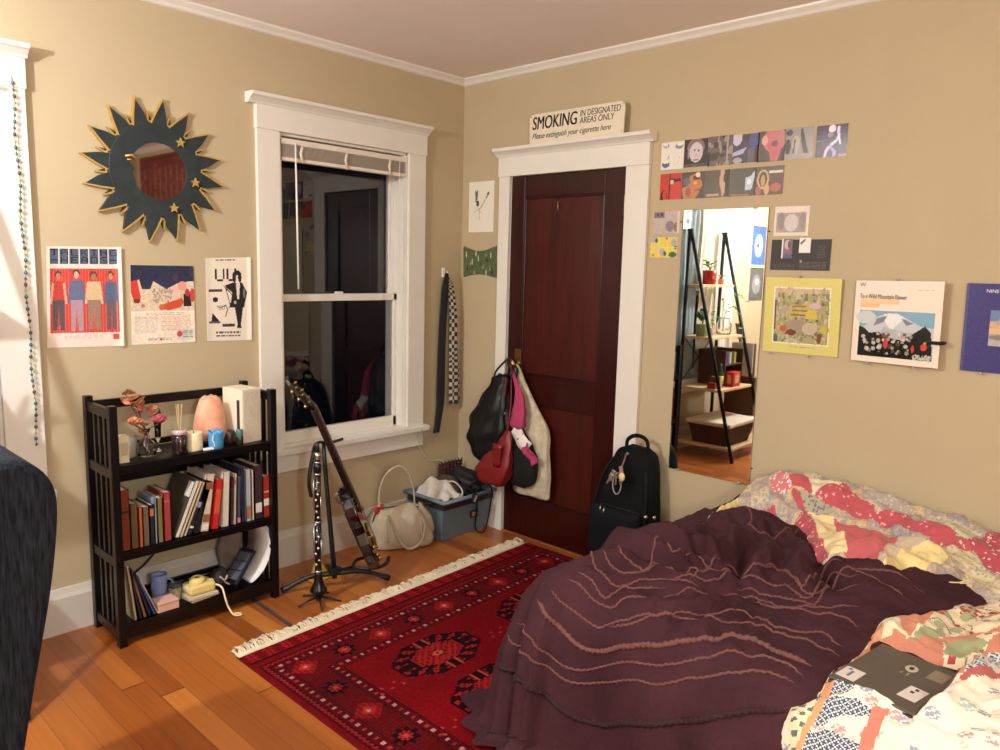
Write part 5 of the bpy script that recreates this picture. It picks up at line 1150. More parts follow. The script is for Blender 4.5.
for k in range(N_):
    x = RX0 + (k + .5) * RW / N_; y = RY0 + tilt_ * (x - RX0); L_ = rg.uniform(.048, .080); b_ = rg.uniform(-.02, .02) + .008 * math.sin(k * .7); h_ = rg.uniform(.004, .020)
    mb.tube([(x, y - .006, .006), (x + b_ * .3, y + L_ * .35, .005 + h_), (x + b_ * .8, y + L_ * .75, .004 + h_ * .8), (x + b_, y + L_, .003)], [.0034, .0034, .0036, .0022], 5)
mb.build('fringe', mat('fringe_cream', (214, 200, 172), rough=.95, var=.08, scale=90), t)
mb = MB(); P = [[(RX0 + RW * i / 40, RY0 + tilt_ * RW * i / 40 + w_, .0105 + (.0008 * math.sin(i * 1.3))) for w_ in (-.022, .0, .010)] for i in range(41)]
mb.grid(P).build('selvedge', mat('fringe_cream', (214, 200, 172)), t, solid=.003)

# =============================== guitar on its stand, clarinet on its peg ===============================
M_st = mat('stand_black', (22, 22, 24), rough=.45, var=.1)
t = thing('guitar_stand', 'black tripod guitar stand with a neck yoke, beside the bookcase', 'guitar stand', (-1.20, -.40, 0))
hub = Vector((-1.190, -.405, .075))
for (fx_, fy_) in ((-1.405, -.290), (-.950, -.515)):
    p0 = hub; p1 = Vector((fx_, fy_, .014)); m_ = (p0 + p1) / 2 + Vector((0, 0, .022))
    MB().tube(catmull([tuple(p0), tuple(m_), tuple(p1)], 8), [.013] * 8 + [.011] * 6 + [.013, .016, .014], 10).build('leg', M_st, t)
MB().tube(catmull([tuple(hub), (-1.13, -.30, .06), (-1.08, -.18, .014)], 8), .010, 10).build('leg', M_st, t)
MB().tube([(-1.190, -.405, .05), (-1.20, -.385, .30), (-1.215, -.365, .60), (-1.218, -.362, .70)], [.012, .011, .010, .009], 10).build('upright', M_st, t)
MB().cbox((-1.190, -.405, .085), (.06, .04, .035)).build('hub', M_st, t, bevel=.006)
MB().tube(catmull([(-1.275, -.36, .665), (-1.27, -.37, .70), (-1.245, -.372, .712), (-1.20, -.385, .705), (-1.15, -.42, .722)], 7), .007, 8).build('neck_yoke', M_st, t)
MB().tube(catmull([(-1.29, -.365, .46), (-1.30, -.365, .53), (-1.285, -.362, .62), (-1.262, -.36, .69)], 6), .012, 8, flat=.6).build('yoke_pad', M_st, t)
for dy in (-.075, .065):
    MB().tube(catmull([(-1.10, -.42, .078), (-1.03, -.42 + dy, .080), (-.955, -.42 + dy, .082), (-.935, -.42 + dy, .115)], 6), .009, 8).build('cradle_arm', M_st, t)
MB().tube([(-1.19, -.405, .085), (-1.09, -.42, .078)], .010, 8).build('cradle_bar', M_st, t)
# guitar: u along the body from its foot to the head, n away from its back (towards the upper right)
G0 = Vector((-.975, -.425, .095)); G1 = Vector((-1.345, -.415, .905))
gu = (G1 - G0).normalized(); gw = Vector((.576, .817, 0)); gw = (gw - gu * gw.dot(gu)).normalized(); gn = gw.cross(gu)
if gn.x < 0: gn = -gn
def GP(a, w_, n_): return tuple(G0 + gu * a + gw * w_ + gn * n_)
t = thing('electric_guitar', 'black electric guitar with gold hardware seen edge-on, leaning on the stand', 'guitar', tuple(G0))
hw = [(0.0, .0), (.004, .06), (.03, .125), (.08, .155), (.13, .158), (.18, .140), (.225, .112), (.26, .105), (.30, .118), (.34, .126), (.38, .112), (.405, .075), (.415, .035)]
op = [(a, w_) for a, w_ in hw[1:]] + [(a, -w_) for a, w_ in reversed(hw[1:])]
MB().prism(op, lambda a, w_, d: GP(a, w_, d), -.024, .024).build('body', mat('guitar_black', (14, 14, 16), rough=.16, coat=.6, var=0), t, bevel=.006, seg=3)
MB().prism([(a * .985 + .004, w_ * .965) for a, w_ in op], lambda a, w_, d: GP(a, w_, d), .023, .0265).build('top', mat('guitar_top', (30, 14, 10), rough=.2, coat=.5), t)
MB().prism([(.37, .028), (.86, .021), (.86, -.021), (.37, -.028)], lambda a, w_, d: GP(a, w_, d), .010, .034).build('neck', mat('guitar_neck', (30, 16, 12), rough=.35), t, bevel=.006)
MB().prism([(.28, .028), (.865, .022), (.865, -.022), (.28, -.028)], lambda a, w_, d: GP(a, w_, d), .034, .039).build('fretboard', mat('fretboard', (60, 36, 28), rough=.4), t)
for k in range(20):
    a = .865 - .60 * (1 - 2 ** (-(k + 1) / 12)) * 1.0
    MB().prism([(a, .023), (a + .002, .023), (a + .002, -.023), (a, -.023)], lambda a_, w_, d: GP(a_, w_, d), .039, .0405).build('fret', M_steel, t)
# head bends back from the neck
H0 = Vector(GP(.862, 0, .024)); hu = (gu * math.cos(.30) - gn * math.sin(.30)).normalized(); hn = gw.cross(hu); hn = hn if hn.dot(gn) > 0 else -hn
def HP(a, w_, n_): return tuple(H0 + hu * a + gw * w_ + hn * n_)
MB().prism([(0, .022), (.03, .035), (.165, .042), (.185, .02), (.178, 0), (.185, -.02), (.165, -.042), (.03, -.035), (0, -.022)], HP, -.008, .008).build('headstock', mat('guitar_black', (14, 14, 16)), t, bevel=.002)
for k in range(3):
    for sgn in (-1, 1):
        a = .045 + k * .045
        MB().tube([HP(a, sgn * .03, -.014), HP(a, sgn * .03, .018)], .0042, 8).tube([HP(a, sgn * .034, -.010), HP(a, sgn * .046, -.010)], .003, 6).ball(HP(a, sgn * .050, -.010), (.0075, .0075, .0075), 10, 7).build('tuner', mat('gold_metal', (206, 164, 84), rough=.25, metal=1), t)
for a, w_ in ((.30, .032), (.15, .032)):
    MB().prism([(a, w_ + .006), (a + .036, w_ + .006), (a + .036, -w_ - .006), (a, -w_ - .006)], GP, .026, .036).build('pickup', mat('gold_metal', (206, 164, 84)), t, bevel=.003)
MB().prism([(.075, .045), (.092, .045), (.092, -.045), (.075, -.045)], GP, .026, .044).build('bridge', mat('gold_metal', (206, 164, 84)), t, bevel=.003)
for (a, w_) in ((.05, -.09), (.09, -.115), (.14, -.12), (.24, .08)):
    MB().tube([GP(a, w_, .026), GP(a, w_, .044)], .011, 12).build('knob', mat('gold_metal', (206, 164, 84)), t)
for k in range(6):
    w_ = -.018 + k * .0072
    MB().tube([GP(.083, w_ * 1.3, .045), GP(.865, w_ * .85, .042), HP(.05 + .04 * (k % 3), w_ * 1.2, .012)], .0006, 4).build('string', M_steel, t)
MB().tube(catmull([GP(.40, 0, -.02), GP(.415, .0, -.035), GP(.40, .0, -.05), GP(.36, .01, -.045), GP(.33, .005, -.030)], 6), .0035, 6).build('strap_button_loop', M_steel, t)
MB().prism([(.415, .02), (.35, .1), (.02, .10), (.01, -.10), (.35, -.1), (.415, -.02)], GP, -.030, -.0245).build('back_plate', mat('back_black', (26, 27, 30), rough=.25), t, bevel=.002)
# clarinet
t = thing('clarinet', 'black clarinet with silver keys standing upright on a small peg stand', 'clarinet', (-1.333, -.485, 0))
cxx, cyy = -1.333, -.485
MB().lathe([(0, .052), (.036, .052), (.040, .056), (.034, .07), (.026, .085), (.020, .105), (.017, .135), (.0165, .15), (0, .15)], (cxx, cyy, 0), 22).build('bell', mat('ebony', (20, 15, 16), rough=.3, var=.1), t)
MB().lathe([(0, .148), (.0155, .148), (.0145, .38), (0, .38)], (cxx, cyy, 0), 18).build('lower_joint', mat('ebony', (20, 15, 16)), t)
MB().lathe([(0, .382), (.0145, .382), (.0135, .60), (0, .60)], (cxx, cyy, 0), 18).build('upper_joint', mat('ebony', (20, 15, 16)), t)
MB().lathe([(0, .60), (.016, .60), (.017, .63), (.0145, .655), (0, .655)], (cxx, cyy, 0), 18).build('barrel', mat('ebony', (20, 15, 16)), t)
MB().lathe([(0, .655), (.012, .655), (.0125, .675), (.010, .72), (.006, .745), (0, .748)], (cxx, cyy, 0), 18, squash=(1, .7)).build('mouthpiece', mat('ebony', (20, 15, 16)), t)
for z_ in (.150, .381, .601, .655): MB().lathe([(.0148, z_ - .004), (.0178, z_ - .004), (.0178, z_ + .004), (.0148, z_ + .004)], (cxx, cyy, 0), 18).build('ring', M_steel, t)
MB().lathe([(.0128, .668), (.0150, .668), (.0145, .700), (.0125, .700)], (cxx, cyy, 0), 18).build('ligature', M_steel, t)
vd = Vector((-.70, -.71, 0)); sd_ = Vector((-.71, .70, 0))
for k, (z_, s_, r_) in enumerate(((.185, .4, .007), (.205, -.5, .006), (.235, .5, .0065), (.262, -.2, .007), (.292, .3, .006), (.315, -.4, .0075), (.345, .1, .007), (.372, .5, .006), (.405, -.3, .0065), (.432, .2, .007), (.458, -.1, .006), (.485, .4, .007), (.512, -.2, .0065), (.538, .3, .006), (.565, -.35, .006))):
    c_ = Vector((cxx, cyy, z_)) + (vd * math.cos(s_) + sd_ * math.sin(s_)) * .0165
    MB().lathe([(0, 0), (r_, 0), (r_, .003), (0, .004)], tuple(c_), 12, axis=tuple(vd * math.cos(s_) + sd_ * math.sin(s_))).build('key', M_steel, t)
for (z0_, z1_, s_) in ((.17, .30, -1.0), (.20, .36, 1.05), (.40, .50, -.9), (.45, .58, .95), (.24, .34, 1.35)):
    dvec = vd * math.cos(s_) + sd_ * math.sin(s_); b_ = Vector((cxx, cyy, 0)) + dvec * .019
    MB().tube([(b_.x, b_.y, z0_), (b_.x, b_.y, z1_)], .0022, 6).build('key_rod', M_steel, t)
t = thing('peg_stand', 'small folding peg stand with black feet under the clarinet', 'instrument stand', (cxx, cyy, 0))
MB().tube([(cxx, cyy, .012), (cxx, cyy, .13)], [.012, .008], 10).build('peg', M_st, t)
for k in range(5):
    a = math.radians(-115 + 72 * k); MB().tube([(cxx, cyy, .030), (cxx + .05 * math.cos(a), cyy + .05 * math.sin(a), .020), (cxx + .10 * math.cos(a), cyy + .10 * math.sin(a), .005)], [.006, .005, .004], 7).build('foot', M_st, t)
t = thing('cleaning_cloth', 'folded yellow cloth lying on the floor behind the clarinet', 'cloth', (-1.17, -.27, 0))
MB().prism([(-1.235, 0.001), (-1.13, .001), (-1.19, .115)], lambda u, v, d: (u + .3 * d, -.28 + d, v), 0, .05).build('fold', mat('yellow_cloth', (212, 176, 52), rough=.8, var=.12, bump=.3), t, bevel=.004)
MB().box(-1.24, -1.12, -.30, -.20, .0005, .016).build('base_fold', mat('yellow_cloth2', (186, 150, 44), rough=.8), t, bevel=.005)

# =============================== handbag ===============================
t = thing('handbag', 'slouchy cream leather handbag with two looped handles on the floor below the window', 'handbag', (-.60, -.19, 0))
rows = []
M_bag = mat('cream_leather', (176, 162, 138), rough=.5, var=.10, scale=20, bump=.9, bscale=16)
ang = math.radians(-28); ca_, sa_ = math.cos(ang), math.sin(ang); bc = Vector((-.605, -.175, 0))
def HB(l, d, z): return (bc.x + l * ca_ - d * sa_, bc.y + l * sa_ + d * ca_, z)
n = 40; vs = []; prof = [(.002, .150, .060), (.012, .175, .078), (.06, .185, .085), (.12, .178, .078), (.17, .160, .062), (.205, .135, .042), (.222, .12, .020), (.224, .11, .004)]
prof = catmull(prof, 4)
for i, (z_, hl, hd) in enumerate(prof):
    for k in range(n):
        a = 2 * PI * k / n; e = .62; cx_ = math.copysign(abs(math.cos(a)) ** e, math.cos(a)); sy_ = math.copysign(abs(math.sin(a)) ** e, math.sin(a))
        w_ = 1 + .030 * math.sin(9 * a + z_ * 20) + .03 * math.sin(5 * a - z_ * 35) + .02 * math.sin(14 * a + z_ * 50)
        vs.append(HB(hl * cx_ * w_, hd * sy_ * w_, z_ + (.010 * math.sin(3 * a) + .012 * math.cos(5 * a)) * (z_ / .22)))
m_ = len(prof); mb = MB(); mb._add(vs, [(i * n + k, i * n + (k + 1) % n, (i + 1) * n + (k + 1) % n, (i + 1) * n + k) for i in range(m_ - 1) for k in range(n)] + [tuple(range(n - 1, -1, -1)), tuple((m_ - 1) * n + k for k in range(n))], True)
mb.build('body', M_bag, t)
MB().tube(catmull([HB(-.11, .03, .20), HB(-.105, .045, .30), HB(-.07, .05, .39), HB(.0, .05, .435), HB(.06, .05, .39), HB(.085, .045, .30), HB(.09, .03, .20)], 8), .008, 8, flat=.6).build('handle', M_bag, t)
MB().tube(catmull([HB(-.075, -.050, .19), HB(-.060, -.085, .17), HB(-.035, -.100, .09), HB(.01, -.105, .025), HB(.055, -.105, .018), HB(.10, -.100, .055), HB(.12, -.085, .13), HB(.10, -.060, .19)], 8), .008, 8, flat=.6).build('handle', M_bag, t)
for l in (-.08, .10): MB().tube([HB(l, -.062, .175), HB(l, -.082, .12), HB(l, -.090, .05)], .010, 8, flat=.3).build('strap_tab', mat('cream_leather2', (190, 176, 152), rough=.45), t)
MB().tube(catmull([HB(-.12, -.018, .222), HB(-.02, -.012, .226), HB(.10, -.016, .216)], 6), .0035, 6).build('zip', mat('zip_brown', (80, 66, 60), rough=.5), t)
MB().ball(HB(-.13, -.02, .215), (.016, .012, .022), 10, 8, wob=.2).ball(HB(-.105, -.025, .235), (.012, .010, .016), 10, 8, wob=.2).build('red_bow', mat('red_ribbon', (170, 34, 36), rough=.6), t)
MB().tube(catmull([HB(-.13, -.02, .21), HB(-.15, -.03, .17), HB(-.155, -.04, .12), HB(-.15, -.06, .06)], 5), .005, 6).build('tassel', mat('brown_tassel', (96, 54, 50), rough=.7), t)

# =============================== storage bin ===============================
t = thing('storage_bin', 'grey-blue plastic storage tub with a dark rim, by the corner beside the door', 'storage bin', (-.22, -.17, 0))
M_bin = mat('bin_blue', (100, 118, 128), rough=.5, var=.05); M_rim = mat('bin_rim', (44, 34, 36), rough=.5)
def ringq(mb, x0, x1, y0, y1, z, X0, X1, Y0, Y1, Z, inset=0):
    a = [(x0, y0, z), (x1, y0, z), (x1, y1, z), (x0, y1, z)]; b = [(X0, Y0, Z), (X1, Y0, Z), (X1, Y1, Z), (X0, Y1, Z)]
    mb._add(a + b, [(i, (i + 1) % 4, 4 + (i + 1) % 4, 4 + i) for i in range(4)], False)
bo = (-.395, -.052, -.290, -.050); to = (-.428, -.030, -.338, -.030); bh = .245
mb = MB(); ringq(mb, *bo, .001, *to, bh); ringq(mb, to[0] + .006, to[1] - .006, to[2] + .006, to[3] - .006, bh, bo[0] + .006, bo[1] - .006, bo[2] + .006, bo[3] - .006, .008)
mb._add([(bo[0], bo[2], .001), (bo[1], bo[2], .001), (bo[1], bo[3], .001), (bo[0], bo[3], .001)], [(0, 3, 2, 1)], False)
mb._add([(bo[0] + .006, bo[2] + .006, .008), (bo[1] - .006, bo[2] + .006, .008), (bo[1] - .006, bo[3] - .006, .008), (bo[0] + .006, bo[3] - .006, .008)], [(0, 1, 2, 3)], False)
q = [(to[0], to[2]), (to[1], to[2]), (to[1], to[3]), (to[0], to[3])]; q2 = [(to[0] + .006, to[2] + .006), (to[1] - .006, to[2] + .006), (to[1] - .006, to[3] - .006), (to[0] + .006, to[3] - .006)]
mb._add([(a, b_, bh) for a, b_ in q + q2], [(i, (i + 1) % 4, 4 + (i + 1) % 4, 4 + i) for i in range(4)], False)
mb.build('tub', M_bin, t, weld=True)
mb = MB()
for z0_, z1_, e, mm in ((.190, .222, .004, 1),):
    f = .93
    mb.box(to[0] + .004 - e - .002, to[0] + .010, to[2] + .003, to[3] - .002, z0_, z1_); mb.box(to[1] - .010, to[1] + .000, to[2] + .003, to[3] - .002, z0_, z1_); mb.box(to[0] + .002, to[1] - .0, to[2] + .001, to[2] + .012, z0_, z1_); mb.box(to[0] + .002, to[1], to[3] - .012, to[3] - .002, z0_, z1_)
mb.build('dark_band', M_rim, t, bevel=.003)
mb = MB(); L4 = [(to[0] - .012, to[2] - .012), (to[1] + .008, to[2] - .012), (to[1] + .008, to[3] + .008), (to[0] - .012, to[3] + .008)]
mb.tube([(a, b_, bh - .006) for a, b_ in L4], .011, 8, closed=True); mb.build('rim_lip', mat('bin_lip', (112, 128, 136), rough=.5), t)
MB().tube(catmull([(to[0] - .006, -.10, .225), (to[0] - .030, -.13, .215), (to[0] - .030, -.22, .215), (to[0] - .006, -.25, .225)], 5), .007, 7).build('grip', M_rim, t)
MB().box(-.205, -.145, -.328, -.318, .100, .142).build('badge', mat('badge_dark', (34, 28, 32), rough=.4), t, bevel=.002)
MB().box(-.196, -.178, -.3295, -.3275, .109, .133).box(-.172, -.154, -.3295, -.3275, .109, .133).build('badge_print', mat('badge_tan', (176, 130, 110), rough=.4), t)
t = thing('white_cloth', 'crumpled white cloth at the left inside the storage bin', 'cloth', (-.35, -.2, .2))
mb = MB(); P = [[(-.395 + .14 * u_ , -.32 + .27 * v_, .215 + .095 * math.sin(PI * u_) * (.5 + .5 * math.sin(PI * v_)) + .016 * math.sin(9 * u_ + 5 * v_) + .012 * math.sin(13 * v_ - 4 * u_)) for u_ in np.linspace(0, 1, 22)] for v_ in np.linspace(0, 1, 26)]
mb.grid(P).build('cloth', mat('white_cotton', (206, 198, 190), rough=.9, bump=.3), t, solid=.006)
t = thing('patterned_fabric', 'dark brown patterned fabric bunched in the middle of the storage bin', 'cloth', (-.25, -.2, .2))
MB().ball((-.262, -.17, .235), (.06, .11, .095), 26, 18, wob=.10, seed=4).build('bundle', mat('brown_batik', (74, 60, 46), rough=.9, var=.7, scale=24, bump=.3), t)
t = thing('black_bag', 'black quilted bag heaped in the right half of the storage bin', 'bag', (-.13, -.18, .2))
MB().ball((-.125, -.185, .262), (.090, .125, .095), 30, 20, wob=.09, seed=8).build('body', mat('black_quilt', (20, 20, 24), rough=.6, var=.3, bump=.6, bscale=30), t)
MB().tube(catmull([(-.20, -.28, .25), (-.17, -.315, .31), (-.11, -.32, .33), (-.07, -.29, .27)], 7), .007, 7).build('handle', M_dark, t)
t = thing('wicker_basket', 'dark reddish-brown woven basket rim standing at the back of the storage bin', 'basket', (-.12, -.07, .2))
mb = MB()
for k in range(9): mb.tube([(-.225, -.075, .22 + k * .018), (-.13, -.068, .222 + k * .018), (-.040, -.075, .22 + k * .018)], .0085, 6)
mb.build('weave', mat('wicker_red', (70, 30, 30), rough=.6, var=.2), t)
for k in range(7): MB().tube([(-.215 + k * .028, -.082, .21), (-.215 + k * .028, -.082, .385)], .004, 6).build('stake', mat('wicker_red', (70, 30, 30)), t)
t = thing('charger_cable', 'black cable with a plug looping over the front of the storage bin', 'cable', (-.2, -.34, .0))
MB().tube(catmull([(-.23, -.20, .33), (-.235, -.30, .295), (-.225, -.362, .262), (-.20, -.366, .21), (-.185, -.352, .13), (-.185, -.345, .05), (-.16, -.35, .012), (-.11, -.35, .010), (-.085, -.345, .06), (-.075, -.358, .17), (-.085, -.372, .262), (-.10, -.31, .30)], 7), .0042, 7).build('cord', M_dark, t)
MB().cbox((-.222, -.368, .232), (.028, .020, .060), Matrix.Rotation(math.radians(28), 3, 'Y')).build('plug', M_dark, t, bevel=.004)
MB().cbox((-.222, -.3795, .232), (.012, .004, .040), Matrix.Rotation(math.radians(28), 3, 'Y')).build('plug_label', mat('label_pale', (170, 150, 150), rough=.5), t)
t = thing('white_strap', 'loose cream strap hanging over the left front edge of the bin', 'strap', (-.30, -.33, .22))
MB().tube(catmull([(-.33, -.22, .31), (-.30, -.28, .325), (-.285, -.33, .285), (-.29, -.335, .25), (-.30, -.31, .24)], 7), .007, 7, flat=.5).build('band', mat('white_cotton', (206, 198, 190)), t)

# =============================== armchair at the left edge ===============================
M_tw = bpy.data.materials.new('navy_tweed'); M_tw.use_nodes = True
nt = M_tw.node_tree; b = nt.nodes['Principled BSDF']; tc = nt.nodes.new('ShaderNodeTexCoord'); mp = nt.nodes.new('ShaderNodeMapping'); mp.inputs['Scale'].default_value = (180, 180, 18)
nt.links.new(tc.outputs['Object'], mp.inputs[0]); nz = nt.nodes.new('ShaderNodeTexNoise'); nz.inputs['Scale'].default_value = 1; nz.inputs['Detail'].default_value = 3; nt.links.new(mp.outputs[0], nz.inputs['Vector'])
cr = nt.nodes.new('ShaderNodeValToRGB'); cr.color_ramp.elements[0].position = .34; cr.color_ramp.elements[1].position = .68; cr.color_ramp.elements[0].color = rgba((11, 14, 20)); cr.color_ramp.elements[1].color = rgba((40, 45, 55))
nt.links.new(nz.outputs['Fac'], cr.inputs['Fac']); nt.links.new(cr.outputs['Color'], b.inputs['Base Color']); b.inputs['Roughness'].default_value = .9; b.inputs['Sheen Weight'].default_value = .0; b.inputs['Specular IOR Level'].default_value = .2
bp = nt.nodes.new('ShaderNodeBump'); bp.inputs['Strength'].default_value = .4; bp.inputs['Distance'].default_value = .002; nt.links.new(nz.outputs['Fac'], bp.inputs['Height']); nt.links.new(bp.outputs['Normal'], b.inputs['Normal'])
t = thing('armchair', 'dark blue-grey tweed armchair with a rounded back, at the left edge', 'armchair', (-3.05, -1.21, 0))
bpts = [(-2.783, .20), (-2.758, .42), (-2.728, .575), (-2.686, .78), (-2.666, .92), (-2.663, 1.0), (-2.677, 1.045), (-2.711, 1.082), (-2.758, 1.10), (-2.808, 1.092), (-2.845, 1.05), (-2.868, .9), (-2.903, .6), (-2.933, .42), (-2.938, .20)]
bpts = [bpts[0]] + [q[:2] for q in catmull([(a, b_, 0) for a, b_ in bpts[1:-1]], 4)] + [bpts[-1]]
MB().prism(bpts, lambda u, v, d: (u, d, v), -1.505, -.93).build('backrest', M_tw, t, bevel=.030, seg=4)
MB().box(-3.42, -2.93, -1.40, -1.03, .28, .46).build('seat', M_tw, t, bevel=.05, seg=4)
for a in (-1.505, -1.03): MB().box(-3.44, -2.86, a, a + .10, .20, .62).build('armrest', M_tw, t, bevel=.04, seg=4)
MB().box(-3.40, -2.82, -1.42, -1.01, .18, .30).build('seat_frame', M_tw, t, bevel=.02)
for a in (-3.38, -2.86):
    for b_ in (-1.45, -.98): MB().tube([(a, b_, .20), (a - .02 if a < -3 else a + .02, b_, .002)], [.022, .013], 10).build('leg', M_black, t)

# =============================== ladder shelf by the left window (seen in the mirror) ===============================
t = thing('ladder_shelf', 'black A-frame ladder shelf with pale wooden boards by the left window, seen in the mirror', 'shelf', (-2.83, -.32, 0))
LT = 1.885
for x in (-2.535, -3.135):
    MB().tube([(x, -.105, LT), (x, -.595, .005)], .015, 6, flat=1.0).build('front_leg', M_dark, t)
    MB().tube([(x, -.095, LT), (x, -.075, .005)], .015, 6).build('rear_leg', M_dark, t)
    MB().cbox((x, -.10, LT), (.03, .045, .02)).build('top_cap', M_dark, t, bevel=.002)
LZ = (1.44, 1.01, .585, .115)
M_board = mat('pale_board', (206, 172, 128), rough=.55, var=.12, scale=14)
for z_ in LZ:
    yd = -.105 - .49 * (LT - z_) / LT
    MB().box(-3.125 if z_ > .3 else -3.30, -2.545, yd - .005, -.085, z_ - .022, z_).build('shelf_board', M_board, t, bevel=.003)
for s_ in (1, -1): MB().tube([(-2.56 if s_ > 0 else -3.11, -.078, .62), (-3.11 if s_ > 0 else -2.56, -.078, 1.0)], .004, 6).build('cross_brace', M_dark, t)
M_leaf = mat('leaf_green', (96, 150, 60), rough=.5, var=.25, scale=30); M_leaf2 = mat('leaf_dark', (44, 92, 48), rough=.4, var=.25, scale=30)
def leaf(mb, c, d, L, W, droop=.2):
    c = Vector(c); d = Vector(d).normalized(); w = d.cross(Vector((.2, .3, 1))).normalized() * W; n_ = w.cross(d).normalized()
    P = [[c + d * L * s + w * q * math.sin(PI * min(1, s * 1.0) ** .8) - Vector((0, 0, 1)) * droop * L * s * s + n_ * (abs(q) * W * .3) for q in (-1, 0, 1)] for s in (0.02, .2, .4, .6, .8, .98)]
    mb.grid(P)
def plant(name, lab, c, pot_prof, potm, leaves, lm, seed, spread, Lr, W, droop=.3, up=.7):
    t = thing(name, lab, 'plant', c); MB().lathe([(r, h) for r, h in pot_prof], c, 22).build('pot', potm, t)
    MB().lathe([(0, pot_prof[-2][1] - .012), (pot_prof[-2][0] * .9, pot_prof[-2][1] - .012), (0, pot_prof[-2][1] - .008)], c, 16).build('soil', mat('soil', (52, 38, 28), rough=.95), t)
    rr = random.Random(seed); top = Vector(c) + Vector((0, 0, pot_prof[-2][1]))
    for k in range(leaves):
        a = rr.uniform(0, 2 * PI); h = rr.uniform(.02, spread); d = Vector((math.cos(a), math.sin(a), up * rr.uniform(.4, 1.4)))
        b_ = top + Vector((math.cos(a), math.sin(a), 0)) * h * .4 + Vector((0, 0, h))
        mb = MB(); leaf(mb, b_, d, rr.uniform(*Lr), W, droop); mb.build('leaf', lm, t, solid=.0008)
        MB().tube([tuple(top - Vector((0, 0, .01))), tuple(b_)], .0018, 5).build('stem', lm, t)
    return t
z1, z2, z3, z4 = [v + .0008 for v in LZ]
plant('potted_plant', 'bright green leafy plant in a red pot on the top board of the ladder shelf', (-2.80, -.155, z1), [(0, 0), (.050, 0), (.056, .01), (.060, .115), (.056, .118), (0, .118)], mat('red_glaze', (170, 30, 26), rough=.25), 12, M_leaf, 1, .07, (.05, .08), .018)
plant('potted_plant', 'dark broad-leaved plant in a green pot on the second board of the ladder shelf', (-2.605, -.22, z2), [(0, 0), (.045, 0), (.05, .01), (.055, .10), (.052, .103), (0, .103)], mat('green_glaze', (110, 130, 70), rough=.4), 9, M_leaf2, 2, .03, (.10, .15), .022, .1, 2.2)
plant('potted_plant', 'small succulent in a terracotta pot at the right of the top board', (-3.02, -.15, z1), [(0, 0), (.022, 0), (.03, .045), (.028, .047), (0, .047)], mat('terracotta', (186, 110, 76), rough=.8), 8, M_leaf, 3, .015, (.03, .045), .010)
t = thing('glass_jar', 'big clear glass jar with a trailing plant on the second board of the ladder shelf', 'jar', (-2.97, -.23, z2))
MB().lathe([(.05, 0), (.062, .006), (.064, .09), (.05, .115), (.045, .14), (.048, .145), (.044, .14), (.048, .115), (.060, .09), (.058, .009), (0, .007)], (-2.97, -.23, z2), 24).build('glass', M_clear, t)
t = thing('trailing_plant', 'trailing vine with heart-shaped leaves growing out of the glass jar', 'plant', (-2.97, -.23, z2 + .02))
for k, pts in enumerate(([(-2.97, -.23, z2 + .02), (-2.97, -.23, z2 + .16), (-3.02, -.26, z2 + .30), (-3.10, -.30, z2 + .34), (-3.17, -.32, z2 + .28)], [(-2.96, -.22, z2 + .02), (-2.96, -.24, z2 + .17), (-2.98, -.30, z2 + .24), (-3.01, -.36, z2 + .15), (-3.03, -.38, z2 - .02)], [(-2.98, -.22, z2 + .02), (-2.95, -.22, z2 + .18), (-2.90, -.25, z2 + .27), (-2.86, -.26, z2 + .31)])):
    cv_ = catmull(pts, 5); MB().tube(cv_, .002, 5).build('stem', M_leaf, t)
    for j in range(6, len(cv_), 2):
        mb = MB(); leaf(mb, cv_[j], (math.sin(j * 2.1), math.cos(j * 1.7), .3), .045, .017); mb.build('leaf', M_leaf, t, solid=.0008)
t = thing('glass_bottle', 'small clear bottle with a green cutting on the second board', 'bottle', (-2.80, -.22, z2))
MB().lathe([(0, 0), (.024, 0), (.026, .006), (.026, .06), (.010, .08), (.010, .10), (0, .10)], (-2.80, -.22, z2), 18).build('glass', M_clear, t)
for k in range(5):
    mb = MB(); leaf(mb, (-2.80, -.22, z2 + .09 + .025 * k), (math.cos(k * 2.2), math.sin(k * 2.2), .6), .05, .014); mb.build('leaf', M_leaf, t, solid=.0008)
t = thing('wooden_crate', 'dark wooden crate holding books on the third board of the ladder shelf', 'crate', (-2.98, -.25, z3))
MB().box(-3.12, -2.80, -.11, -.10, z3, z3 + .30).box(-3.12, -3.108, -.35, -.11, z3, z3 + .30).box(-2.812, -2.80, -.35, -.11, z3, z3 + .30).box(-3.108, -2.812, -.35, -.11, z3, z3 + .012).box(-3.108, -2.812, -.35, -.11, z3 + .17, z3 + .182).build('box', mat('crate_brown', (74, 46, 32), rough=.6, var=.25), t)
for k, (c_, lab) in enumerate((((150, 44, 32), 'red book in the crate on the ladder shelf'), ((64, 92, 130), 'blue book in the crate on the ladder shelf'), ((190, 180, 160), 'pale book in the crate on the ladder shelf'), ((60, 70, 60), 'dark green book in the crate on the ladder shelf'), ((176, 150, 60), 'mustard book in the crate on the ladder shelf'))):
    book(-2.85 - k * .042, .034, .095, .14, c_, lab, z3 + .1825, yf=-.33, group='books in the crate')
t = thing('red_tin', 'red square tin box with a tan label at the front of the third board', 'tin', (-2.86, -.37, z3))
MB().box(-2.935, -2.80, -.43, -.36, z3, z3 + .125).build('body', mat('tin_red', (186, 30, 26), rough=.35), t, bevel=.004); MB().box(-2.90, -2.835, -.4312, -.4295, z3 + .03, z3 + .10).build('label_print', mat('tin_tan', (206, 150, 100), rough=.5), t)
MB().box(-2.8005, -2.7990, -.41, -.38, z3 + .03, z3 + .10).build('label_print', mat('tin_tan', (206, 150, 100)), t)
t = thing('sauce_bottle', 'green bottle with a yellow label on the third board of the ladder shelf', 'bottle', (-2.70, -.36, z3))
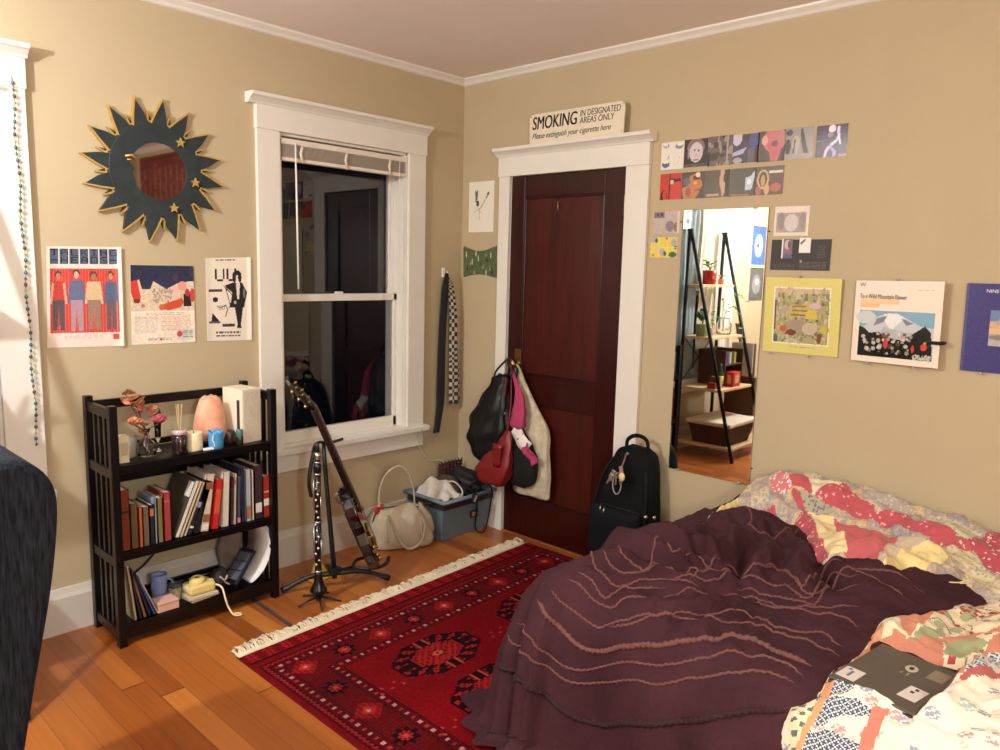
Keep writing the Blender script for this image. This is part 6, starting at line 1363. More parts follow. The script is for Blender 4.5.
MB().lathe([(0, 0), (.028, 0), (.03, .005), (.03, .12), (.012, .16), (.012, .20), (0, .2)], (-2.70, -.36, z3), 18).build('glass', mat('bottle_emerald', (20, 70, 50), rough=.15), t); MB().lathe([(.0305, .03), (.0305, .10)], (-2.70, -.36, z3), 18).build('label_band', mat('label_yellow', (206, 176, 60), rough=.5), t)
for k, (c_, lab, h_) in enumerate((((150, 40, 30), 'low red box at the left of the third board', .05), ((96, 70, 54), 'brown jar-like box on the third board', .10), ((190, 176, 150), 'small cream box on the third board', .07))):
    x_ = -2.58 - .045 * k; t = thing('small_box', lab, 'box', (x_, -.34, z3)); MB().box(x_ - .018, x_ + .018, -.39, -.32, z3, z3 + h_).build('carton', mat('sbox%d' % k, c_, rough=.6), t, bevel=.002)
for k, (c_, lab) in enumerate((((226, 218, 204), 'tall white folder leaning at the right end of the third board'), ((30, 28, 30), 'tall black folder leaning at the right end of the third board'), ((150, 90, 60), 'tall brown folder leaning at the right end of the third board'))):
    book(-3.175 - k * .024, .014, .29, .2, c_, lab, .64, yf=-.42, group='folders beside the ladder shelf')
tag(MB().box(-3.265, -3.155, -.46, -.18, .30, .64).build('side_cabinet', mat('cab_brown', (96, 60, 40), rough=.5), bevel=.003), 'narrow brown cabinet under the tall folders beside the ladder shelf', 'cabinet')
t = thing('storage_basket', 'dark brown woven basket with a pale lid on the lowest board of the ladder shelf', 'basket', (-2.80, -.36, z4))
mb = MB(); ringq(mb, -3.0, -2.60, -.50, -.20, z4, -3.04, -2.56, -.54, -.17, z4 + .17); mb._add([(-3.0, -.50, z4), (-2.60, -.50, z4), (-2.60, -.20, z4), (-3.0, -.20, z4)], [(0, 3, 2, 1)], False); mb.build('body', mat('basket_brown', (74, 46, 34), rough=.8, var=.3, scale=60, bump=.6), t, solid=.006)
MB().box(-3.06, -2.54, -.56, -.15, z4 + .165, z4 + .200).build('lid', mat('lid_cream', (216, 200, 176), rough=.5), t, bevel=.010)
PG = -.056
t = thing('pink_guitar', 'pink guitar with a black pickguard standing against the wall, seen at the mirror edge', 'guitar', (-3.48, -.22, 0))
gp2 = [(-3.33, .35), (-3.31, .22), (-3.36, .10), (-3.48, .06), (-3.60, .10), (-3.65, .22), (-3.63, .35), (-3.585, .42), (-3.61, .52), (-3.56, .60), (-3.48, .615), (-3.40, .60), (-3.35, .52), (-3.375, .42)]
MB().prism(gp2, lambda u, v, d: (u, -.30 + d + (v * .18), v + PG), -.02, .03).build('body', mat('guitar_pink', (216, 130, 130), rough=.3, coat=.4), t, bevel=.008)
MB().prism([(-3.505, .55), (-3.455, .55), (-3.46, 1.0), (-3.50, 1.0)], lambda u, v, d: (u, -.30 + d + (v * .18), v + PG), -.03, -.018).build('neck', M_black, t, bevel=.004)
MB().lathe([(0, 0), (.06, 0), (.06, .004), (0, .004)], (-3.48, -.262, .33 + PG), 24, axis=(0, -1, .1)).build('sound_hole', M_dark, t)
MB().prism([(-3.36, .36), (-3.35, .20), (-3.45, .14), (-3.47, .26), (-3.43, .36)], lambda u, v, d: (u, -.325 + d + (v * .18), v + PG), -.002, .004).build('pickguard', M_dark, t)
MB().prism([(-3.52, 1.0), (-3.44, 1.0), (-3.43, 1.14), (-3.53, 1.14)], lambda u, v, d: (u, -.30 + d + (v * .18), v + PG), -.03, -.014).build('headstock', M_black, t, bevel=.003)
# curtains and things at the left window
def curtain(name, lab, x0, x1, y, z0_, z1_, m, folds, amp, grp):
    P = [[(x0 + (x1 - x0) * i / 60, y - amp * (1 + math.sin(i / 60 * folds * 2 * PI)) / 2 - .004 * math.sin(j * 1.1 + i * .2), z1_ - (z1_ - z0_) * j / 14) for i in range(61)] for j in range(15)]
    o = MB().grid(P).build(name, m, solid=.002); return tag(o, lab, 'curtain', grp)
curtain('curtain', 'grey-blue curtain hanging in the left window beside the ladder shelf', -2.78, -2.44, -.030, .66, 2.12, mat('curtain_blue', (150, 162, 164), rough=.9, var=.06), 5, .022, 'curtains of the left window')
curtain('curtain', 'pale cream curtain hanging in the right part of the mirrored window', -3.36, -2.84, -.030, .66, 2.12, mat('curtain_cream', (214, 202, 182), rough=.9, var=.04), 7, .022, 'curtains of the left window')
t = thing('curtain_rod', 'thin white curtain rod across the left window', 'curtain rod', (-2.9, -.05, 2.12)); MB().tube([(-3.44, -.055, 2.125), (-2.37, -.055, 2.125)], .007, 8).build('rod', mat('rod_white', (226, 220, 210), rough=.3), t)
for x_ in (-3.43, -2.40): MB().tube([(x_, -.028, 2.125), (x_, -.06, 2.125)], .008, 8).build('bracket', mat('rod_white', (226, 220, 210)), t)
c = Canvas(20, 34, (216, 220, 214)); c.ell(.5, .2, .3, .06, (60, 50, 56), rot=.3); c.ell(.4, .6, .25, .14, (50, 46, 50)); c.ell(.6, .8, .1, .05, (90, 90, 90))
o = card('small_print', c, (-2.60, -.058, 2.06), (-2.48, -.058, 2.06), (-2.60, -.058, 1.89), (-2.48, -.058, 1.89), (0, -1, 0), .001, M_paper); tag(o, 'small pale card with dark marks pinned on the grey-blue curtain', 'card')
for k, (zz0, zz1, base, lab) in enumerate(((1.63, 2.0, (56, 96, 190), 'blue poster with a white cloud and red dot, high on the window wall'), (1.28, 1.60, (84, 84, 90), 'dark grey poster beneath the blue one on the window wall'))):
    c = Canvas(40, 46, base); c.rect(0, 0, 1, .03, (30, 30, 40)); c.rect(0, 0, .04, 1, (30, 30, 40)); c.ell(.5, .5, .3, .3, (170, 190, 226) if k == 0 else (130, 130, 136)); c.ell(.45, .42, .14, .1, (226, 226, 236) if k == 0 else (190, 190, 196)); 
    if k == 0: c.ell(.55, .5, .09, .07, (190, 60, 70))
    c.noise(8, k, 3)
    o = card('wall_poster', c, onA(-4.20, zz1, 0), onA(-3.90, zz1, 0), onA(-4.20, zz0, 0), onA(-3.90, zz0, 0), (0, -1, 0), .0015, M_gloss); tag(o, lab, 'poster', 'posters beyond the ladder shelf')
# =============================== bed: surface shapes ===============================
BEDX, BEDY, BTOP = -1.27, -1.93, .565     # plan corner of the mattress edge nearest the rug, and its top
def ridge(X, Y, pts, w, h, taper=True):
    """soft fold along a plan polyline"""
    out = np.zeros_like(X); P = np.asarray(pts, float)
    seg = np.hypot(*(P[1:] - P[:-1]).T); cum = np.concatenate([[0], np.cumsum(seg)]); tot = cum[-1]
    best = np.full(X.shape, 9.0); tt = np.zeros_like(X)
    for i in range(len(P) - 1):
        d = P[i + 1] - P[i]; L = d @ d + 1e-12
        t = np.clip(((X - P[i, 0]) * d[0] + (Y - P[i, 1]) * d[1]) / L, 0, 1)
        ds = np.hypot(X - P[i, 0] - t * d[0], Y - P[i, 1] - t * d[1]); m = ds < best
        best = np.where(m, ds, best); tt = np.where(m, (cum[i] + t * seg[i]) / tot, tt)
    k = h * np.exp(-(best / w) ** 2)
    if taper: k = k * np.clip(np.sin(PI * np.clip(tt * .9 + .05, 0, 1)) * 1.6, 0, 1)
    return k
def gauss(X, Y, x, y, a, b, h, rot=0.0):
    dx, dy = X - x, Y - y; u = dx * math.cos(rot) + dy * math.sin(rot); v = -dx * math.sin(rot) + dy * math.cos(rot)
    return h * np.exp(-(u / a) ** 2 - (v / b) ** 2)
def pnoise(X, Y, s, seed):
    rg = np.random.default_rng(seed); out = 0
    for k in range(5):
        a = rg.uniform(0, 2 * PI); f = s * (1 + .5 * k); out = out + np.sin((X * math.cos(a) + Y * math.sin(a)) * f + rg.uniform(0, 6.3) + 1.3 * np.sin((X * math.sin(a) - Y * math.cos(a)) * f * .7 + k)) / (1 + .5 * k)
    return out / 2.5
DROP = np.array([[0, 0], [.05, .008], [.10, .026], [.17, .07], [.215, .13], [.245, .20], [.275, .30], [.300, .40], [.325, .50], [.335, .535], [.36, .556], [.43, .560]])   # (out, down)
DS = np.concatenate([[0], np.cumsum(np.hypot(*(DROP[1:] - DROP[:-1]).T))])
def cover_top(x, y):
    """height of the comforter over the mattress"""
    z = BTOP + .012 * pnoise(x, y, 9, 1)
    z = z + gauss(x, y, -1.05, -1.99, .25, .14, .050) + gauss(x, y, -.55, -2.02, .35, .12, .045)
    z = z + gauss(x, y, -.62, -2.62, .40, .16, .055, .15) + gauss(x, y, -.22, -2.72, .25, .10, .045)
    z = z + gauss(x, y, -1.2, -3.0, .5, .30, .030)
    z = z - gauss(x, y, -.95, -2.33, .20, .07, .030, .6)
    return z
def cover(X, Y):
    """comforter: sheet coordinates (X, Y) -> world"""
    bx = BEDX - .14 * smoothstep((-2.05 - Y) / .5)
    qx = np.maximum(X, bx); qy = np.minimum(Y, BEDY)
    dx, dy = X - qx, Y - qy; d = np.hypot(dx, dy); nx, ny = np.where(d > 0, dx / np.maximum(d, 1e-9), 0), np.where(d > 0, dy / np.maximum(d, 1e-9), 0)
    o = np.interp(d, DS, DROP[:, 0]); v = np.interp(d, DS, DROP[:, 1])
    side = np.clip(-nx, 0, 1); o = o * (.66 + .34 * np.clip(ny, 0, 1) ** .8)
    o = np.where(ny > .98, o * .6, o)
    # hanging folds grow towards the hem
    run = np.where(d > 0, Y * 1.0 - X * .0, 0); ang = np.arctan2(ny, -nx)
    s = Y + ang * .30
    f = np.sin(s * 17 + 1.0 + 2.2 * np.sin(s * 5)) * .022 + np.sin(s * 34) * .008
    o = o + f * smoothstep((d - .12) / .40)
    x = qx + nx * o; y = qy + ny * o; z = cover_top(qx, qy) - v
    z = z + wrinkles(X, Y, d)
    return x, y, np.maximum(z, .012 + 0 * z)
def wrinkles(X, Y, d):
    k = np.exp(-(d / .25) ** 2)
    w = 0
    w = w + ridge(X, Y, [(-1.30, -1.86), (-1.20, -2.02), (-1.12, -2.20), (-.98, -2.32)], .035, .030)
    w = w + ridge(X, Y, [(-1.13, -1.84), (-1.09, -1.98), (-1.06, -2.12), (-.95, -2.22)], .030, .034)
    w = w - ridge(X, Y, [(-1.20, -1.90), (-1.14, -2.05), (-1.07, -2.20)], .022, .022)
    w = w + ridge(X, Y, [(-.98, -1.84), (-.97, -1.98), (-.92, -2.10), (-.83, -2.17)], .030, .026)
    w = w - ridge(X, Y, [(-1.05, -1.86), (-1.02, -2.0), (-.99, -2.12)], .020, .022)
    w = w + ridge(X, Y, [(-.90, -2.10), (-.75, -2.16), (-.60, -2.14), (-.42, -2.20)], .035, .022)
    w = w + ridge(X, Y, [(-1.00, -2.36), (-.85, -2.30), (-.70, -2.30), (-.55, -2.36)], .040, .028)
    w = w - ridge(X, Y, [(-.98, -2.30), (-.84, -2.24), (-.70, -2.24)], .022, .016)
    w = w + ridge(X, Y, [(-.62, -2.46), (-.72, -2.40), (-.86, -2.44), (-1.0, -2.52)], .045, .026)
    w = w - ridge(X, Y, [(-.60, -2.30), (-.66, -2.42), (-.78, -2.52), (-.88, -2.60)], .030, .034)
    w = w + ridge(X, Y, [(-.50, -2.36), (-.54, -2.50), (-.62, -2.62)], .045, .020)
    w = w + ridge(X, Y, [(-.35, -2.02), (-.45, -2.14), (-.50, -2.28)], .045, .020)
    w = w * 1.55
    # bunched gathers over the far corner, radiating from the pull point
    a = np.arctan2(Y + 2.42, X + .96); r = np.hypot(X + .96, Y + 2.42)
    reg = np.exp(-((r - .36) / .20) ** 2) * np.clip(np.cos(a - 2.15), 0, 1) ** .7
    w = w + .015 * reg * np.sin(a * 17 + 1.2 * np.sin(r * 16) + .5) + .007 * reg * np.sin(a * 37 + 2 * np.sin(r * 22))
    # long soft folds running towards the wall side
    s = (X * .55 - Y * .83); reg2 = np.exp(-((X + .62) / .34) ** 2 - ((Y + 2.28) / .26) ** 2)
    w = w + .013 * reg2 * np.sin(s * 52 + 1.8 * np.sin(X * 9 + Y * 4)) + .006 * reg2 * np.sin(s * 105 + 2 * np.sin(X * 13))
    reg3 = np.exp(-((X + .50) / .40) ** 2 - ((Y + 2.66) / .16) ** 2)
    w = w + .012 * reg3 * np.sin((X * .95 + Y * .3) * 46 + 1.5 * np.sin(Y * 20))
    w = w + .009 * pnoise(X, Y, 20, 4) + .005 * pnoise(X, Y, 48, 9)
    return w * k
def sdist(X, Y, poly):
    """signed distance to a plan polygon, positive inside"""
    best = np.full(X.shape, 9.0); ins = np.zeros(X.shape, bool); n = len(poly)
    for i in range(n):
        (x0, y0), (x1, y1) = poly[i], poly[(i + 1) % n]; dx, dy = x1 - x0, y1 - y0
        t = np.clip(((X - x0) * dx + (Y - y0) * dy) / (dx * dx + dy * dy + 1e-12), 0, 1)
        best = np.minimum(best, np.hypot(X - x0 - t * dx, Y - y0 - t * dy))
        if y0 != y1: ins ^= ((Y < y0) != (Y < y1)) & (X < (x1 - x0) * (Y - y0) / (y1 - y0) + x0)
    return np.where(ins, best, -best)

HY = np.array([-3.6, -3.2, -2.85, -2.67, -2.5, -2.38, -2.3, -2.1, -2.0, -1.93, -1.86, -1.80]); HZ = np.array([.04, .04, .040, .040, .070, .095, .125, .120, .080, .05, .01, .0])
def quilt(X, Y):
    x, y, z = cover(X, Y)
    h = np.interp(Y, HY, HZ)
    z = z + .022 + h * np.exp(-((X + .085) / .17) ** 2)
    z = z + ridge(X, Y, [(-.10, -2.02), (-.20, -2.20), (-.16, -2.40), (-.22, -2.60), (-.26, -2.85), (-.40, -3.1)], .038, .026)
    z = z - ridge(X, Y, [(-.22, -2.10), (-.30, -2.30), (-.28, -2.50), (-.36, -2.72), (-.50, -2.95)], .022, .018)
    z = z + ridge(X, Y, [(-.08, -2.32), (-.06, -2.55), (-.10, -2.80)], .030, .018) - ridge(X, Y, [(-.14, -2.35), (-.12, -2.60), (-.17, -2.85)], .02, .014)
    z = z + ridge(X, Y, [(-.40, -2.24), (-.55, -2.38), (-.62, -2.46)], .03, .012) + ridge(X, Y, [(-.33, -1.99), (-.40, -2.06), (-.52, -2.05)], .03, .012)
    z = z + .006 * pnoise(X, Y, 40, 21) + .003 * pnoise(X, Y, 90, 22)
    return x, y, z
def floral(X, Y):
    x, y, z = cover(X, Y)
    z = z + .030 + .012 * pnoise(X, Y, 22, 31) + .005 * pnoise(X, Y, 60, 33)
    z = z + ridge(X, Y, [(-.70, -2.84), (-.85, -2.80), (-1.0, -2.78), (-1.15, -2.80), (-1.28, -2.84), (-1.45, -2.90)], .05, .022)
    z = z - ridge(X, Y, [(-.80, -2.92), (-.95, -2.88), (-1.08, -2.88)], .03, .018) + ridge(X, Y, [(-.75, -3.02), (-.92, -2.98), (-1.05, -3.00)], .035, .022)
    z = z + ridge(X, Y, [(-1.10, -2.99), (-1.22, -3.005), (-1.36, -2.99), (-1.50, -2.96)], .025, .022) + ridge(X, Y, [(-1.0, -3.12), (-1.2, -3.14), (-1.4, -3.12)], .05, .02)
    u, w = (X + 1.315) * .987 - (Y + 2.85) * .157, -(X + 1.315) * .157 - (Y + 2.85) * .987
    flat = smoothstep((.165 - np.abs(u)) / .02) * smoothstep((.122 - np.abs(w)) / .02)
    z = z * (1 - flat) + np.minimum(z, .590) * flat
    return x - .012 * np.clip((-1.3 - X) / .1, 0, 1), y, z
QP = {
  'red_a': [(-0.168, -2.126), (-0.132, -2.178), (-0.212, -2.226), (-0.192, -2.15)],
  'print_a': [(-0.176, -2.05), (-0.14, -2.082), (-0.168, -2.13), (-0.196, -2.15), (-0.22, -2.118), (-0.228, -2.086)],
  'cream_a': [(-0.136, -2.17), (-0.104, -2.306), (-0.212, -2.238), (-0.208, -2.218)],
  'red_b': [(-0.216, -2.254), (-0.096, -2.314), (-0.172, -2.394), (-0.196, -2.454), (-0.228, -2.462), (-0.236, -2.414), (-0.232, -2.342)],
  'red_c': [(-0.212, -2.158), (-0.228, -2.186), (-0.284, -2.238), (-0.26, -2.206)],
  'grey_a': [(-0.224, -2.194), (-0.216, -2.278), (-0.236, -2.334), (-0.276, -2.314), (-0.28, -2.242)],
  'red_flap': [(-0.28, -2.338), (-0.376, -2.606), (-0.692, -2.626), (-0.624, -2.502)],
  'cream_b': [(-0.272, -2.25), (-0.28, -2.338), (-0.62, -2.502), (-0.648, -2.454), (-0.384, -2.31)],
  'red_edge': [(-0.312, -2.214), (-0.276, -2.254), (-0.648, -2.454), (-0.636, -2.434), (-0.536, -2.358)],
  'beige': [(-0.376, -2.606), (-0.384, -2.694), (-0.66, -2.642), (-0.7, -2.626)],
  'yellow': [(-0.708, -2.65), (-0.456, -2.666), (-0.42, -2.726), (-0.352, -2.77), (-0.592, -2.734)],
  'red_band': [(-0.216, -2.462), (-0.18, -2.57), (-0.24, -2.682), (-0.276, -2.742), (-0.32, -2.754), (-0.316, -2.694), (-0.284, -2.618), (-0.256, -2.51)],
  'red_right': [(-0.268, -2.79), (-0.024, -2.846), (-0.376, -2.91), (-0.368, -2.866), (-0.284, -2.822)],
  'cream_edge': [(-0.42, -2.726), (-0.376, -2.814), (-0.672, -2.958), (-0.476, -2.926), (-0.308, -2.818), (-0.296, -2.758)],
  'red_left': [(-0.356, -2.002), (-0.284, -2.11), (-0.324, -2.15), (-0.436, -2.09)],
  'yel_left': [(-0.448, -1.962), (-0.288, -1.954), (-0.476, -2.066), (-0.556, -2.034)],
  'print_top': [(-0.116, -2.634), (-0.152, -2.794), (-0.26, -2.798), (-0.276, -2.738)],
  'grey_hump': [(-0.128, -2.398), (-0.048, -2.474), (-0.112, -2.578), (-0.216, -2.526)],
  'red_pink2': [(-0.32, -2.686), (-0.272, -2.79), (-0.284, -2.798), (-0.336, -2.738)],
  'outline': [(-0.692, -2.018), (-0.528, -1.97), (-0.328, -1.99), (-0.292, -2.098), (-0.308, -2.206), (-0.364, -2.274), (-0.58, -2.39), (-0.664, -2.45), (-0.632, -2.522), (-0.64, -2.578), (-0.716, -2.65), (-0.608, -2.694), (-0.596, -2.754), (-0.52, -2.822), (-0.628, -2.906), (-0.764, -2.99), (-1.044, -3.174)],
}
FP = {
  'outline': [(-1.724, -2.71), (-1.64, -2.682), (-1.564, -2.686), (-1.54, -2.706), (-1.512, -2.734), (-1.384, -2.734), (-1.268, -2.746), (-1.204, -2.754), (-1.16, -2.75), (-1.052, -2.738), (-0.972, -2.778), (-0.892, -2.81), (-0.756, -2.866), (-0.62, -2.942), (-0.436, -3.114)],
  'band': [(-1.692, -2.718), (-1.544, -2.682), (-1.512, -2.71), (-1.396, -2.734), (-1.28, -2.738), (-1.192, -2.758), (-1.188, -2.774), (-1.304, -2.754), (-1.464, -2.758), (-1.552, -2.746), (-1.652, -2.738), (-1.688, -2.73)],
  'trim': [(-1.684, -2.73), (-1.612, -2.738), (-1.536, -2.746), (-1.416, -2.742), (-1.48, -2.766), (-1.548, -2.762), (-1.612, -2.75), (-1.676, -2.742)],
  'trim2': [(-1.392, -2.73), (-1.296, -2.75), (-1.204, -2.758), (-1.084, -2.738), (-1.064, -2.75), (-1.176, -2.782), (-1.304, -2.77), (-1.392, -2.754)],
  'blue1': [(-1.576, -2.742), (-1.552, -2.746), (-1.532, -2.778), (-1.524, -2.81), (-1.54, -2.862), (-1.56, -2.798), (-1.596, -2.766)],
  'blue2': [(-1.66, -2.746), (-1.64, -2.75), (-1.612, -2.782), (-1.628, -2.846), (-1.648, -2.842), (-1.676, -2.75)],
  'blue3': [(-1.508, -2.75), (-1.44, -2.762), (-1.46, -2.802), (-1.456, -2.818), (-1.508, -2.782)],
  'bar': [(-1.644, -2.858), (-1.596, -2.858), (-1.524, -2.862), (-1.504, -2.886), (-1.592, -2.882), (-1.64, -2.874)],
  'sal1': [(-1.008, -2.774), (-0.92, -2.77), (-0.812, -2.842), (-0.904, -2.834), (-1.004, -2.834), (-1.136, -2.834), (-1.116, -2.81)],
  'sal2': [(-1.204, -2.766), (-1.156, -2.762), (-1.148, -2.822), (-1.152, -2.83), (-1.16, -2.818)],
  'sal3': [(-1.16, -2.826), (-1.152, -2.838), (-1.088, -2.898), (-1.172, -2.918), (-1.296, -2.974), (-1.3, -2.97)],
  'sal4': [(-1.08, -2.898), (-0.904, -2.994), (-0.952, -3.002), (-1.088, -2.91)],
  'sal5': [(-1.296, -2.974), (-1.04, -2.994), (-0.996, -3.01), (-1.064, -3.022), (-1.168, -3.002), (-1.292, -2.998)],
  'grn1': [(-1.128, -2.842), (-1.072, -2.85), (-0.972, -2.874), (-1.072, -2.902), (-1.128, -2.866)],
  'grn2': [(-1.088, -2.91), (-1.024, -2.95), (-1.048, -2.99), (-1.096, -2.97), (-1.168, -2.938), (-1.144, -2.914)],
  'grn3': [(-0.796, -2.87), (-0.7, -2.882), (-0.692, -2.91), (-0.732, -2.906)],
  'leafc': [(-1.072, -2.742), (-1.1, -2.794), (-1.148, -2.818), (-1.148, -2.766)],
  'bluer': [(-1.292, -2.99), (-1.088, -2.998), (-1.08, -3.022), (-1.14, -3.034), (-1.296, -3.01)],
  'redline': [(-1.308, -2.982), (-1.184, -3.042), (-1.228, -3.05), (-1.324, -2.99)],
  'ber': [(-0.808, -2.874), (-0.8, -2.89), (-0.792, -2.906), (-0.828, -2.906), (-0.82, -2.894), (-0.792, -2.946), (-0.8, -2.958)],
  'grn4': [(-0.964, -2.782), (-0.896, -2.806), (-1.004, -2.834), (-1.024, -2.806)],
}
SP = {
  'A': [(-1.524, -1.646), (-1.596, -1.682), (-1.684, -1.882), (-1.712, -1.97), (-1.708, -2.034), (-1.656, -2.142), (-1.62, -2.266), (-1.604, -2.358), (-1.56, -2.462), (-1.496, -2.566), (-1.472, -2.642), (-1.484, -2.678)],
  'B': [(-1.512, -1.686), (-1.612, -1.834), (-1.668, -1.934), (-1.668, -2.03), (-1.604, -2.134), (-1.572, -2.254), (-1.544, -2.37), (-1.492, -2.438), (-1.444, -2.53), (-1.416, -2.574), (-1.42, -2.638), (-1.444, -2.69)],
  'C': [(-1.468, -1.81), (-1.54, -1.89), (-1.58, -1.97), (-1.596, -2.046), (-1.544, -2.162), (-1.52, -2.234), (-1.476, -2.334), (-1.384, -2.434), (-1.356, -2.498), (-1.348, -2.55), (-1.36, -2.602), (-1.376, -2.646), (-1.392, -2.69)],
  'D': [(-1.432, -1.854), (-1.488, -1.926), (-1.508, -2.01), (-1.516, -2.066), (-1.496, -2.094), (-1.448, -2.154), (-1.42, -2.19), (-1.36, -2.258), (-1.3, -2.29), (-1.244, -2.362), (-1.176, -2.43), (-1.228, -2.518), (-1.212, -2.582), (-1.172, -2.626), (-1.22, -2.686), (-1.228, -2.706)],
  'D2': [(-1.5, -2.094), (-1.468, -2.162), (-1.436, -2.198), (-1.324, -2.286), (-1.312, -2.398), (-1.236, -2.458), (-1.248, -2.542), (-1.24, -2.606), (-1.248, -2.65), (-1.28, -2.718)],
  'E': [(-1.38, -1.898), (-1.412, -1.986), (-1.428, -2.038), (-1.412, -2.09), (-1.368, -2.106), (-1.344, -2.146), (-1.336, -2.154), (-1.276, -2.198), (-1.188, -2.226), (-1.152, -2.266), (-1.12, -2.298), (-1.02, -2.382), (-1.068, -2.466), (-1.064, -2.538), (-1.076, -2.586), (-1.052, -2.626), (-1.096, -2.706)],
  'F': [(-1.34, -1.91), (-1.372, -1.994), (-1.4, -2.058), (-1.304, -2.078), (-1.264, -2.142), (-1.22, -2.186)],
  'G': [(-1.216, -1.882), (-1.308, -1.99), (-1.324, -2.062), (-1.244, -2.106), (-1.2, -2.15), (-1.16, -2.198), (-1.136, -2.254)],
  'H': [(-1.236, -1.954), (-1.26, -2.002), (-1.264, -2.058), (-1.22, -2.102), (-1.14, -2.114), (-1.088, -2.13), (-1.136, -2.23)],
  'I': [(-1.136, -1.946), (-1.224, -2.014), (-1.212, -2.058), (-1.22, -2.102), (-1.156, -2.122)],
  'J': [(-1.168, -2.078), (-1.044, -2.054), (-1.076, -2.122), (-0.992, -2.15), (-1.008, -2.206), (-1.004, -2.25)],
  'K': [(-1.472, -1.478), (-1.66, -1.634), (-1.764, -1.866), (-1.804, -1.986), (-1.812, -2.07), (-1.748, -2.242), (-1.724, -2.302), (-1.696, -2.454), (-1.64, -2.558), (-1.608, -2.622), (-1.58, -2.69)],
  'L': [(-1.784, -1.442), (-1.876, -1.606), (-1.928, -1.874)],
  'U1': [(-0.324, -2.002), (-0.476, -2.11), (-0.576, -2.146), (-0.56, -2.198), (-0.48, -2.234), (-0.324, -2.238)],
  'U3': [(-1.144, -2.222), (-1.004, -2.21), (-0.876, -2.226), (-0.904, -2.31), (-0.808, -2.362), (-0.94, -2.466), (-0.984, -2.522), (-0.916, -2.542), (-0.756, -2.53), (-0.756, -2.602), (-0.812, -2.674)],
  'V1': [(-1.128, -2.09), (-1.148, -2.154), (-1.056, -2.174), (-1.052, -2.218), (-0.972, -2.246), (-0.896, -2.314), (-0.808, -2.354), (-0.94, -2.47), (-0.948, -2.502), (-0.684, -2.458), (-0.688, -2.518)],
  'V2': [(-1.18, -2.166), (-1.144, -2.206), (-1.08, -2.274), (-0.98, -2.278), (-0.948, -2.366), (-0.94, -2.426), (-0.996, -2.494), (-0.98, -2.534), (-0.72, -2.486), (-0.768, -2.546), (-0.808, -2.61)],
  'V3': [(-1.04, -2.326), (-0.996, -2.37), (-1.016, -2.458), (-1.028, -2.522), (-1.008, -2.558), (-0.848, -2.538), (-0.856, -2.626)],
  'V4': [(-1.032, -2.374), (-1.076, -2.438), (-1.068, -2.502), (-1.044, -2.538), (-1.012, -2.59), (-0.984, -2.622), (-0.976, -2.666)],
  'W1': [(-0.744, -2.562), (-0.732, -2.63), (-0.716, -2.698), (-0.72, -2.73)],
  'W2': [(-0.812, -2.674), (-0.8, -2.706), (-0.84, -2.742)],
  'W3': [(-0.732, -2.738), (-0.736, -2.774)],
}
# =============================== bed objects ===============================
t = thing('bed', 'low bed against the right wall, almost hidden under its covers', 'bed', (-.66, -2.95, 0))
MB().box(-1.30, -.02, -3.95, -1.99, .28, .485).build('mattress', mat('mattress_white', (206, 200, 190), rough=.9), t, bevel=.03)
MB().box(-1.30, -.02, -3.97, -1.97, .14, .28).build('bed_frame', M_black, t, bevel=.01)
for a in (-1.25, -.08):
    for b_ in (-3.9, -2.05): MB().box(a - .03, a + .03, b_ - .03, b_ + .03, .011, .14).build('leg', M_black, t)
def sheet_mesh(name, fn, poly, g, m, colfun, x0, x1, y0, y1, edge=.035, drop=.008, parent=None):
    xs = np.arange(x0, x1 + g / 2, g); ys = np.arange(y0, y1 + g / 2, g)
    X, Y = np.meshgrid(xs, ys)
    qx = np.maximum(X, BEDX - .14 * smoothstep((-2.05 - Y) / .5)); qy = np.minimum(Y, BEDY); D = np.hypot(X - qx, Y - qy)
    x, y, z = fn(X, Y)
    if poly is not None:
        sd = sdist(X, Y, poly) + .004 * pnoise(X, Y, 60, 5)
        cx_, cy_, cz_ = cover(X, Y); k = smoothstep((sd + .002) / edge) ** .6
        x = cx_ + (x - cx_) * k; y = cy_ + (y - cy_) * k; z = cz_ + (z - cz_) * k - drop * (sd < .001)
        keep = sd > -.010
    else: keep = D < DS[-1] - .005
    x = np.minimum(x, -.004)
    I = np.arange(X.size).reshape(X.shape)
    F = np.stack([I[:-1, :-1], I[:-1, 1:], I[1:, 1:], I[1:, :-1]], -1); kf = keep[:-1, :-1] & keep[:-1, 1:] & keep[1:, 1:] & keep[1:, :-1]
    F = F[kf]; used = np.unique(F); rm = -np.ones(X.size, int); rm[used] = np.arange(len(used))
    V = np.stack([x, y, z], -1).reshape(-1, 3)[used]
    me = np_mesh(name, V, rm[F], [m], True)
    if colfun is not None: set_pattern(me, colfun(X[:-1, :-1] + g / 2, Y[:-1, :-1] + g / 2)[kf])
    o = link_mesh(name, me, parent); return o
M_com = bpy.data.materials.new('plum_cotton'); M_com.use_nodes = True
nt = M_com.node_tree; b = nt.nodes['Principled BSDF']; tc = nt.nodes.new('ShaderNodeTexCoord')
nz = nt.nodes.new('ShaderNodeTexNoise'); nz.inputs['Scale'].default_value = 6; nz.inputs['Detail'].default_value = 5; nt.links.new(tc.outputs['Object'], nz.inputs['Vector'])
cr = nt.nodes.new('ShaderNodeValToRGB'); cr.color_ramp.elements[0].position = .3; cr.color_ramp.elements[1].position = .75; cr.color_ramp.elements[0].color = rgba((56, 29, 35)); cr.color_ramp.elements[1].color = rgba((70, 39, 45))
nt.links.new(nz.outputs['Fac'], cr.inputs['Fac']); nt.links.new(cr.outputs['Color'], b.inputs['Base Color']); b.inputs['Roughness'].default_value = .85; b.inputs['Sheen Weight'].default_value = .0; b.inputs['Specular IOR Level'].default_value = .15
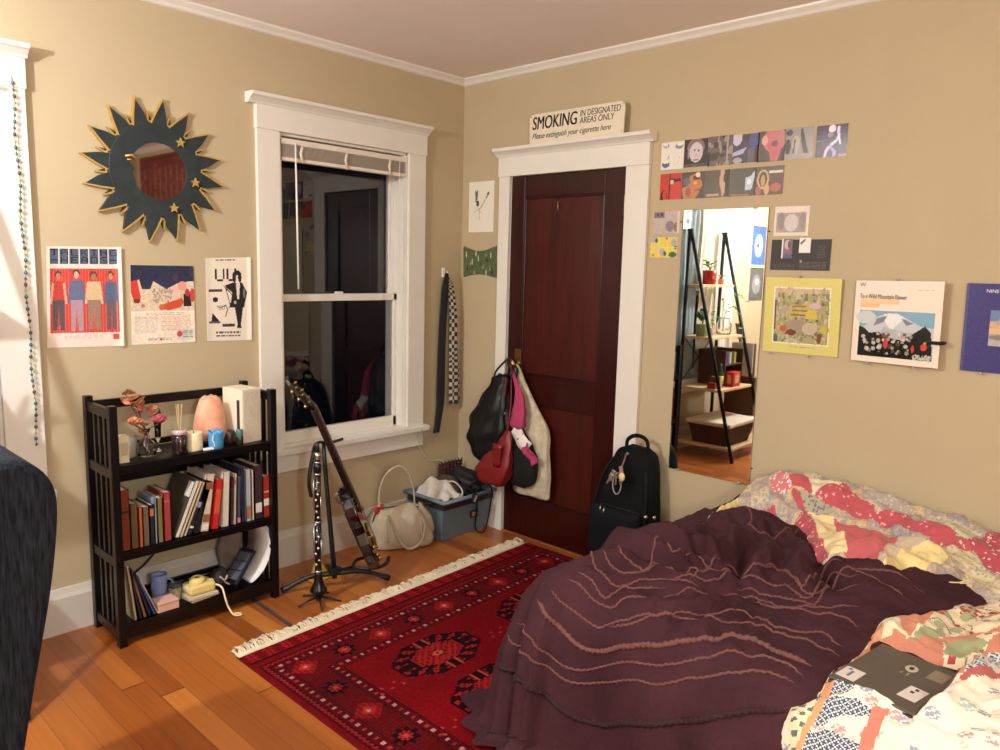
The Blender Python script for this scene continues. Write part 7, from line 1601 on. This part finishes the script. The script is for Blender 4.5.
n2 = nt.nodes.new('ShaderNodeTexNoise'); n2.inputs['Scale'].default_value = 260; nt.links.new(tc.outputs['Object'], n2.inputs['Vector'])
n3 = nt.nodes.new('ShaderNodeTexNoise'); n3.inputs['Scale'].default_value = 22; n3.inputs['Detail'].default_value = 4; n3.inputs['Distortion'].default_value = 1.0; nt.links.new(tc.outputs['Object'], n3.inputs['Vector'])
b1 = nt.nodes.new('ShaderNodeBump'); b1.inputs['Strength'].default_value = .2; b1.inputs['Distance'].default_value = .001; nt.links.new(n2.outputs['Fac'], b1.inputs['Height'])
b2 = nt.nodes.new('ShaderNodeBump'); b2.inputs['Strength'].default_value = .45; b2.inputs['Distance'].default_value = .010; nt.links.new(n3.outputs['Fac'], b2.inputs['Height']); nt.links.new(b1.outputs['Normal'], b2.inputs['Normal'])
nt.links.new(b2.outputs['Normal'], b.inputs['Normal'])
ct = thing('comforter', 'plum purple comforter with wavy ruched stripes, draped over the bed to the floor', 'comforter', (-.8, -2.5, .012))
sheet_mesh('cover', cover, None, .008, M_com, None, -2.02, -.02, -3.70, -1.20, parent=ct)
M_ru = mat('ruche_rose', (106, 66, 62), rough=.9, var=.25, scale=220, bump=.4); M_rd = mat('ruche_dark', (44, 16, 20), rough=.9, var=.25, scale=220, bump=.4)
rg = random.Random(9)
for key, pts in SP.items():
    q = np.array(catmull([(a, b_, 0) for a, b_ in pts], 10)); seg = np.hypot(*(q[1:, :2] - q[:-1, :2]).T); cum = np.concatenate([[0], np.cumsum(seg)])
    n_ = max(6, int(cum[-1] / .006)); s = np.linspace(0, cum[-1], n_); X = np.interp(s, cum, q[:, 0]); Y = np.interp(s, cum, q[:, 1])
    for _ in range(6): X[1:-1] = (X[:-2] + X[2:] + 2 * X[1:-1]) / 4; Y[1:-1] = (Y[:-2] + Y[2:] + 2 * Y[1:-1]) / 4
    x, y, z = cover(X, Y); e = .003
    x1_, y1_, z1_ = cover(X + e, Y); x2_, y2_, z2_ = cover(X, Y + e)
    nr = np.cross(np.stack([x1_ - x, y1_ - y, z1_ - z], -1), np.stack([x2_ - x, y2_ - y, z2_ - z], -1)); nr /= np.linalg.norm(nr, axis=1)[:, None] + 1e-12
    big = key in ('C', 'K'); r0 = .0080 if big else .0036
    ln = np.clip(np.minimum(s, cum[-1] - s) / .04, .12, 1)
    rr = [(r0 * (1 + .25 * math.sin(k * 2.1) + rg.uniform(-.12, .12))) * ln[k] for k in range(n_)]
    P = np.stack([x, y, z], -1) + nr * .0012
    wv = .0016 * np.sin(np.arange(n_) * 1.9)[:, None] * np.cross(nr, np.gradient(P, axis=0) / (np.linalg.norm(np.gradient(P, axis=0), axis=1)[:, None] + 1e-9))
    MB().tube([tuple(v) for v in P + wv], rr, 6, up=tuple(nr[0])).build('ruched_stripe', M_rd if key in ('K', 'L') else M_ru, ct)

def inpoly(X, Y, poly): return sdist(X, Y, poly) > 0
def hsh(a, b_, k): return (np.sin(a * 127.1 + b_ * 311.7 + k * 74.7) * 43758.5453) % 1
def speck(X, Y, cell, dens, k):
    """small round printed dots: returns mask and per-dot random"""
    i, j = np.floor(X / cell), np.floor(Y / cell); h = hsh(i, j, k); u, v = (X / cell) % 1 - .5 - .3 * (hsh(i, j, k + 1) - .5), (Y / cell) % 1 - .5 - .3 * (hsh(i, j, k + 2) - .5)
    return (h < dens) & (u * u + v * v < .09 + .08 * hsh(i, j, k + 3)), hsh(i, j, k + 4)
def quilt_rgb(X, Y):
    C = np.zeros(X.shape + (3,)); C[:] = (186, 172, 154)
    pal = np.array([(196, 176, 150), (170, 158, 146), (206, 190, 160), (160, 150, 148), (204, 184, 140), (178, 160, 150)])
    ii = (np.floor((X + .6 * Y) / .085) * 3 + np.floor((Y - .5 * X) / .075) * 5).astype(int) % 6; C[:] = pal[ii]
    for k, (cell, dens, cl) in enumerate(((.012, .45, (120, 110, 118)), (.014, .3, (190, 110, 106)), (.011, .25, (226, 216, 200)), (.016, .2, (110, 130, 140)))):
        m, r = speck(X, Y, cell, dens, k * 10 + 3); C[m] = C[m] * .68 + np.array(cl) * .32
    def P(nm, c, prt=None, dil=.006):
        m = sdist(X, Y, QP[nm]) > -dil; C[m] = c
        if prt: s_, _ = speck(X, Y, prt[0], prt[1], prt[2]); C[m & s_] = prt[3]
    RED = (188, 84, 92)
    P('grey_hump', (176, 164, 152), (.012, .5, 5, (206, 196, 184))); P('print_top', (206, 196, 164), (.014, .4, 6, (150, 160, 150)))
    P('yel_left', (224, 206, 140)); P('red_left', RED, (.012, .12, 3, (226, 150, 150)))
    P('grey_a', (176, 166, 140), (.011, .6, 8, (110, 116, 130))); P('cream_a', (226, 212, 180)); P('print_a', (206, 120, 124), (.013, .6, 4, (232, 214, 206)))
    P('red_a', RED); P('red_c', RED); P('red_b', RED, (.012, .16, 13, (232, 170, 170)))
    P('red_flap', (190, 92, 94)); P('beige', (196, 178, 152)); P('yellow', (226, 206, 142)); P('cream_b', (228, 208, 156)); P('red_edge', (184, 80, 90), (.008, .2, 3, (230, 190, 180)))
    P('cream_edge', (214, 200, 160), (.012, .4, 15, (150, 160, 160))); P('red_pink2', (186, 88, 94), (.012, .2, 9, (232, 200, 190))); P('red_band', (188, 82, 90), (.012, .12, 11, (232, 170, 165))); P('red_right', (180, 76, 86), (.013, .28, 14, (232, 200, 196)))
    # seams of quilting
    q = np.abs(((X * .8 + Y) / .045) % 1 - .5); C[q > .485] *= .93
    return C
o = sheet_mesh('patchwork_quilt', quilt, QP['outline'] + [(-.95, -3.34), (-.004, -3.34), (-.004, -1.93), (-.40, -1.945)], .004, vmat('quilt_cotton', rough=.9, bump=.35, bscale=180, sheen=.1, var=.05), quilt_rgb, -1.15, -.001, -3.40, -1.88)
tag(o, 'patchwork quilt of coral red, yellow and grey prints bunched along the wall', 'quilt')
def floral_rgb(X, Y):
    C = np.zeros(X.shape + (3,)); C[:] = (232, 220, 198)
    def P(nm, c, dil=.004): m = sdist(X, Y, FP[nm]) > -dil; C[m] = c; return m
    # sparse flowers and sprigs
    for k, (cell, dens, cl) in enumerate(((.045, .22, (176, 110, 106)), (.05, .2, (140, 166, 166)), (.042, .22, (120, 120, 146)), (.028, .12, (214, 166, 146)))):
        m, r = speck(X + .013 * k, Y, cell, dens, 31 + k); sm = ((X / cell * 7).astype(int) + (Y / cell * 6).astype(int)) % 3 > 0; C[m & sm] = np.array(cl) * .75 + 60
    up = (X > -1.20) & (Y > -3.06)                         # the fold lying up against the comforter
    C[up] = (222, 206, 172)
    sw = np.abs(np.sin(X * 34 + 2.2 * np.sin(Y * 29)) + .6 * np.sin(Y * 61 + X * 20)); C[up & (sw < .13)] = (120, 124, 92)
    m, r = speck(X, Y, .045, .4, 50); C[up & m] = (156, 158, 120); m, r = speck(X + .01, Y, .022, .14, 60); C[up & m] = (168, 60, 62)
    P('leafc', (216, 208, 170)); ml = P('grn4', (206, 202, 166), 0)
    for nm in ('grn1', 'grn2', 'grn3'): P(nm, (150, 154, 112), 0)
    for nm in ('sal1', 'sal2', 'sal3', 'sal4', 'sal5'): P(nm, (196, 126, 96) if nm != 'sal3' else (190, 122, 98), .003)
    mb_ = sdist(X, Y, FP['ber']) > -.012; s_, _ = speck(X, Y, .017, .8, 70); C[mb_ & s_] = (160, 48, 52)
    m = P('bluer', (206, 204, 196)); s_, _ = speck(X, Y, .010, .85, 7); C[m & s_] = (70, 84, 116)
    P('redline', (176, 92, 84), .001)
    for nm in ('blue1', 'blue2', 'blue3'):
        m = P(nm, (214, 210, 200), .008); u, v = ((X + Y) / .016) % 1 - .5, ((X - Y) / .016) % 1 - .5; C[m & (u * u + v * v < .13)] = (58, 78, 110)
    m = P('band', (222, 208, 166), .002); u, v = ((X * .6 + Y) / .030) % 1 - .5, ((X - .5 * Y) / .030) % 1 - .5; C[m & (np.abs(u) + np.abs(v) < .36)] = (84, 104, 112)
    P('trim2', (200, 140, 104), .001); P('trim', (216, 150, 104), .001); P('bar', (198, 118, 98), .003)
    return C
o = sheet_mesh('floral_quilt', floral, FP['outline'] + [(-.004, -3.20), (-.004, -3.68), (-2.0, -3.68), (-1.98, -2.72)], .004, vmat('floral_cotton', rough=.85, bump=.3, bscale=160, sheen=.1, var=.04), floral_rgb, -1.99, -.001, -3.69, -2.60, edge=.045)
tag(o, 'cream floral quilt with blue scale prints and orange trim, under the laptop', 'quilt')
# closed laptop
lc = Vector((-1.338, -2.862, .5905)); lu = Vector((.987, -.157, 0)); lw = Vector((-.157, -.987, 0)); lz = Vector((0, 0, 1))
def LP(a, b_, c_): return tuple(lc + lu * a + lw * b_ + lz * c_)
t = thing('laptop', 'closed dark grey-brown laptop with two white stickers lying on the floral quilt', 'laptop', tuple(lc))
hu_, hw_ = .131, .095
def slab(z0_, z1_, e=0): return MB().prism([(-hu_ + e, -hw_ + e), (hu_ - e, -hw_ + e), (hu_ - e, hw_ - e), (-hu_ + e, hw_ - e)], LP, z0_, z1_)
slab(0, .010).build('base', mat('laptop_base', (40, 34, 32), rough=.5), t, bevel=.003)
slab(.0115, .019).build('lid', mat('laptop_lid', (78, 68, 60), rough=.38, var=.04), t, bevel=.003)
def patch(nm, a0, a1, b0, b1, m, rot=0): 
    ca, sa = math.cos(rot), math.sin(rot); ca0, cb0 = (a0 + a1) / 2, (b0 + b1) / 2
    return MB().prism([(ca0 + (a - ca0) * ca - (b_ - cb0) * sa, cb0 + (a - ca0) * sa + (b_ - cb0) * ca) for a, b_ in ((a0, b0), (a1, b0), (a1, b1), (a0, b1))], LP, .0188, .0196).build(nm, m, t)
M_stk = mat('sticker_white', (206, 198, 190), rough=.4, var=.03)
patch('sticker', -.112, -.052, -.088, -.045, M_stk); patch('sticker', -.085, -.020, .040, .080, M_stk, .05)
patch('sticker', .045, .10, .045, .082, mat('sticker_olive', (122, 112, 88), rough=.45))
MB().ball(LP(.060, .008, .0192), (.020, .014, .0008), 20, 6).build('emblem', mat('emblem_pale', (176, 166, 148), rough=.4), t)
MB().ball(LP(.060, .008, .0196), (.010, .006, .0008), 14, 6).build('emblem_mark', mat('laptop_base', (40, 34, 32)), t)
for a, b_, w_, h_, m_ in ((-.098, -.070, .030, .006, (90, 92, 130)), (-.066, -.080, .008, .008, (100, 96, 120)), (-.052, .052, .010, .008, (50, 46, 48)), (-.036, .056, .010, .008, (50, 46, 48)), (.018, .012, .016, .004, (150, 140, 110)), (.018, -.002, .010, .004, (150, 140, 110))):
    MB().prism([(a, b_), (a + w_, b_), (a + w_, b_ + h_), (a, b_ + h_)], LP, .0194, .0200).build('sticker_print', mat('stk_%d_%d_%d' % m_, m_, rough=.5), t)
MB().tube([LP(-hu_ + .03, -hw_ - .0005, .0105), LP(hu_ - .03, -hw_ - .0005, .0105)], .004, 8).build('hinge_bar', mat('laptop_base', (40, 34, 32)), t)
# loose threads at the quilt edge
th = [(-.545, -2.835), (-.56, -2.85), (-.575, -2.845)]
mb = MB()
for k in range(3):
    a, b_ = th[k]; x_, y_, z_ = quilt(np.array([a]), np.array([b_])); z_ = float(z_[0]); 
    mb.tube(catmull([(a + .03, b_ + .01, z_ + .012), (a, b_ - .005, z_ + .010), (a - .03, b_ - .012 + .012 * k, z_ + .004), (a - .045, b_ - .005 + .02 * k, z_ + .002)], 5), .0022, 5)
o = mb.build('loose_threads', mat('thread_cream', (226, 206, 150), rough=.9)); tag(o, 'cream frayed threads hanging from the edge of the patchwork quilt', 'threads')
# =============================== light and camera ===============================
def lamp(name, loc, power, size, col):
    l = bpy.data.lights.new(name, 'POINT'); l.energy = power; l.shadow_soft_size = size; l.color = col
    o = bpy.data.objects.new(name, l); COL.objects.link(o); o.location = loc; return o
lamp('floor_lamp_bulb', (-3.55, -0.98, 2.2), 150, 0.035, (0.95, 1.0, 1.02))
lamp('fill_light', (-3.1, -4.25, 1.72), 118, 0.12, (0.95, 1.0, 1.02))  # added fill behind the camera, brightens ceiling and bed; stands for no fixture
wd = bpy.data.worlds.new('night'); sc.world = wd; wd.use_nodes = True
wd.node_tree.nodes['Background'].inputs['Color'].default_value = (0.25, 0.35, 0.6, 1); wd.node_tree.nodes['Background'].inputs['Strength'].default_value = 0.004
cam = bpy.data.cameras.new('camera'); cam.lens = 758.5 / 1000 * 36; cam.sensor_width = 36; cam.clip_start = .02
co = bpy.data.objects.new('camera', cam); COL.objects.link(co); sc.camera = co
yaw, pit, rol = 0.74882838, -0.13787879, 0.02514902
f = Vector((math.cos(yaw) * math.cos(pit), math.sin(yaw) * math.cos(pit), math.sin(pit)))
r = Vector((math.sin(yaw), -math.cos(yaw), 0)); u = r.cross(f)
r, u = r * math.cos(rol) + u * math.sin(rol), -r * math.sin(rol) + u * math.cos(rol)
Mx = Matrix((r, u, -f)).transposed().to_4x4(); Mx.translation = (-3.188, -3.300, 1.5195)
co.matrix_world = Mx
sc.view_settings.view_transform = 'Standard'; sc.view_settings.look = 'None'; sc.view_settings.gamma = 1.0
sc.view_settings.use_curve_mapping = False; sc.view_settings.exposure = 0.0
sc.cycles.max_bounces = 10; sc.cycles.diffuse_bounces = 5; sc.cycles.glossy_bounces = 5; sc.cycles.transmission_bounces = 8
